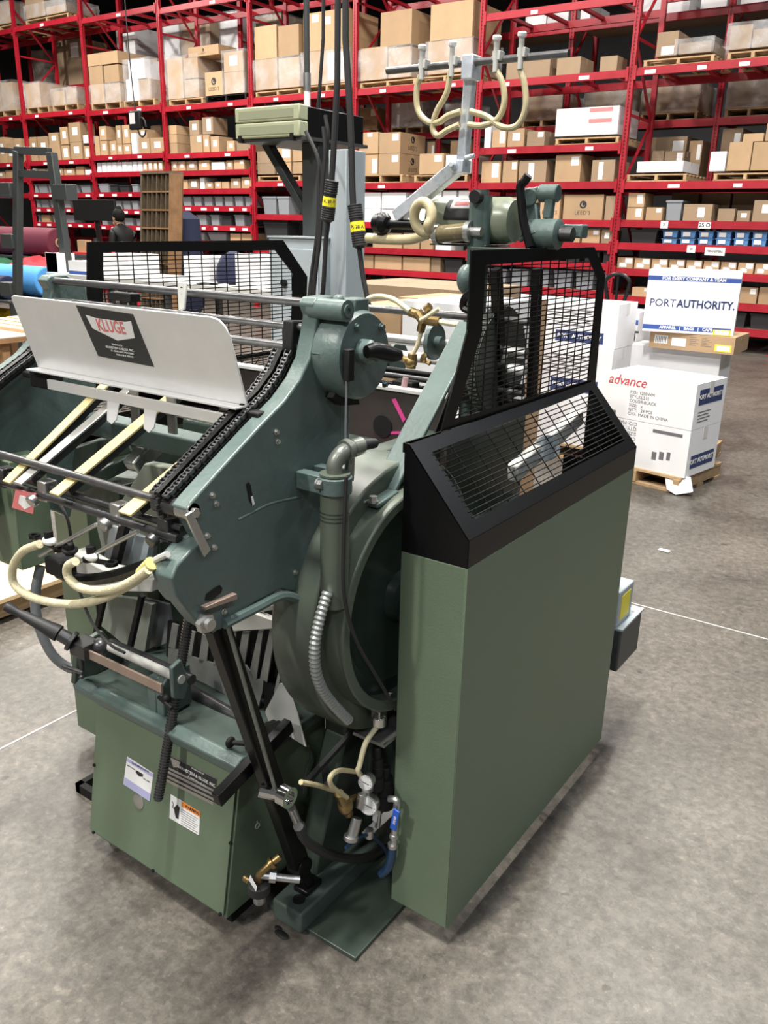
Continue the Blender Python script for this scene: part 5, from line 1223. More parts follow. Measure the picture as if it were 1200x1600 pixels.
m = MB(); m.bar(P(440, 940, y=1.33), P(424, 1090, y=1.33), 0.024, 0.02, (0, 1, 0)).box(P(426, 1075, y=1.31).x - 0.02, P(426, 1075, y=1.31).x + 0.014, 1.30, 1.33, P(426, 1150, y=1.31).z, P(426, 1066, y=1.31).z); m.build('grille_post', M['black'], press)
m = MB(); m.bar(P(395, 955, y=1.30), P(436, 947, y=1.30), 0.008, 0.01).bar(P(399, 957, y=1.3), P(434, 972, y=1.3), 0.008, 0.01).bar(P(458, 944, y=1.3), P(452, 978, y=1.3), 0.01, 0.01, (0, 1, 0)); m.build('grille_brace', gm, press)
MB().prism(tr([(437, 1068), (449, 1071), (464, 1115), (478, 1167), (421, 1131), (414, 1112)], y=1.27), (0, 0.003, 0)).build('white_chute', M['palegrey'], press)
m = MB(); m.bar(P(390, 1165, x=-1.16), P(442, 1138, x=-1.16), 0.03, 0.035).bar(P(420, 1140, x=-1.17), P(440, 1132, x=-1.17), 0.05, 0.012); m.build('black_stop', M['black'], press, bevel=0.003)
# suction bar in front: thin tubes, hoses, curved black bar with lugs
ys = 0.86
for (pts, nm) in (([(62, 868), (150, 820), (202, 780)], 0), ([(116, 882), (216, 830), (226, 815)], 0)):
    MB().tube(tr(pts[:2], y=ys + 0.02), 0.0042, n=8, smooth=False).build('suction_tube', M['steel'], press)
m = MB()
MB().tube(tr([(62, 850), (35, 862), (20, 888), (24, 915), (55, 935), (110, 944), (160, 935), (205, 912), (228, 893)], y=ys), 0.0085, n=12, k=8).build('suction_hose', M['hose'], press)
MB().tube(tr([(118, 877), (106, 885), (107, 902), (125, 918), (155, 923), (185, 918), (210, 906), (232, 890)], y=ys - 0.01), 0.0085, n=12, k=8).build('suction_hose', M['hose'], press)
MB().cyl(P(222, 896, y=ys), P(237, 880, y=ys), 0.0125, n=14).build('yellow_joint', M['yellow'], press); bpy.data.objects['yellow_joint'].data.materials[0] = mat('yellowed_joint', (0.55, 0.52, 0.22), 0.4)
MB().tube(tr([(236, 882), (245, 874), (262, 866)], y=ys + 0.01), 0.006, n=8).build('clear_tube', M['palegrey'], press)
m = MB(); pth = tr([(92, 895), (120, 904), (150, 905), (190, 897), (240, 880)], y=ys + 0.03)
m.tube(pth, 0.012, n=8, k=8); m.build('curved_bar', M['black'], press)
m = MB(); q = P(95, 885, y=ys + 0.03); m.box(q.x - 0.028, q.x + 0.028, q.y - 0.018, q.y + 0.018, q.z - 0.016, q.z + 0.020).cyl(P(110, 868, y=ys + 0.03), P(107, 848, y=ys + 0.03), 0.010, n=12).ringcyl(P(109, 862, y=ys + 0.03), P(109, 856, y=ys + 0.03), 0.016, 0.008); m.build('bar_block', M['blackmat'], press, bevel=0.004)
for (u0, v0, u1, v1) in ((54, 838, 92, 858), (139, 874, 174, 881)):
    a = P(u0, v0, y=ys + 0.02); b = P(u1, v1, y=ys + 0.02); m = MB(); m.ringcyl(b - V((0, 0, 0.003)), b + V((0, 0, 0.004)), 0.012, 0.006, n=16); m.ringcyl(a - V((0, 0, 0.003)), a + V((0, 0, 0.004)), 0.012, 0.006, n=16); m.bar(a, b, 0.010, 0.006); m.build('lug_link', M['black'], press)
for (u, v) in ((77, 845), (143, 869)):
    q = P(u, v, y=ys + 0.015); MB().ball(q, 0.012, sc=(1.4, 1, 0.8)).build('white_nozzle', M['paper'], press)
    MB().cyl(q + V((0, 0, 0.006)), q + V((0, 0, 0.02)), 0.009, n=12).build('nozzle_nut', M['blackmat'], press)
# small red card hanging from the gripper rod
q = tr([(25, 764), (57, 771), (52, 803), (19, 793)], y=b1.y - 0.02); rc = MB().prism(q, (0, -0.001, 0)).build('red_card', M['palered'], press)
MB().prism(tr([(31, 774), (51, 779), (50, 790), (39, 796), (29, 786)], y=b1.y - 0.0212), (0, -0.0006, 0)).build('card_shield', M['paper'], rc)
# electrical box hanging at the left of the feed side, grey conduit from it
e0 = P(35, 892, x=-1.80); e1 = P(83, 878, x=-1.80); zt3 = 1.08
m = MB(); m.box(-1.90, -1.80, e0.y, e1.y + 0.01, e0.z, zt3); eb = m.build('electrical_box', M['green'], press, bevel=0.003)
q = P(52, 888, x=-1.82); 
MB().tube([V((-1.82, q.y + 0.02, q.z + 0.0)), P(55, 930, x=-1.82), P(60, 975, x=-1.815), P(80, 1020, x=-1.80), P(105, 1042, x=-1.78), P(128, 1048, x=-1.745)], 0.0125, n=12, k=8).build('grey_conduit', M['greyhose'], press)
MB().tube(tr([(88, 778), (105, 810), (112, 850), (118, 900), (140, 965), (170, 1005), (195, 1020)], y=1.05), 0.0036, n=6, k=8).build('black_lead', M['rubber'], press)

# ---- rear delivery rods, brass valve tree, discs seen between stay and drum
for (u, v, r, mt) in ((560, 480, 0.010, 'rodsteel'), (600, 528, 0.014, 'steel'), (600, 552, 0.014, 'alu'), (600, 584, 0.010, 'rodsteel'), (600, 576, 0.008, 'black'), (600, 598, 0.008, 'black')):
    q = P(u, v, y=1.95); MB().cyl((-1.5, 1.95, q.z), (-0.93, 1.95, q.z), r, n=12).build('delivery_rod', M[mt], press)
q = P(676, 534, y=1.9); MB().cyl(q, q + V((0.012, 0, 0)), 0.047, n=32).cyl(q, q + V((0.03, 0, 0)), 0.016, n=16).build('cam_disc', M['teal'], press)
q = P(618, 560, y=2.1); MB().cyl(q, q + V((0.012, 0, 0)), 0.05, n=28).build('cam_disc', M['teal'], press)
m = MB(); yv = 1.80
for (a, b, r) in (((640, 487), (657, 493), 0.012), ((652, 488), (664, 505), 0.013), ((664, 500), (687, 503), 0.012), ((660, 505), (657, 518), 0.011), ((665, 484), (672, 478), 0.010), ):
    m.cyl(P(*a, y=yv), P(*b, y=yv), r, n=10)
m.build('brass_tee', M['brass'], press)
m = MB()
for (a, b, r) in (((645, 553), (642, 575), 0.013), ((622, 558), (645, 566), 0.009)): m.cyl(P(*a, y=yv), P(*b, y=yv), r, n=10)
m.ball(P(642, 566, y=yv), 0.017); m.lathe([(0, 0.004), (0.004, 0.014), (0.008, 0.014), (0.010, 0.005)], P(624, 558, y=yv), (-1, -0.3, 0.1), 14); m.build('brass_valve', M['brass'], press)
m = MB(); m.cyl(P(664, 564, y=yv), P(672, 568, y=yv), 0.006, n=8).lathe([(0, 0.004), (0.003, 0.013), (0.007, 0.013), (0.010, 0.005)], P(664, 560, y=yv), (-0.6, -1, 0.4), 14).build('brass_tap', M['brass'], press)
MB().tube(tr([(573, 490), (573, 470), (590, 463), (615, 468), (640, 486)], y=yv - 0.1), 0.0065, n=10, k=8).build('clear_hose', M['hose'], press)
MB().tube(tr([(658, 518), (652, 540), (644, 555)], y=yv), 0.006, n=10).build('clear_hose', M['hose'], press)
MB().tube(tr([(686, 482), (668, 494), (657, 500)], y=yv - 0.02), 0.005, n=8).build('clear_hose', M['hose'], press)
MB().tube(tr([(687, 503), (705, 506), (730, 508)], y=yv), 0.0065, n=8).build('clear_hose', M['hose'], press)
m = MB(); m.cyl(P(634, 590, y=yv), P(629, 616, y=yv), 0.008, n=10); m.build('sight_tube', mat('clear_pink_tube', (0.75, 0.5, 0.52), 0.15, trans=0.6), press)
m = MB(); m.box(P(618, 600, y=1.9).x, P(650, 600, y=1.9).x, 1.88, 1.92, P(618, 612, y=1.9).z, P(618, 592, y=1.9).z); m.build('rod_carriage', M['blackmat'], press, bevel=0.004)
# large gear seen through the right guard and bright casting below the sloping mesh
gq = P(785, 565, x=-1.0); m = MB(); m.cyl((-1.03, gq.y, gq.z), (-1.0, gq.y, gq.z), 0.135, n=56); m.cyl((-1.0, gq.y, gq.z), (-0.975, gq.y, gq.z), 0.03, n=20)
for k in range(60):
    t = k * math.pi / 30; m.box(-1.028, -1.002, gq.y + 0.136 * math.cos(t) - 0.004, gq.y + 0.136 * math.cos(t) + 0.004, gq.z + 0.136 * math.sin(t) - 0.004, gq.z + 0.136 * math.sin(t) + 0.004)
m.build('cam_gear', mat('dull_gear_paint', (0.075, 0.088, 0.076), 0.45, var=0.15), press)
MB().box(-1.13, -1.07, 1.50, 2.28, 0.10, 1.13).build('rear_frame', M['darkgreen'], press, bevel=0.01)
MB().prism(tr([(258, 1060), (262, 970), (330, 985), (400, 965), (455, 975), (440, 1060), (420, 1130)], y=1.345), (0, 0.01, 0)).build('grille_gap_shade', M['blackmat'], press)  # added black sheet standing in for the shade seen through the grille gaps
m = MB(); m.bar(P(800, 740, x=-0.93), P(905, 650, x=-0.93), 0.03, 0.05, (0, -.4, 1)); m.build('connecting_rod', M['palegrey'], press, bevel=0.006)
m = MB(); m.cyl(P(855, 700, x=-0.96), P(855, 700, x=-0.90), 0.035, n=20); m.build('crank_boss', M['greybox'], press)
m = MB(); m.bar(P(785, 660, x=-1.0), P(775, 420, x=-1.0), 0.03, 0.02, (1, 0, 0)).bar(P(830, 640, x=-1.0), P(840, 420, x=-1.0), 0.03, 0.02, (1, 0, 0)); m.build('guard_post', M['black'], press)
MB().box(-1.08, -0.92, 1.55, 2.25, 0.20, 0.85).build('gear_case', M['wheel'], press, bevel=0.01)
# drive unit behind the right cover
q = P(985, 1050, x=-0.80)
m = MB(); m.box(-0.94, -0.752, 2.43, 2.63, 0.255, 0.405); du = m.build('drive_unit', M['colgrey'], press, bevel=0.006)
MB().box(-0.935, -0.77, 2.43, 2.56, 0.412, 0.535).build('drive_top', M['greybox'], du, bevel=0.004)
MB().box(-0.944, -0.748, 2.426, 2.634, 0.405, 0.412).build('unit_lid', M['greybox'], du)
MB().box(-0.77, -0.7685, 2.45, 2.53, 0.43, 0.515).build('yellow_label', M['yellow'], du)
MB().box(-0.92, -0.78, 2.345, 2.43, 0.27, 0.35).build('mounting_bracket', M['black'], du)
MB().cyl((-0.80, 2.60, 0.412), (-0.80, 2.60, 0.50), 0.012, n=12).build('relay', M['blackmat'], du)

# ---- air service unit between wheel and side cover
xa = -0.945
m = MB(); m.box(-1.0, -0.912, 1.33, 1.46, P(590, 1150, x=xa).z - 0.008, P(590, 1150, x=xa).z); m.build('valve_shelf', M['steel'], press)
m = MB(); q = P(592, 1125, x=xa); m.cyl(q + V((0, 0, -0.012)), q + V((0, 0, 0.012)), 0.018, n=20).box(q.x - 0.012, q.x + 0.012, q.y - 0.015, q.y + 0.015, q.z + 0.010, q.z + 0.032).cyl(P(604, 1098, x=xa), P(611, 1082, x=xa), 0.010, n=10).cyl(P(598, 1108, x=xa), P(606, 1096, x=xa), 0.013, n=10); m.build('toggle_valve', M['chrome'], press, bevel=0.002)
m = MB(); q = P(607, 1140, x=xa); m.box(q.x - 0.02, q.x + 0.015, q.y - 0.012, q.y + 0.03, q.z - 0.016, q.z + 0.006).build('valve_base', M['blackmat'], press, bevel=0.003)
MB().tube(tr([(590, 1134), (572, 1160), (562, 1195), (560, 1206), (572, 1222), (580, 1228)], x=xa), 0.0062, n=10, k=8).build('air_hose', M['hose'], press)
MB().tube(tr([(560, 1206), (530, 1204), (516, 1215), (520, 1230), (542, 1246)], x=xa - 0.01), 0.0058, n=10, k=8).build('air_hose', M['hoseo'], press)
MB().tube(tr([(470, 1222), (500, 1228), (530, 1238)], x=xa - 0.04), 0.0058, n=10).build('air_hose', M['hoseo'], press)
for (u, v0, v1, r) in ((589, 1168, 1212, 0.0140), (601, 1198, 1240, 0.0195)):
    a = P(u, v0, x=xa + 0.01); b = P(u, v1, x=xa + 0.01); h = a.z - b.z
    m = MB(); m.lathe([(0, r), (h * 0.35, r), (h * 0.36, r * 0.95), (h * 0.6, r * 0.95), (h * 0.61, r * 0.68), (h * 0.97, r * 0.66), (h, r * 0.5)], b, (0, 0, 1), 20); m.cyl(b + V((0, 0, -0.035)), b, r * 1.15, n=16); m.build('pressure_regulator', M['blackmat'], press)
for (u, v, r) in ((576, 1258, 0.0235), (572, 1222, 0.0185)):
    q = P(u, v, x=xa + 0.015); ax = (CAMLOC - q); ax.z *= 0.3; ax = (ax.normalized() + V((-0.25, -0.5, 0))).normalized()
    m = MB(); m.lathe([(-0.018, r * 0.9), (-0.004, r), (0.004, r), (0.005, r * 0.9)], q, ax, 28); g = m.build('pressure_gauge', M['steel'], press)
    MB().cyl(q + ax * 0.0052, q + ax * 0.006, r * 0.88, n=28).build('dial', M['paper'], g)
    rt = ax.cross(V((0, 0, 1))).normalized(); upv = rt.cross(ax); m = MB(); m.bar(q + ax * 0.0066 - rt * r * 0.5 - upv * r * 0.1, q + ax * 0.0066 + rt * r * 0.35 + upv * r * 0.12, 0.0004, 0.0016, upv)
    for k in range(9):
        t = -0.7 + k * (math.pi + 1.4) / 8; e = rt * math.cos(t) + upv * math.sin(t); m.bar(q + ax * 0.0064 + e * r * 0.66, q + ax * 0.0064 + e * r * 0.8, 0.0004, 0.0009, ax)
    m.build('needle_and_scale', M['ink'], g)
m = MB(); m.cyl(P(558, 1278, x=xa), P(549, 1310, x=xa), 0.0125, n=14).ringcyl(P(549, 1305, x=xa), P(548, 1312, x=xa), 0.017, 0.008).cyl(P(562, 1262, x=xa), P(566, 1240, x=xa), 0.010, n=12).box(P(574, 1226, x=xa).x - 0.008, P(574, 1226, x=xa).x + 0.012, P(574, 1226, x=xa).y - 0.01, P(574, 1226, x=xa).y + 0.01, P(574, 1236, x=xa).z, P(574, 1221, x=xa).z); m.build('pipe_fittings', M['steel'], press, bevel=0.001)
MB().cyl(P(577, 1308, x=xa), P(577, 1296, x=xa), 0.010, n=12).build('hose_barb', M['steel'], press); MB().cyl(P(593, 1262, x=xa), P(590, 1292, x=xa), 0.007, n=10).build('hose_barb', M['steel'], press)
m = MB(); m.ball(P(540, 1258, x=xa - 0.02), 0.018, sc=(1, 1, 1.4)).cyl(P(530, 1240, x=xa - .02), P(545, 1272, x=xa - .02), 0.011, n=12).cyl(P(545, 1250, x=xa - .02), P(556, 1246, x=xa - .02), 0.008, n=10); m.build('brass_elbow', M['brass'], press)
m = MB(); yv2 = 1.345; m.tube(tr([(608, 1248), (618, 1250), (621, 1258), (619, 1270)], y=yv2), 0.008, n=12, k=6).cyl(P(619, 1270, y=yv2), P(615, 1322, y=yv2), 0.0085, n=14).ball(P(616, 1307, y=yv2), 0.012).ringcyl(P(614, 1318, y=yv2), P(614, 1323, y=yv2), 0.0125, 0.006); m.build('ball_valve', M['steel'], press)
a = P(620, 1266, y=yv2 - 0.016); b = P(614, 1296, y=yv2 - 0.016); bl = MB().bar(a, b, 0.017, 0.004, (0, 1, 0)).build('valve_lever', M['valveblue'], press, bevel=0.001)
text('lever_print', 'FNW', M['white'], bl, (a + b) / 2 + V((0, -0.0026, 0)), (b - a), (1, 0, 0), 0.010)
MB().tube(tr([(614, 1322), (612, 1338), (606, 1356), (596, 1366)], y=yv2), 0.0105, n=10).build('blue_hose', M['bluehose'], press)
MB().tube(tr([(540, 1325), (560, 1308), (580, 1306), (600, 1325), (606, 1338)], x=xa), 0.004, n=8).build('blue_tube', M['bluehose'], press)
MB().prism(tr([(583, 1262), (590, 1262), (588, 1286), (582, 1282)], x=xa + 0.02), (0.0006, 0, 0)).build('paper_tag', M['paper'], press)
m = MB(); m.bar(P(505, 1190, x=-1.08), P(512, 1225, x=-1.02), 0.016, 0.016).bar(P(470, 1232, x=-1.05), P(556, 1138, x=-1.05), 0.012, 0.012); m.build('push_rod', M['darksteel'], press)
# oil filter and brass elbow beside the cabinet foot
yf = 1.10; q = P(405, 1392, y=yf)
m = MB(); m.lathe([(0, 0.022), (0.004, 0.026), (0.026, 0.026), (0.030, 0.020)], q + V((0, 0, -0.005)), (0, 0, 1), 24); fl = m.build('oil_filter', M['rubber'], press)
MB().lathe([(0, 0.0125), (0.003, 0.0145), (0.030, 0.0145)], q + V((0, 0, -0.032)), (0, 0, 1), 20).build('filter_bowl', M['steel'], fl)
m = MB(); m.tube([q + V((0, 0, 0.022)), q + V((0.002, 0, 0.045)), q + V((0.012, 0.012, 0.062)), q + V((0.03, 0.04, 0.085))], 0.0085, n=12, k=6); m.ringcyl(q + V((0.018, 0.020, 0.070)), q + V((0.022, 0.026, 0.075)), 0.014, 0.006); m.cyl(q + V((-0.045, 0, 0.012)), q + V((-0.02, 0, 0.012)), 0.008, n=12); m.build('brass_pipe', M['brass'], fl)
m = MB(); m.cyl(q + V((0.0, 0.0, 0.045)), q + V((0.075, 0.055, 0.032)), 0.0085, n=12).ringcyl(q + V((0.02, 0.014, 0.042)), q + V((0.032, 0.023, 0.040)), 0.0135, 0.006, n=6); m.build('nipple', M['steel'], fl)
MB().prism([q + V((-0.02, -0.012, 0.03)), q + V((0.012, -0.022, 0.022)), q + V((0.016, -0.022, 0.036)), q + V((-0.014, -0.012, 0.046))], (0, -0.0006, 0)).build('thread_tape', M['paper'], fl)
q = P(402, 1290, x=BR_); MB().ringcyl(q, q + V((0.002, 0, 0)), 0.008, 0.006).ball(q + V((0, 0.0, 0.012)), 0.0022).build('side_mark', M['palegrey'], press)
MB().tube(tr([(482, 1165), (486, 1182), (478, 1205), (474, 1240)], x=-1.15), 0.003, n=6).build('thin_pipe', M['darksteel'], press)

# ------------------------------------------------------------------ console column beside the press, hanging cables
yc = 2.58
con = thing('control_console', (-2.15, yc + 0.1, 0), 'pale olive control box on a dark column above a grey electrical cabinet', 'console')
ex0 = P(420, 372, y=yc).x; ex1 = P(505, 372, y=yc).x; ez = P(460, 372, y=yc).z
m = MB(); m.box(ex0, ex1, yc, yc + 0.22, 0.06, ez); ec = m.build('electrical_cabinet', M['greybox'], con, bevel=0.004)
MB().box(ex0 - 0.004, ex1 + 0.004, yc - 0.006, yc + 0.226, ez, ez + 0.006).build('cabinet_lid', M['greybox'], ec)
MB().box(ex0 + 0.02, ex1 - 0.02, yc - 0.008, yc, 0.2, ez - 0.04).build('cabinet_door', M['greybox'], ec, bevel=0.002)
m = MB(); q = P(445, 442, y=yc - 0.01); m.cyl(q, q - V((0, 0.012, 0)), 0.014, n=16).build('door_lock', M['blackmat'], ec)
MB().box(ex0 + 0.02, ex1 - 0.02, yc + 0.02, yc + 0.2, 0.0, 0.06).build('cabinet_plinth', M['blackmat'], ec)
lx0 = P(503, 372, y=yc).x; lx1 = P(530, 372, y=yc).x; lz = P(517, 232, y=yc).z
MB().box(lx0, lx1, yc + 0.04, yc + 0.16, 0.0, lz).build('grey_column', M['greybox'], con, bevel=0.003)
dx0 = P(477, 300, y=yc + 0.12).x; dx1 = P(503, 300, y=yc + 0.12).x
cz0 = P(420, 215, y=yc).z; cz1 = P(420, 165, y=yc).z
MB().box(dx0, dx1 - 0.002, yc + 0.1, yc + 0.2, ez + 0.007, cz0 - 0.012).build('dark_column', M['colgrey'], con, bevel=0.004)
a = P(414, 218, y=yc + 0.15); b = P(492, 352, y=yc + 0.15); MB().bar(a, b, 0.03, 0.045, (0, 1, 0)).build('brace', M['colgrey'], con, bevel=0.002)
fx0 = P(367, 190, y=yc).x; fx1 = P(468, 190, y=yc).x
MB().box(fx0 + 0.01, fx1 + 0.02, yc + 0.01, yc + 0.40, cz0 - 0.012, cz0).build('carrier_plate', M['colgrey'], con)
m = MB(); zm = (cz0 + cz1) / 2
m.box(fx0, fx1, yc, yc + 0.05, cz0, zm - 0.001).box(fx0, fx1, yc, yc + 0.05, zm + 0.001, cz1); cf = m.build('console_front', M['console'], con, bevel=0.005)
for z_a, z_b in ((zm + 0.012, cz1 - 0.014), (cz0 + 0.012, zm - 0.014)): MB().box(fx0 + 0.022, fx1 - 0.03, yc - 0.0015, yc + 0.004, z_a, z_b).build('recessed_panel', M['console2'], cf)
MB().box(fx0 + 0.004, fx1 - 0.002, yc + 0.05, yc + 0.40, cz0, cz1 - 0.004).build('console_body', M['black'], con, bevel=0.004)
for x in (fx0 + 0.02, fx1 - 0.045): MB().box(x, x + 0.015, yc - 0.006, yc + 0.02, cz0 - 0.014, cz0 + 0.012).build('console_foot', M['blackmat'], con)
for k, pts in enumerate(([(478, 205), (497, 250), (498, 300), (496, 360), (488, 420), (482, 470)], [(508, 180), (512, 215), (505, 270), (500, 330), (496, 400), (487, 455), (484, 472)], [(505, 198), (508, 240), (504, 300), (500, 370), (492, 440), (490, 472)])):
    MB().tube(tr(pts, y=yc - 0.10 - 0.015 * k), 0.007, n=8, k=8).build('control_lead', M['rubber'], con)
# rigid conduit dropping from the roof onto the console
cx_ = P(480, 150, y=yc + 0.12); top = 9.15
cd = thing('ceiling_conduit', (cx_.x, yc + 0.12, cz1), 'straight grey conduit dropping from above onto the pale console box', 'conduit')
MB().cyl((cx_.x, yc + 0.12, cz1 + 0.09), (cx_.x, yc + 0.12, top), 0.011, n=12).build('pipe', M['colgrey'], cd)
MB().cyl((cx_.x, yc + 0.12, cz1), (cx_.x, yc + 0.12, cz1 + 0.06), 0.012, n=12).build('white_coupling', M['white'], cd)
MB().cyl((cx_.x, yc + 0.12, cz1 + 0.06), (cx_.x, yc + 0.12, cz1 + 0.12), 0.014, n=12).build('coupling', M['steel'], cd)
def hang(name, label, low, conn, yv_, r, x_top):
    pts = tr(low, y=yv_); t = thing(name, pts[-1], label, 'cable')
    upd = (pts[0] - pts[1]).normalized(); up = pts[0] + V((upd.x * 0.6, 0, 0)) + V((0, 0, 9.1 - pts[0].z))
    i = conn[0]
    MB().tube([up] + resample(pts[:i + 1], 14), r, n=10, smooth=False).build('upper_cable', M['rubber'], t)
    if conn[1]:
        a = P(*conn[1], y=yv_); b = P(*conn[2], y=yv_); d = (b - a).normalized(); L = (b - a).length
        prof = [(0, r)]
        for k in range(6): prof += [(L * (0.02 + 0.055 * k), 0.024), (L * (0.05 + 0.055 * k), 0.024), (L * (0.055 + 0.055 * k), 0.0215)]
        prof += [(L * 0.36, 0.022), (L * 0.62, 0.022)]
        for k in range(6): prof += [(L * (0.64 + 0.055 * k), 0.025), (L * (0.67 + 0.055 * k), 0.025), (L * (0.675 + 0.055 * k), 0.0225)]
        prof += [(L, 0.014)]
        MB().lathe(prof, a, d, 18).build('twist_connector', M['rubber'], t)
        tg = MB(); tg.lathe([(L * 0.40, 0.0235), (L * 0.62, 0.0245)], a, d, 18); g = tg.build('yellow_tag', M['yellow'], t)
        mid = a + d * L * 0.51; f = (CAMLOC - mid); f.z = 0; f.normalize(); rt = V((0, 0, 1)).cross(f) 
        text('tag_marking', 'K 20 A', M['ink'], g, mid + f * 0.0252, rt, V((0, 0, 1)), 0.014, bold=0.0003)
    MB().tube(pts[i:], 0.0085 if r > 0.006 else 0.006, n=10, k=6).build('lower_cable', M['rubber'], t)
hang('power_cable', 'thick black cable with ribbed plug and yellow tag, hanging beside the console column', [(527, 130), (521, 240), (517, 300), (513, 345), (509, 380), (505, 450), (500, 478)], (2, (519, 281), (511, 347)), 2.42, 0.0105, 0)
hang('power_cable', 'thick black cable with yellow-tagged ribbed plug, hanging clear right of the column', [(540, 60), (548, 200), (552, 320), (561, 385), (567, 430), (577, 480)], (3, (554, 319), (563, 388)), 2.30, 0.0105, 0)
hang('power_cable', 'thin black cable hanging straight down behind the console box', [(505, 60), (498, 160), (497, 178)], (1, None, None), 2.85, 0.007, 0)

# ------------------------------------------------------------------ stacks of cartons on the floor behind the press
def wbox(x0, x1, y0, y1, z0, z1, label, mt='wcard', rz=0.0, name='white_carton', tape=True):
    o = carton(name, x0, x1, y0, y1, z0, z1, mt, (), tape, rz); tag(o, label, 'carton'); return o
def ftext(o, s_, fx, fz, size, mt='ink', align='CENTER', flip=False, bold=0.0, shear=0.0, face='front', space=1.0, xs=1.0):
    """print on the front (or right) face, position in fractions of the face"""
    me = o.data; xs_ = [v.co.x for v in me.vertices]; ys_ = [v.co.y for v in me.vertices]; zs_ = [v.co.z for v in me.vertices]
    O = ORG[o.name]
    if face == 'front': p = O + V((min(xs_) + (max(xs_) - min(xs_)) * fx, min(ys_) - 0.001, max(zs_) * fz)); r = V((1, 0, 0))
    else: p = O + V((max(xs_) + 0.001, min(ys_) + (max(ys_) - min(ys_)) * fx, max(zs_) * fz)); r = V((0, 1, 0))
    u = V((0, 0, 1))
    if flip: r = -r; u = -u
    return text('print', s_, M[mt], o, p, r, u, size, align, bold=bold, shear=shear, space=space, xs=xs)
def fpatch(o, a, b, c, d, mt, name='printed_band', face='front', t=0.0008):
    me = o.data; xs_ = [v.co.x for v in me.vertices]; ys_ = [v.co.y for v in me.vertices]; zs_ = [v.co.z for v in me.vertices]
    O = ORG[o.name]; H = max(zs_)
    if face == 'front':
        w_ = max(xs_) - min(xs_); x = O.x + min(xs_); y = O.y + min(ys_)
        return MB().box(x + a * w_, x + b * w_, y - t, y, O.z + c * H, O.z + d * H).build(name, M[mt], o)
    w_ = max(ys_) - min(ys_); y = O.y + min(ys_); x = O.x + max(xs_)
    return MB().box(x, x + t, y + a * w_, y + b * w_, O.z + c * H, O.z + d * H).build(name, M[mt], o)
rz = math.radians(-10)
p1 = pallet(-2.0, -1.32, 5.42, 0.0, depth=0.62, h=0.11); p1.rotation_euler.z = rz; tag(p1, 'wooden pallet on the floor under the white cartons marked in red', 'pallet'); p1.location = (-1.69, 5.76, 0)
cx0, cy0 = -1.672, 5.675
lo = wbox(cx0 - 0.325, cx0 + 0.325, cy0 - 0.215, cy0 + 0.215, 0.112, 0.425, 'scuffed white carton with upside-down print, lowest beside the aisle', rz=rz)
ftext(lo, 'P.O.: 1200WM\nSTYLE:L215\nCOLOR:BLACK\nSIZE:  M\nQTY:  24 PCS\nC/O: MADE IN CHINA', 0.42, 0.66, 0.034, 'greyink', 'LEFT', flip=True)
fpatch(lo, 0.60, 0.92, 0.83, 0.90, 'greyink', 'barcode'); fpatch(lo, 0.62, 0.67, 0.25, 0.42, 'greyink', 'print_mark'); fpatch(lo, 0.70, 0.75, 0.28, 0.45, 'greyink', 'print_mark'); fpatch(lo, 0.78, 0.82, 0.30, 0.47, 'greyink', 'print_mark')
fpatch(lo, 0.12, 0.90, 0.16, 0.44, 'navy', 'dark_label', 'side'); ftext(lo, 'PORT AUTHORITY', 0.5, 0.30, 0.045, 'white', face='side', bold=0.001)
hi = wbox(cx0 - 0.325, cx0 + 0.325, cy0 - 0.215, cy0 + 0.215, 0.428, 0.725, 'white carton with the red handwritten word across its front', rz=rz)
ftext(hi, 'P.O.: 1200WM\nSTYLE:L215\nCOLOR:BLACK\nSIZE:   xl\nQTY:   24 PCS\nC/O:  MADE IN CHINA', 0.30, 0.38, 0.029, 'greyink', 'LEFT')
ftext(hi, 'advance', 0.25, 0.85, 0.092, 'redink', shear=0.25, space=0.95)
fpatch(hi, 0.04, 0.16, 0.06, 0.15, 'greyink', 'barcode'); fpatch(hi, 0.12, 0.90, 0.52, 0.86, 'navy', 'dark_label', 'side'); ftext(hi, 'PORT AUTHORITY', 0.5, 0.69, 0.042, 'white', face='side', bold=0.001)
for k in range(4): fpatch(hi, 0.14, 0.5 + 0.06 * (k % 2), 0.14 + 0.07 * k, 0.165 + 0.07 * k, 'greyink', 'print_mark', 'side')
ft = MB(); q = V((-1.47, 5.44, 0.0)); ft.prism([q + V((-0.06, 0, 0.10)), q + V((0.10, -0.01, 0.115)), q + V((0.14, -0.05, 0.03)), q + V((0.05, -0.08, 0.004)), q + V((-0.02, -0.05, 0.02))], (0.01, 0.02, 0.003)); tag(ft.build('torn_sheet', M['paper'], bevel=0.004), 'torn white sheet hanging from the pallet edge to the floor', 'paper')
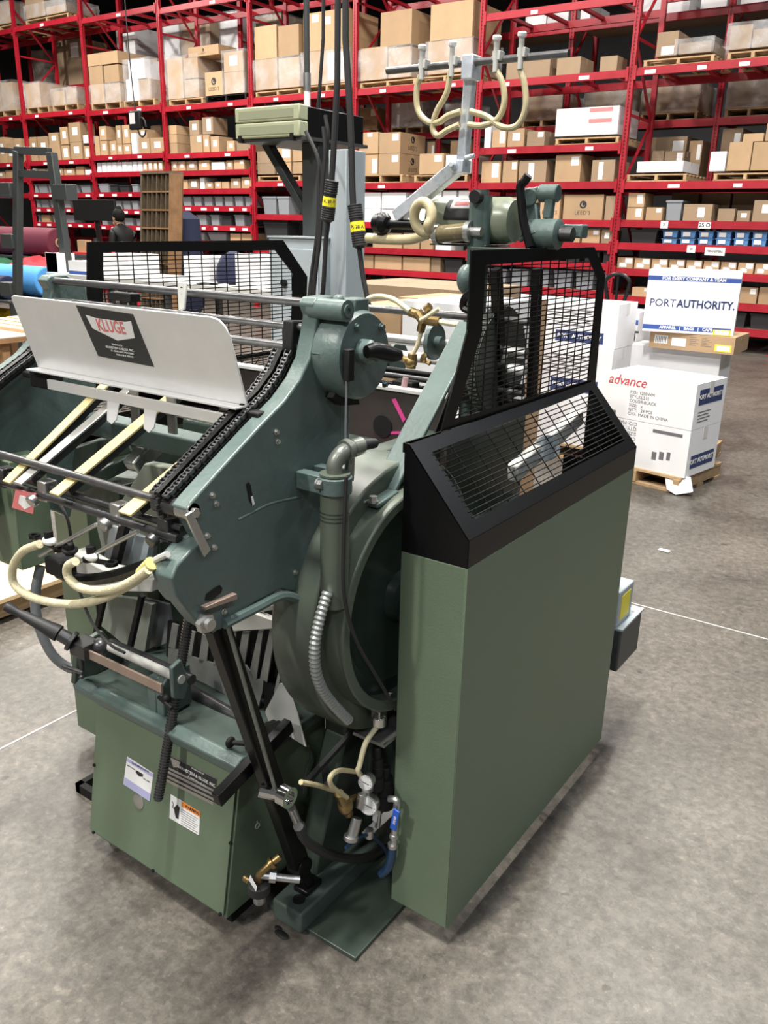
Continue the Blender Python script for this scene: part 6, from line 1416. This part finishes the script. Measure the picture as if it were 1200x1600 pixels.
# column behind, carrying the flat brown carton and the white apparel carton
xk = P(1138, 600, y=6.52).x
p2 = pallet(xk - 0.72, xk - 0.01, 6.18, 0.0, depth=0.5, h=0.11); tag(p2, 'wooden pallet half hidden behind the red-marked cartons', 'pallet')
wbox(xk - 0.68, xk - 0.02, 6.19, 6.50, 0.112, 0.50, 'white carton, bottom one under the flat brown carton')
wbox(xk - 0.66, xk, 6.18, 6.50, 0.503, 0.835, 'white carton directly beneath the flat brown carton')
bf0 = P(1015, 530, y=6.1); bf1 = P(1146, 552, y=6.1)
bf = wbox(bf0.x, bf1.x, 6.10, 6.50, 0.838, 0.955, 'flat brown carton with barcode stickers, right under the white apparel carton', 'card', name='flat_carton')
fpatch(bf, 0.06, 0.22, 0.30, 0.78, 'label', 'barcode_sticker'); fpatch(bf, 0.27, 0.44, 0.22, 0.70, 'label', 'barcode_sticker'); fpatch(bf, 0.78, 0.97, 0.12, 0.52, 'yellow', 'yellow_sticker'); fpatch(bf, 0.80, 0.95, 0.18, 0.46, 'label', 'sticker_field', t=0.0014)
for k in range(7): fpatch(bf, 0.075 + 0.02 * k, 0.083 + 0.02 * k, 0.34, 0.74, 'ink', 'barcode', t=0.0014)
for k in range(5): fpatch(bf, 0.48, 0.56 + 0.03 * (k % 2), 0.35 + 0.11 * k, 0.38 + 0.11 * k, 'greyink', 'print_mark')
for k in range(6): fpatch(bf, 0.62, 0.74 - 0.03 * (k % 3), 0.35 + 0.09 * k, 0.375 + 0.09 * k, 'greyink', 'print_mark')
pa0 = P(1003, 470, y=6.08); pa1 = P(1142, 470, y=6.08); zp1 = P(1075, 423, y=6.08).z
pa_ = wbox(pa0.x, pa1.x, 6.08, 6.46, 0.958, zp1, 'white apparel carton with blue stripes and large lettering, top of the stack', rz=math.radians(12))
fpatch(pa_, 0, 1, 0.835, 0.905, 'blue', 'blue_stripe'); fpatch(pa_, 0, 0.97, 0.04, 0.115, 'blue', 'blue_stripe')
ftext(pa_, 'FOR EVERY COMPANY & TEAM', 0.5, 0.87, 0.030, 'white', bold=0.0012); ftext(pa_, 'APPAREL   |   BAGS   |   CAPS', 0.48, 0.077, 0.028, 'white', bold=0.0012)
ftext(pa_, 'PORT', 0.045, 0.47, 0.074, 'navy', 'LEFT', xs=0.95); ftext(pa_, 'AUTHORITY.', 0.975, 0.47, 0.074, 'navy', 'RIGHT', bold=0.002, xs=0.88)
fpatch(pa_, 0.78, 0.97, 0.0, 0.09, 'yellow', 'yellow_sticker', t=0.0012); fpatch(pa_, 0.80, 0.95, 0.012, 0.078, 'label', 'sticker_field', t=0.0018)
# white cartons seen through the right guard
yw = 5.78
w1 = P(967, 478, y=yw); wz = P(950, 476, y=yw).z
p3 = pallet(w1.x - 1.30, w1.x + 0.03, yw - 0.02, 0.0, depth=1.05, h=0.11); tag(p3, 'wooden pallet under the white cartons behind the right mesh guard', 'pallet')
rows = [(0.112, 0.47), (0.473, 0.83), (0.833, wz)]
nm = [['bottom left', 'bottom right'], ['middle left', 'middle right'], ['top left', 'top right']]
for r_, (a, b) in enumerate(rows):
    for c_ in (0, 1):
        o = wbox(w1.x - 1.26 + 0.64 * c_, w1.x - 0.65 + 0.64 * c_, yw + 0.02 * r_, yw + 0.42, a, b, f'white carton, {nm[r_][c_]} of the six seen through the right mesh guard')
        if r_ > 0:
            fpatch(o, 0.25, 0.85, 0.08, 0.34, 'navy', 'dark_label'); ftext(o, 'PORT AUTHORITY', 0.55, 0.21, 0.04, 'white', bold=0.001)
            for k in range(6): fpatch(o, 0.1 + 0.1 * (k % 2), 0.6 + 0.08 * (k % 3), 0.45 + 0.07 * k, 0.475 + 0.07 * k, 'greyink', 'print_mark')
d0 = P(966, 490, y=6.35); d1 = P(999, 490, y=6.35)
ds = wbox(d0.x - 0.35, d1.x, 6.35, 6.68, P(980, 552, y=6.35).z, P(980, 487, y=6.35).z, 'white carton with blue stripe and black lettering beside the pallet jack handle')
fpatch(ds, 0, 1, 0.70, 0.82, 'blue', 'blue_stripe'); ftext(ds, 'DIST\nDIST', 0.82, 0.26, 0.10, 'ink', bold=0.003)
wbox(d0.x - 0.36, d1.x + 0.01, 6.35, 6.7, 0.112, P(980, 552, y=6.35).z - 0.003, 'tall white carton standing under the blue-striped one', rz=0.0)
p4 = pallet(d0.x - 0.40, d1.x + 0.03, 6.33, 0.0, depth=0.45, h=0.11); tag(p4, 'small wooden pallet under the tall white carton', 'pallet')
# pallet jack with looped handle
jq = P(962, 470, y=6.75); jk = thing('pallet_jack', (jq.x, 6.75, 0), 'black pallet jack parked behind the white cartons, looped handle upright', 'pallet jack')
zt5 = P(962, 428, y=6.75).z; m = MB(); lp = []
for k in range(13):
    t = math.pi * k / 12; lp.append(V((jq.x + 0.10 * math.cos(t), 6.75, zt5 - 0.07 + 0.07 * math.sin(t))))
MB().tube([V((jq.x + 0.02, 6.75, zt5 - 0.30)), V((jq.x + 0.07, 6.75, zt5 - 0.2))] + lp + [V((jq.x - 0.07, 6.75, zt5 - 0.2)), V((jq.x - 0.02, 6.75, zt5 - 0.30))], 0.015, n=10, k=3).build('loop_handle', M['black'], jk)
MB().cyl((jq.x, 6.75, 0.22), (jq.x, 6.75, zt5 - 0.28), 0.022, n=12).cyl((jq.x, 6.75, zt5 - 0.2), (jq.x, 6.75, zt5 - 0.02), 0.012, n=8).build('shaft', M['black'], jk)
MB().box(jq.x - 0.12, jq.x + 0.12, 6.70, 6.95, 0.08, 0.34).build('pump_housing', M['redfab'], jk, bevel=0.02)
for sx in (-0.2, 0.06): MB().box(jq.x + sx, jq.x + sx + 0.14, 6.95, 8.05, 0.06, 0.11).build('fork', M['redfab'], jk, bevel=0.01)
for sx in (-0.07, 0.07): MB().cyl((jq.x + sx - 0.025, 6.76, 0.08), (jq.x + sx + 0.025, 6.76, 0.08), 0.08, n=18).build('steer_wheel', M['rubber'], jk)
# cartons behind the drum
p5 = pallet(-3.05, -1.72, 3.28, 0.0, depth=1.1, h=0.11); tag(p5, 'wooden pallet under the cartons behind the feed drum', 'pallet')
bx = P(545, 480, y=3.3).x; bm = P(628, 480, y=3.3).x; bw = P(746, 470, y=3.3).x; bz_ = P(600, 480, y=3.3).z
wbox(bx, bm - 0.005, 3.30, 3.82, 0.72, bz_, 'brown carton behind the drum, its top flaps toward the camera', 'card', name='brown_carton')
wbox(bm + 0.005, bw, 3.30, 3.84, 0.70, P(690, 474, y=3.3).z, 'white carton right of the brown one, behind the brass valves', 'wcard')
wbox(bx - 0.05, bm - 0.01, 3.31, 3.86, 0.112, 0.717, 'tall brown carton at the bottom of the pile behind the drum', 'card', name='brown_carton')
wbox(bm + 0.005, bw - 0.01, 3.31, 3.86, 0.112, 0.697, 'white carton at the bottom of the pile behind the brass valves', 'wcard')
o = wbox(bx - 0.12, bm + 0.25, 3.9, 4.36, 0.112, P(600, 462, y=3.9).z, 'wide brown carton with loose lid flaps, rear of the pile behind the drum', 'card', name='brown_carton')
fl = MB(); fl.box(bm - 0.1, bm + 0.24, 3.84, 3.9, P(600, 462, y=3.9).z - 0.02, P(600, 462, y=3.9).z - 0.012); fl.build('open_flap', M['card'], o)
p6 = pallet(-3.62, -2.55, 4.48, 0.0, depth=0.95, h=0.11); tag(p6, 'wooden pallet beneath the farther dark-sided brown carton', 'pallet')
wbox(-3.58, -2.6, 4.5, 5.3, 0.112, P(600, 446, y=4.5).z, 'dark-sided brown carton farther back, left of the drum', 'card2', name='brown_carton')

# ------------------------------------------------------------------ left side: plywood on pallet, lift frame, fabric rolls
pl = pallet(-4.45, -3.14, 0.75, 0.0, depth=1.35, h=0.10); tag(pl, 'wooden pallet under the plywood sheet at the left edge', 'pallet')
tag(MB().box(-4.40, -3.10, 0.72, 2.14, 0.102, 0.122).build('plywood_sheet', M['ply'], bevel=0.002), 'pale plywood sheet lying on a pallet at the left edge', 'plywood')
yl = 5.1
lf = thing('lift_frame', (P(45, 240, y=yl).x, yl, 0), 'dark grey steel lift mast with two crossbars at the left edge', 'lift')
a = P(24, 236, y=yl); MB().bar(P(27, 560, y=yl + 0.03), a + V((0, 0.03, 0)), 0.085, 0.07, (0, 1, 0)).build('mast_post', M['colgrey'], lf, bevel=0.006)
a = P(27, 560, y=yl)
b = P(76, 238, y=yl); MB().bar(P(107, 430, y=yl + 0.03), b + V((0, 0.03, 0)), 0.09, 0.07, (0, 1, 0)).build('mast_post', M['colgrey'], lf, bevel=0.006)
c = P(107, 430, y=yl + 0.03); MB().box(c.x - 0.045, c.x + 0.045, yl, yl + 0.07, 0, c.z + 0.05).build('mast_post', M['colgrey'], lf, bevel=0.006)
for v in (235, 271): MB().bar(P(25, v, y=yl + 0.03), P(78 + (v - 235) * 0.16, v + 2, y=yl + 0.03), 0.05, 0.07).build('crossbar', M['colgrey'], lf, bevel=0.004)
MB().bar(P(-40, 230, y=yl + 0.03), P(20, 236, y=yl + 0.03), 0.04, 0.05).build('crossbar', M['colgrey'], lf)
for (u, v) in ((10, 297), (14, 377), (97, 300), (12, 452)): q = P(u, v, y=yl); MB().box(q.x - 0.10, q.x + 0.10, yl - 0.03, yl + 0.10, q.z - 0.07, q.z + 0.07).build('bracket', M['colgrey'], lf, bevel=0.006)
MB().box(a.x - 0.3, c.x + 0.1, yl - 0.1, yl + 0.3, 0, P(27, 556, y=yl).z).build('base', M['colgrey'], lf, bevel=0.01)
def roll(label, v, y, rp, mt, u0=-60, u1=92, cat='fabric roll', tilt=0.0):
    a = P(u0, v, y=y); b = P(u1, v + tilt, y=y); b.z = a.z = P(40, v, y=y).z
    t = thing('fabric_roll', ((a.x + b.x) / 2, y, a.z - rp), label, cat, 'fabric rolls at the left')
    m = MB(); m.lathe([(0, rp * 0.93), (0.01, rp), ((b - a).length - 0.01, rp), ((b - a).length, rp * 0.93)], a, b - a, 28); m.build('cloth', M[mt], t)
    m = MB(); m.ringcyl(b, b + V((0.02, 0, 0)), rp * 0.32, rp * 0.25); m.build('cardboard_core', M['card'], t)
    return a.z - rp
ra1 = roll('large maroon fabric roll lying across the cutting rack', 377, 6.4, 0.17, 'maroon')
ra2 = roll('bright blue fabric roll below the red cloth heap', 438, 5.88, 0.17, 'bluefab', u1=76)
ra3 = roll('navy fabric roll end beside the blue roll', 452, 5.52, 0.13, 'navyfab', u1=14)
ra4 = roll('yellow fabric roll lowest beside the feed board', 505, 6.0, 0.15, 'yelfab', u1=22)
fr = thing('roll_rack', (-9.6, 6.3, 0), 'steel rack with shelves carrying the fabric rolls', 'rack')
xr0 = P(-70, 400, y=6.3).x; xr1 = P(118, 400, y=6.3).x
for z, ya, yb2 in ((ra1, 6.25, 6.6), (ra2, 5.68, 6.2), (ra3, 5.40, 5.64), (ra4, 5.75, 6.6)): MB().box(xr0, xr1, ya, yb2, z - 0.03, z).build('shelf', M['colgrey'], fr, bevel=0.003)
for x in (xr0, xr1 - 0.05):
    for y, zt7 in ((5.42, ra3 - 0.03), (6.55, ra1 - 0.03)): MB().box(x, x + 0.05, y, y + 0.05, 0, zt7).build('post', M['colgrey'], fr)
rng = random.Random(3)
def heap(name, label, u0, u1, v, y, h, mt, cat):
    a = P(u0, v, y=y); b = P(u1, v, y=y); n = 14; k = 8; q = []; m = MB(); z0 = min(a.z, b.z)
    for j in range(k + 1):
        for i in range(n + 1):
            s_ = math.sin(math.pi * i / n) ** 0.5 * math.sin(math.pi * j / k) ** 0.5
            q.append(V((a.x + (b.x - a.x) * i / n, y + 0.45 * j / k, z0 + s_ * (h * (0.55 + 0.45 * rng.random())))))
    m._add(q, [(j * (n + 1) + i, j * (n + 1) + i + 1, (j + 1) * (n + 1) + i + 1, (j + 1) * (n + 1) + i) for j in range(k) for i in range(n)])
    return tag(m.build(name, M[mt], sharp=180), label, cat)
tag(MB().box(P(-60, 420, y=5.99).x, P(82, 420, y=5.99).x, 5.98, 6.46, P(30, 419, y=5.99).z - 0.012, P(30, 419, y=5.99).z - 0.002).build('cardboard_sheet', M['card2']), 'flat dark board under the crumpled red cloth', 'board')
heap('crumpled_cloth', 'crumpled red cloth heaped under the maroon roll', 2, 76, 418, 6.0, 0.16, 'redfab', 'cloth')
heap('crumpled_cloth', 'dark green cloth lying left of the red heap', -40, 2, 418, 6.0, 0.14, 'greenfab', 'cloth')
# small bench with binder, black bin and white box
bz6 = P(100, 428, y=4.9).z
bn = thing('work_bench', (P(120, 430, y=4.9).x, 5.2, 0), 'pale-topped work bench behind the left mesh guard', 'bench')
bx0_ = P(72, 430, y=4.9).x; bx1_ = P(470, 430, y=4.9).x
MB().box(bx0_, bx1_, 4.9, 5.65, bz6 - 0.04, bz6).build('bench_top', M['palegrey'], bn, bevel=0.004)
for x in (bx0_ + 0.05, (bx0_ + bx1_) / 2, bx1_ - 0.1):
    for y in (4.95, 5.55): MB().box(x, x + 0.05, y, y + 0.05, 0, bz6 - 0.04).build('leg', M['colgrey'], bn)
MB().box(bx0_ + 0.06, bx1_ - 0.06, 5.0, 5.6, 0.30, 0.33).build('lower_shelf', M['oak'], bn)
q0 = P(108, 426, y=4.95); q1 = P(136, 409, y=4.95); o = wbox(q0.x, q1.x, 4.95, 5.15, bz6 + 0.001, max(q1.z, bz6 + 0.08), 'small white box with a blue stripe on the bench end'); fpatch(o, 0, 1, 0.0, 0.25, 'blue', 'blue_stripe')
q0 = P(90, 426, y=5.2); q1 = P(114, 399, y=5.2); tag(binn(q0.x, q1.x, 5.18, bz6 + 0.001, max(0.1, q1.z - bz6), 'dbin', 0.2), 'small black bin standing left on the bench', 'bin')
q0 = P(74, 426, y=5.0); q1 = P(88, 396, y=5.0); tag(MB().box(q0.x, q1.x - 0.004, 5.0, 5.2, bz6 + 0.001, q1.z).box(q0.x - 0.004, q1.x + 0.006, 5.0, 5.006, bz6 + 0.001, q1.z + 0.005).build('paper_binder', M['paper']), 'upright white binder at the left end of the bench', 'binder')
for k, (u0, u1, vt, kd, lab) in enumerate(((160, 200, 398, 'wcard', 'white carton on the bench, leftmost behind the mesh guard'), (288, 326, 402, 'wcard', 'white carton on the bench, left of the black bag'), (368, 405, 398, 'wcard', 'white carton on the bench, right of the black bag'))):
    q0 = P(u0, 426, y=5.1); q1 = P(u1, vt, y=5.1); wbox(q0.x, q1.x, 5.1, 5.45, bz6 + 0.001, max(bz6 + 0.1, q1.z), lab, kd)
q = P(345, 428, y=5.05); m = MB(); m.lathe([(0, 0.13), (0.03, 0.15), (0.14, 0.14), (0.22, 0.10), (0.26, 0.03)], V((q.x, 5.2, bz6 + 0.001)), (0, 0, 1), 20); tag(m.build('black_bag', M['navyfab']), 'rounded black bag sitting on the bench behind the mesh', 'bag')
for k, (u, v, w_, d_) in enumerate(((250, 440, 0.3, 0.2), (310, 445, 0.35, 0.25), (420, 440, 0.3, 0.2))):
    q = P(u, v, z=bz6); MB_ = MB().box(q.x - w_ / 2, q.x + w_ / 2, 4.94, 4.94 + d_ * 0.4, bz6 + 0.0005, bz6 + 0.012); tag(MB_.build('paper_stack', M['paper'], bevel=0.002), ['first', 'second', 'third'][k] + ' low paper stack from left along the bench front', 'paper')
# planks and paper at the far left, near the feed board
sg = thing('saw_bench', (-3.9, 2.6, 0), 'low wooden stand at the left edge carrying planks and paper', 'stand')
qz = P(20, 512, y=3.0).z
xs0 = P(-60, 515, y=3.0).x; xs1 = P(52, 515, y=3.0).x
MB().box(xs0, xs1, 2.75, 3.4, qz - 0.06, qz - 0.032).build('top', M['oak'], sg)
for x in (xs0 + 0.02, xs1 - 0.08):
    for y in (2.8, 3.3): MB().box(x, x + 0.05, y, y + 0.05, 0, qz - 0.06).build('leg', M['oak'], sg)
for k in range(4): tag(MB().box(xs0 + 0.02 * k, xs1 - 0.05 - 0.05 * k, 3.02 + 0.09 * k, 3.10 + 0.09 * k, qz - 0.03, qz - 0.005 + 0.004 * k).build('plank', M['ply'], bevel=0.002), ORD[k] + ' short plank from the front on the low wooden stand', 'plank')
tag(MB().box(xs0 + 0.02, xs1 - 0.01, 2.76, 2.98, qz - 0.031, qz - 0.02).build('paper_sheets', M['paper'], bevel=0.002), 'white paper sheets lying on the low wooden stand', 'paper')

# ------------------------------------------------------------------ type case, person, monitor
yt9 = 8.0
t0 = P(205, 395, y=yt9); t1 = P(262, 270, y=yt9); tcx0 = P(209, 270, y=yt9).x; 
tcas = thing('type_case', ((t0.x + t1.x) / 2, yt9, 0), 'tall wooden pigeonhole case with small compartments, leaning behind the press', 'case')
lean = 0.12; wdt = 0.62; hgt = t1.z
def tl(x, y, z): return V((tcx0 + x - lean * (1 - z / hgt), yt9 + y + 0.05 * z, z))
def lbox(x0, x1, y0, y1, z0, z1, name, mt):
    q = [tl(x, y, z) for x in (x0, x1) for y in (y0, y1) for z in (z0, z1)]
    m = MB(); m._add(q, [(0, 1, 3, 2), (4, 6, 7, 5), (0, 4, 5, 1), (2, 3, 7, 6), (0, 2, 6, 4), (1, 5, 7, 3)]); return m.build(name, M[mt], tcas)
lbox(0, wdt, 0.20, 0.215, 0, hgt, 'back_board', 'darkwood'); lbox(0, 0.03, 0, 0.20, 0, hgt, 'side_board', 'darkwood'); lbox(wdt - 0.03, wdt, -0.01, 0.21, 0, hgt, 'side_board', 'oak'); lbox(0, wdt, -0.01, 0.21, hgt, hgt + 0.03, 'top_board', 'darkwood')
nr = 9
for k in range(nr):
    z = hgt - (k + 1) * 0.235
    if z < 0.05: break
    lbox(0.03, wdt - 0.03, 0, 0.20, z, z + 0.02, 'shelf_board', 'oak')
    for c in range(1, 6): lbox(0.03 + c * 0.093, 0.042 + c * 0.093, 0.01, 0.20, z + 0.02, z + 0.235, 'divider', 'darkwood')
q = P(291, 375, y=8.6); bz8 = P(285, 330, y=8.6).z
bg = thing('garment_bag', (q.x, 8.6, 0), 'navy cloth bag hung on a stand right of the pigeonhole case', 'bag')
m = MB(); m.lathe([(0, 0.10), (0.25, 0.22), (0.8, 0.24), (bz8 - 0.35, 0.2), (bz8 - 0.25, 0.06)], V((q.x, 8.6, 0.25)), (0, 0, 1), 14); m.build('cloth', M['navyfab'], bg)
MB().cyl((q.x, 8.6, 0), (q.x, 8.6, 0.26), 0.02).box(q.x - 0.2, q.x + 0.2, 8.4, 8.8, 0, 0.02).build('stand', M['colgrey'], bg)
# desk with monitor
yd = 9.2
d0 = P(112, 380, y=yd); d1 = P(208, 380, y=yd); dz = 1.10
dk = thing('standing_desk', ((d0.x + d1.x) / 2, yd, 0), 'red standing desk in front of the person', 'desk')
MB().box(d0.x, d1.x, yd, yd + 0.7, dz - 0.05, dz).build('desk_top', M['redfab'], dk)
for x in (d0.x + 0.02, d1.x - 0.08):
    for y in (yd + 0.02, yd + 0.62): MB().box(x, x + 0.06, y, y + 0.06, 0, dz - 0.05).build('leg', M['redfab'], dk)
mo0 = P(116, 344, y=yd + 0.2); mo1 = P(178, 312, y=yd + 0.2)
mn = thing('computer_monitor', ((mo0.x + mo1.x) / 2, yd + 0.2, dz), 'wide black monitor seen from the desk side, left of the person', 'monitor')
MB().box(mo0.x, mo1.x, yd + 0.2, yd + 0.24, mo0.z, mo1.z).build('screen_housing', M['blackmat'], mn, bevel=0.006)
MB().box((mo0.x + mo1.x) / 2 - 0.05, (mo0.x + mo1.x) / 2 + 0.05, yd + 0.24, yd + 0.28, dz + 0.03, mo0.z + 0.15).box((mo0.x + mo1.x) / 2 - 0.18, (mo0.x + mo1.x) / 2 + 0.18, yd + 0.12, yd + 0.36, dz + 0.001, dz + 0.03).build('stand', M['blackmat'], mn, bevel=0.005)
MB().box(mo0.x + 0.02, mo1.x - 0.02, yd + 0.2405, yd + 0.2425, mo0.z + 0.02, mo1.z - 0.02).build('screen', M['black'], mn)
q = P(146, 362, y=yd + 0.05); tag(MB().lathe([(0, 0.055), (0.18, 0.055), (0.21, 0.04), (0.24, 0.04)], V((q.x, yd + 0.08, dz + 0.001)), (0, 0, 1), 18).build('black_canister', M['blackmat']), 'black canister on the desk below the monitor', 'canister')
q = P(128, 362, y=yd + 0.05); o = carton('brown_carton', q.x - 0.16, q.x + 0.05, yd + 0.05, yd + 0.19, dz + 0.001, dz + 0.20, 'card'); tag(o, 'small brown carton on the desk under the monitor', 'carton')
# person standing at the desk, turned to the left
px0 = P(190, 350, y=9.05); PX, PY = px0.x, 9.05; hz_ = P(188, 327, y=9.05).z
per = thing('person', (PX, PY, 0), 'person with dark hair in a bun and black top, facing left at the desk', 'person')
def skin(name, verts, edges, radii, material, parent, sub=2):
    me = bpy.data.meshes.new(name); O = ORG[parent.name]
    me.from_pydata([tuple(V(v) - O) for v in verts], edges, []); o = bpy.data.objects.new(name, me); COL.objects.link(o); o.parent = parent; ORG[o.name] = O
    sk = o.modifiers.new('skin', 'SKIN'); sk.use_smooth_shade = True
    for i, r in enumerate(radii): me.skin_vertices[0].data[i].radius = (r, r) if not isinstance(r, tuple) else r
    me.skin_vertices[0].data[0].use_root = True
    sb = o.modifiers.new('smooth', 'SUBSURF'); sb.levels = sub; sb.render_levels = sub
    me.materials.append(material); return o
S = hz_ / 1.74
def pv(x, y, z): return (PX + x * S, PY + y * S, z * S)
B = [pv(0, 0, 0.95), pv(0, 0, 1.12), pv(-0.01, 0, 1.30), pv(-0.02, 0, 1.43), pv(-0.045, 0, 1.50), pv(-0.06, 0, 1.54),
     pv(0.0, -0.17, 1.42), pv(0.0, -0.22, 1.15), pv(-0.20, -0.17, 1.13), pv(0.0, 0.17, 1.42), pv(0.0, 0.22, 1.15), pv(-0.20, 0.17, 1.13),
     pv(0.0, -0.10, 0.88), pv(0.02, -0.10, 0.48), pv(0.05, -0.10, 0.07), pv(0.0, 0.10, 0.88), pv(-0.02, 0.10, 0.48), pv(0.02, 0.10, 0.07)]
E_ = [(0, 1), (1, 2), (2, 3), (3, 4), (4, 5), (3, 6), (6, 7), (7, 8), (3, 9), (9, 10), (10, 11), (0, 12), (12, 13), (13, 14), (0, 15), (15, 16), (16, 17)]
Rr = [0.14, 0.125, 0.14, 0.12, 0.055, 0.05, 0.06, 0.045, 0.035, 0.06, 0.045, 0.035, 0.09, 0.065, 0.045, 0.09, 0.065, 0.045]
skin('body', B, E_, [r * S for r in Rr], M['blackmat'], per)
hc = V(pv(-0.075, 0, 1.62)); m = MB(); m.ball(hc, 0.10 * S, 18, 14, sc=(0.95, 0.76, 1.15)); m.ball(hc + V((-0.095, 0, -0.02)) * S, 0.018 * S, sc=(1, .7, 1.2)); m.ball(hc + V((-0.075, 0, -0.085)) * S, 0.035 * S); m.ball(hc + V((-0.092, 0, -0.06)) * S, 0.012 * S, sc=(.7, 1.6, .6))
for s_ in (-1, 1): m.ball(hc + V((0.01, s_ * 0.078, -0.01)) * S, 0.022 * S, sc=(.9, .4, 1.3))
m.cyl(V(pv(-0.05, 0, 1.48)), V(pv(-0.06, 0, 1.58)), 0.05 * S, 0.045 * S, n=12); m.build('head', M['skin'], per)
m = MB(); m.ball(hc + V((0.022, 0, 0.03)) * S, 0.108 * S, 16, 12, sc=(0.95, 0.84, 1.05)); m.ball(hc + V((0.03, 0, 0.13)) * S, 0.045 * S); m.build('hair', M['hair'], per)
for s_ in (-1, 1):
    MB().ball(hc + V((-0.085, s_ * 0.032, 0.012)) * S, 0.010 * S).build('eye', M['ink'], per)
    h0 = V(pv(-0.22, s_ * 0.17, 1.125)); m = MB(); m.ball(h0, 0.038 * S, sc=(1.2, 1, .55))
    for f in range(4): m.tube([h0 + V((-0.03, (f - 1.5) * 0.018, 0)) * S, h0 + V((-0.075, (f - 1.5) * 0.02, -0.004)) * S, h0 + V((-0.10 - 0.006 * (f in (1, 2)), (f - 1.5) * 0.02, -0.022)) * S], 0.009 * S, n=6, k=3)
    m.tube([h0 + V((0.0, -s_ * 0.03, 0)) * S, h0 + V((-0.03, -s_ * 0.055, -0.004)) * S, h0 + V((-0.055, -s_ * 0.06, -0.012)) * S], 0.010 * S, n=6, k=3)
    m.build('hand', M['skin'], per)
    MB().ball(V(pv(0.0 if s_ < 0 else -0.03, s_ * 0.10, 0.045)), 0.05 * S, sc=(2.1, 0.85, 0.8)).build('shoe', M['black'], per)
# scanner hanging on a cord
q = P(212, 188, y=9.0); hs = thing('hanging_scanner', (q.x, 9.0, q.z - 0.15), 'black hand scanner with white sticker hanging from a cord before the racks', 'scanner')
m = MB(); m.box(q.x - 0.13, q.x + 0.12, 8.97, 9.03, q.z - 0.13, q.z + 0.13); m.build('body', M['blackmat'], hs, bevel=0.02)
MB().box(q.x - 0.10, q.x + 0.02, 8.966, 8.971, q.z - 0.05, q.z + 0.1).build('white_sticker', M['label'], hs)
lp = [V((q.x + 0.13 + 0.09 * math.cos(t), 9.0, q.z - 0.10 + 0.13 * math.sin(t))) for t in [k * 0.6 for k in range(11)]]; MB().tube(lp, 0.012, n=8, k=3).build('cord_loop', M['rubber'], hs)
MB().tube([V((q.x - 0.05, 9.0, 9.1)), V((q.x - 0.06, 9.0, 6.0)), V((q.x - 0.05, 9.0, 4.2)), V((q.x, 9.0, q.z + 0.12))], 0.008, n=6).build('cord', M['rubber'], hs)
# bits on the floor
q = P(1037, 861, z=0.0); tag(MB().prism([V((q.x - 0.03, q.y - 0.01, 0.001)), V((q.x + 0.03, q.y - 0.015, 0.001)), V((q.x + 0.035, q.y + 0.015, 0.001)), V((q.x - 0.025, q.y + 0.02, 0.001))], (0, 0, 0.006)).build('paper_scrap', M['paper'], bevel=0.002), 'tiny white paper scrap on the floor by the aisle', 'scrap')
q = P(440, 1462, z=0.0); m = MB(); m.ball(q + V((0, 0, 0.004)), 0.012, sc=(1.8, 0.8, 0.35)).ball(q + V((-0.02, 0.01, 0.003)), 0.007, sc=(1.5, 1, .35)); tag(m.build('debris', M['blackmat']), 'dark crumb of debris on the concrete near the front foot', 'debris')

# ------------------------------------------------------------------ labels of the stock on the racks
LV = {0: 'topmost shelf', 1: 'second shelf from top', 2: 'third shelf from top', 3: 'fourth shelf from top', 4: 'fifth shelf from top', 5: 'sixth shelf from top', 6: 'seventh shelf from top', 7: 'eighth shelf from top',
      20: 'bottom level', 21: 'lower level', 22: 'middle level', 23: 'upper level', 24: 'top level'}
def finish_labels():
    groups = {}
    for it in ITEMS: groups.setdefault((it[2], it[3], it[1]), []).append(it)
    for (b, i, desc), its in groups.items():
        cols = {}
        its.sort(key=lambda t: (round(t[4], 1), t[5]))
        zs = sorted(set(round(t[5], 2) for t in its))
        for t in its:
            row = sum(1 for s_ in its if round(s_[5], 2) == round(t[5], 2))
            peers = [s_ for s_ in its if abs(s_[5] - t[5]) < 0.06]; peers.sort(key=lambda q: q[4])
            k = peers.index(t)
            tiers = []
            for z in zs:
                if not tiers or z - tiers[-1] > 0.06: tiers.append(z)
            tier = max(n for n, z in enumerate(tiers) if t[5] >= z - 0.011) if tiers else 0
            tw = '' if len(tiers) == 1 else (('lower ' if tier == 0 else 'upper ') if len(tiers) == 2 else ['bottom ', 'middle ', 'top ', 'crowning ', 'highest '][min(tier, 4)])
            d = desc.rstrip(','); 
            if len(peers) == 1: lab = f"{tw}{d}, {LV[i]}, {BAYN[b]}"
            else: lab = f"{ORD[k]} {tw}{d} from left, {LV[i]}, {BAYN[b]}"
            t[0]['label'] = lab[0].upper() + lab[1:] if False else lab
            t[0]['category'] = t[6]; t[0]['group'] = desc.split(' on ')[0].rstrip(',') + 's on the racks'
finish_labels()
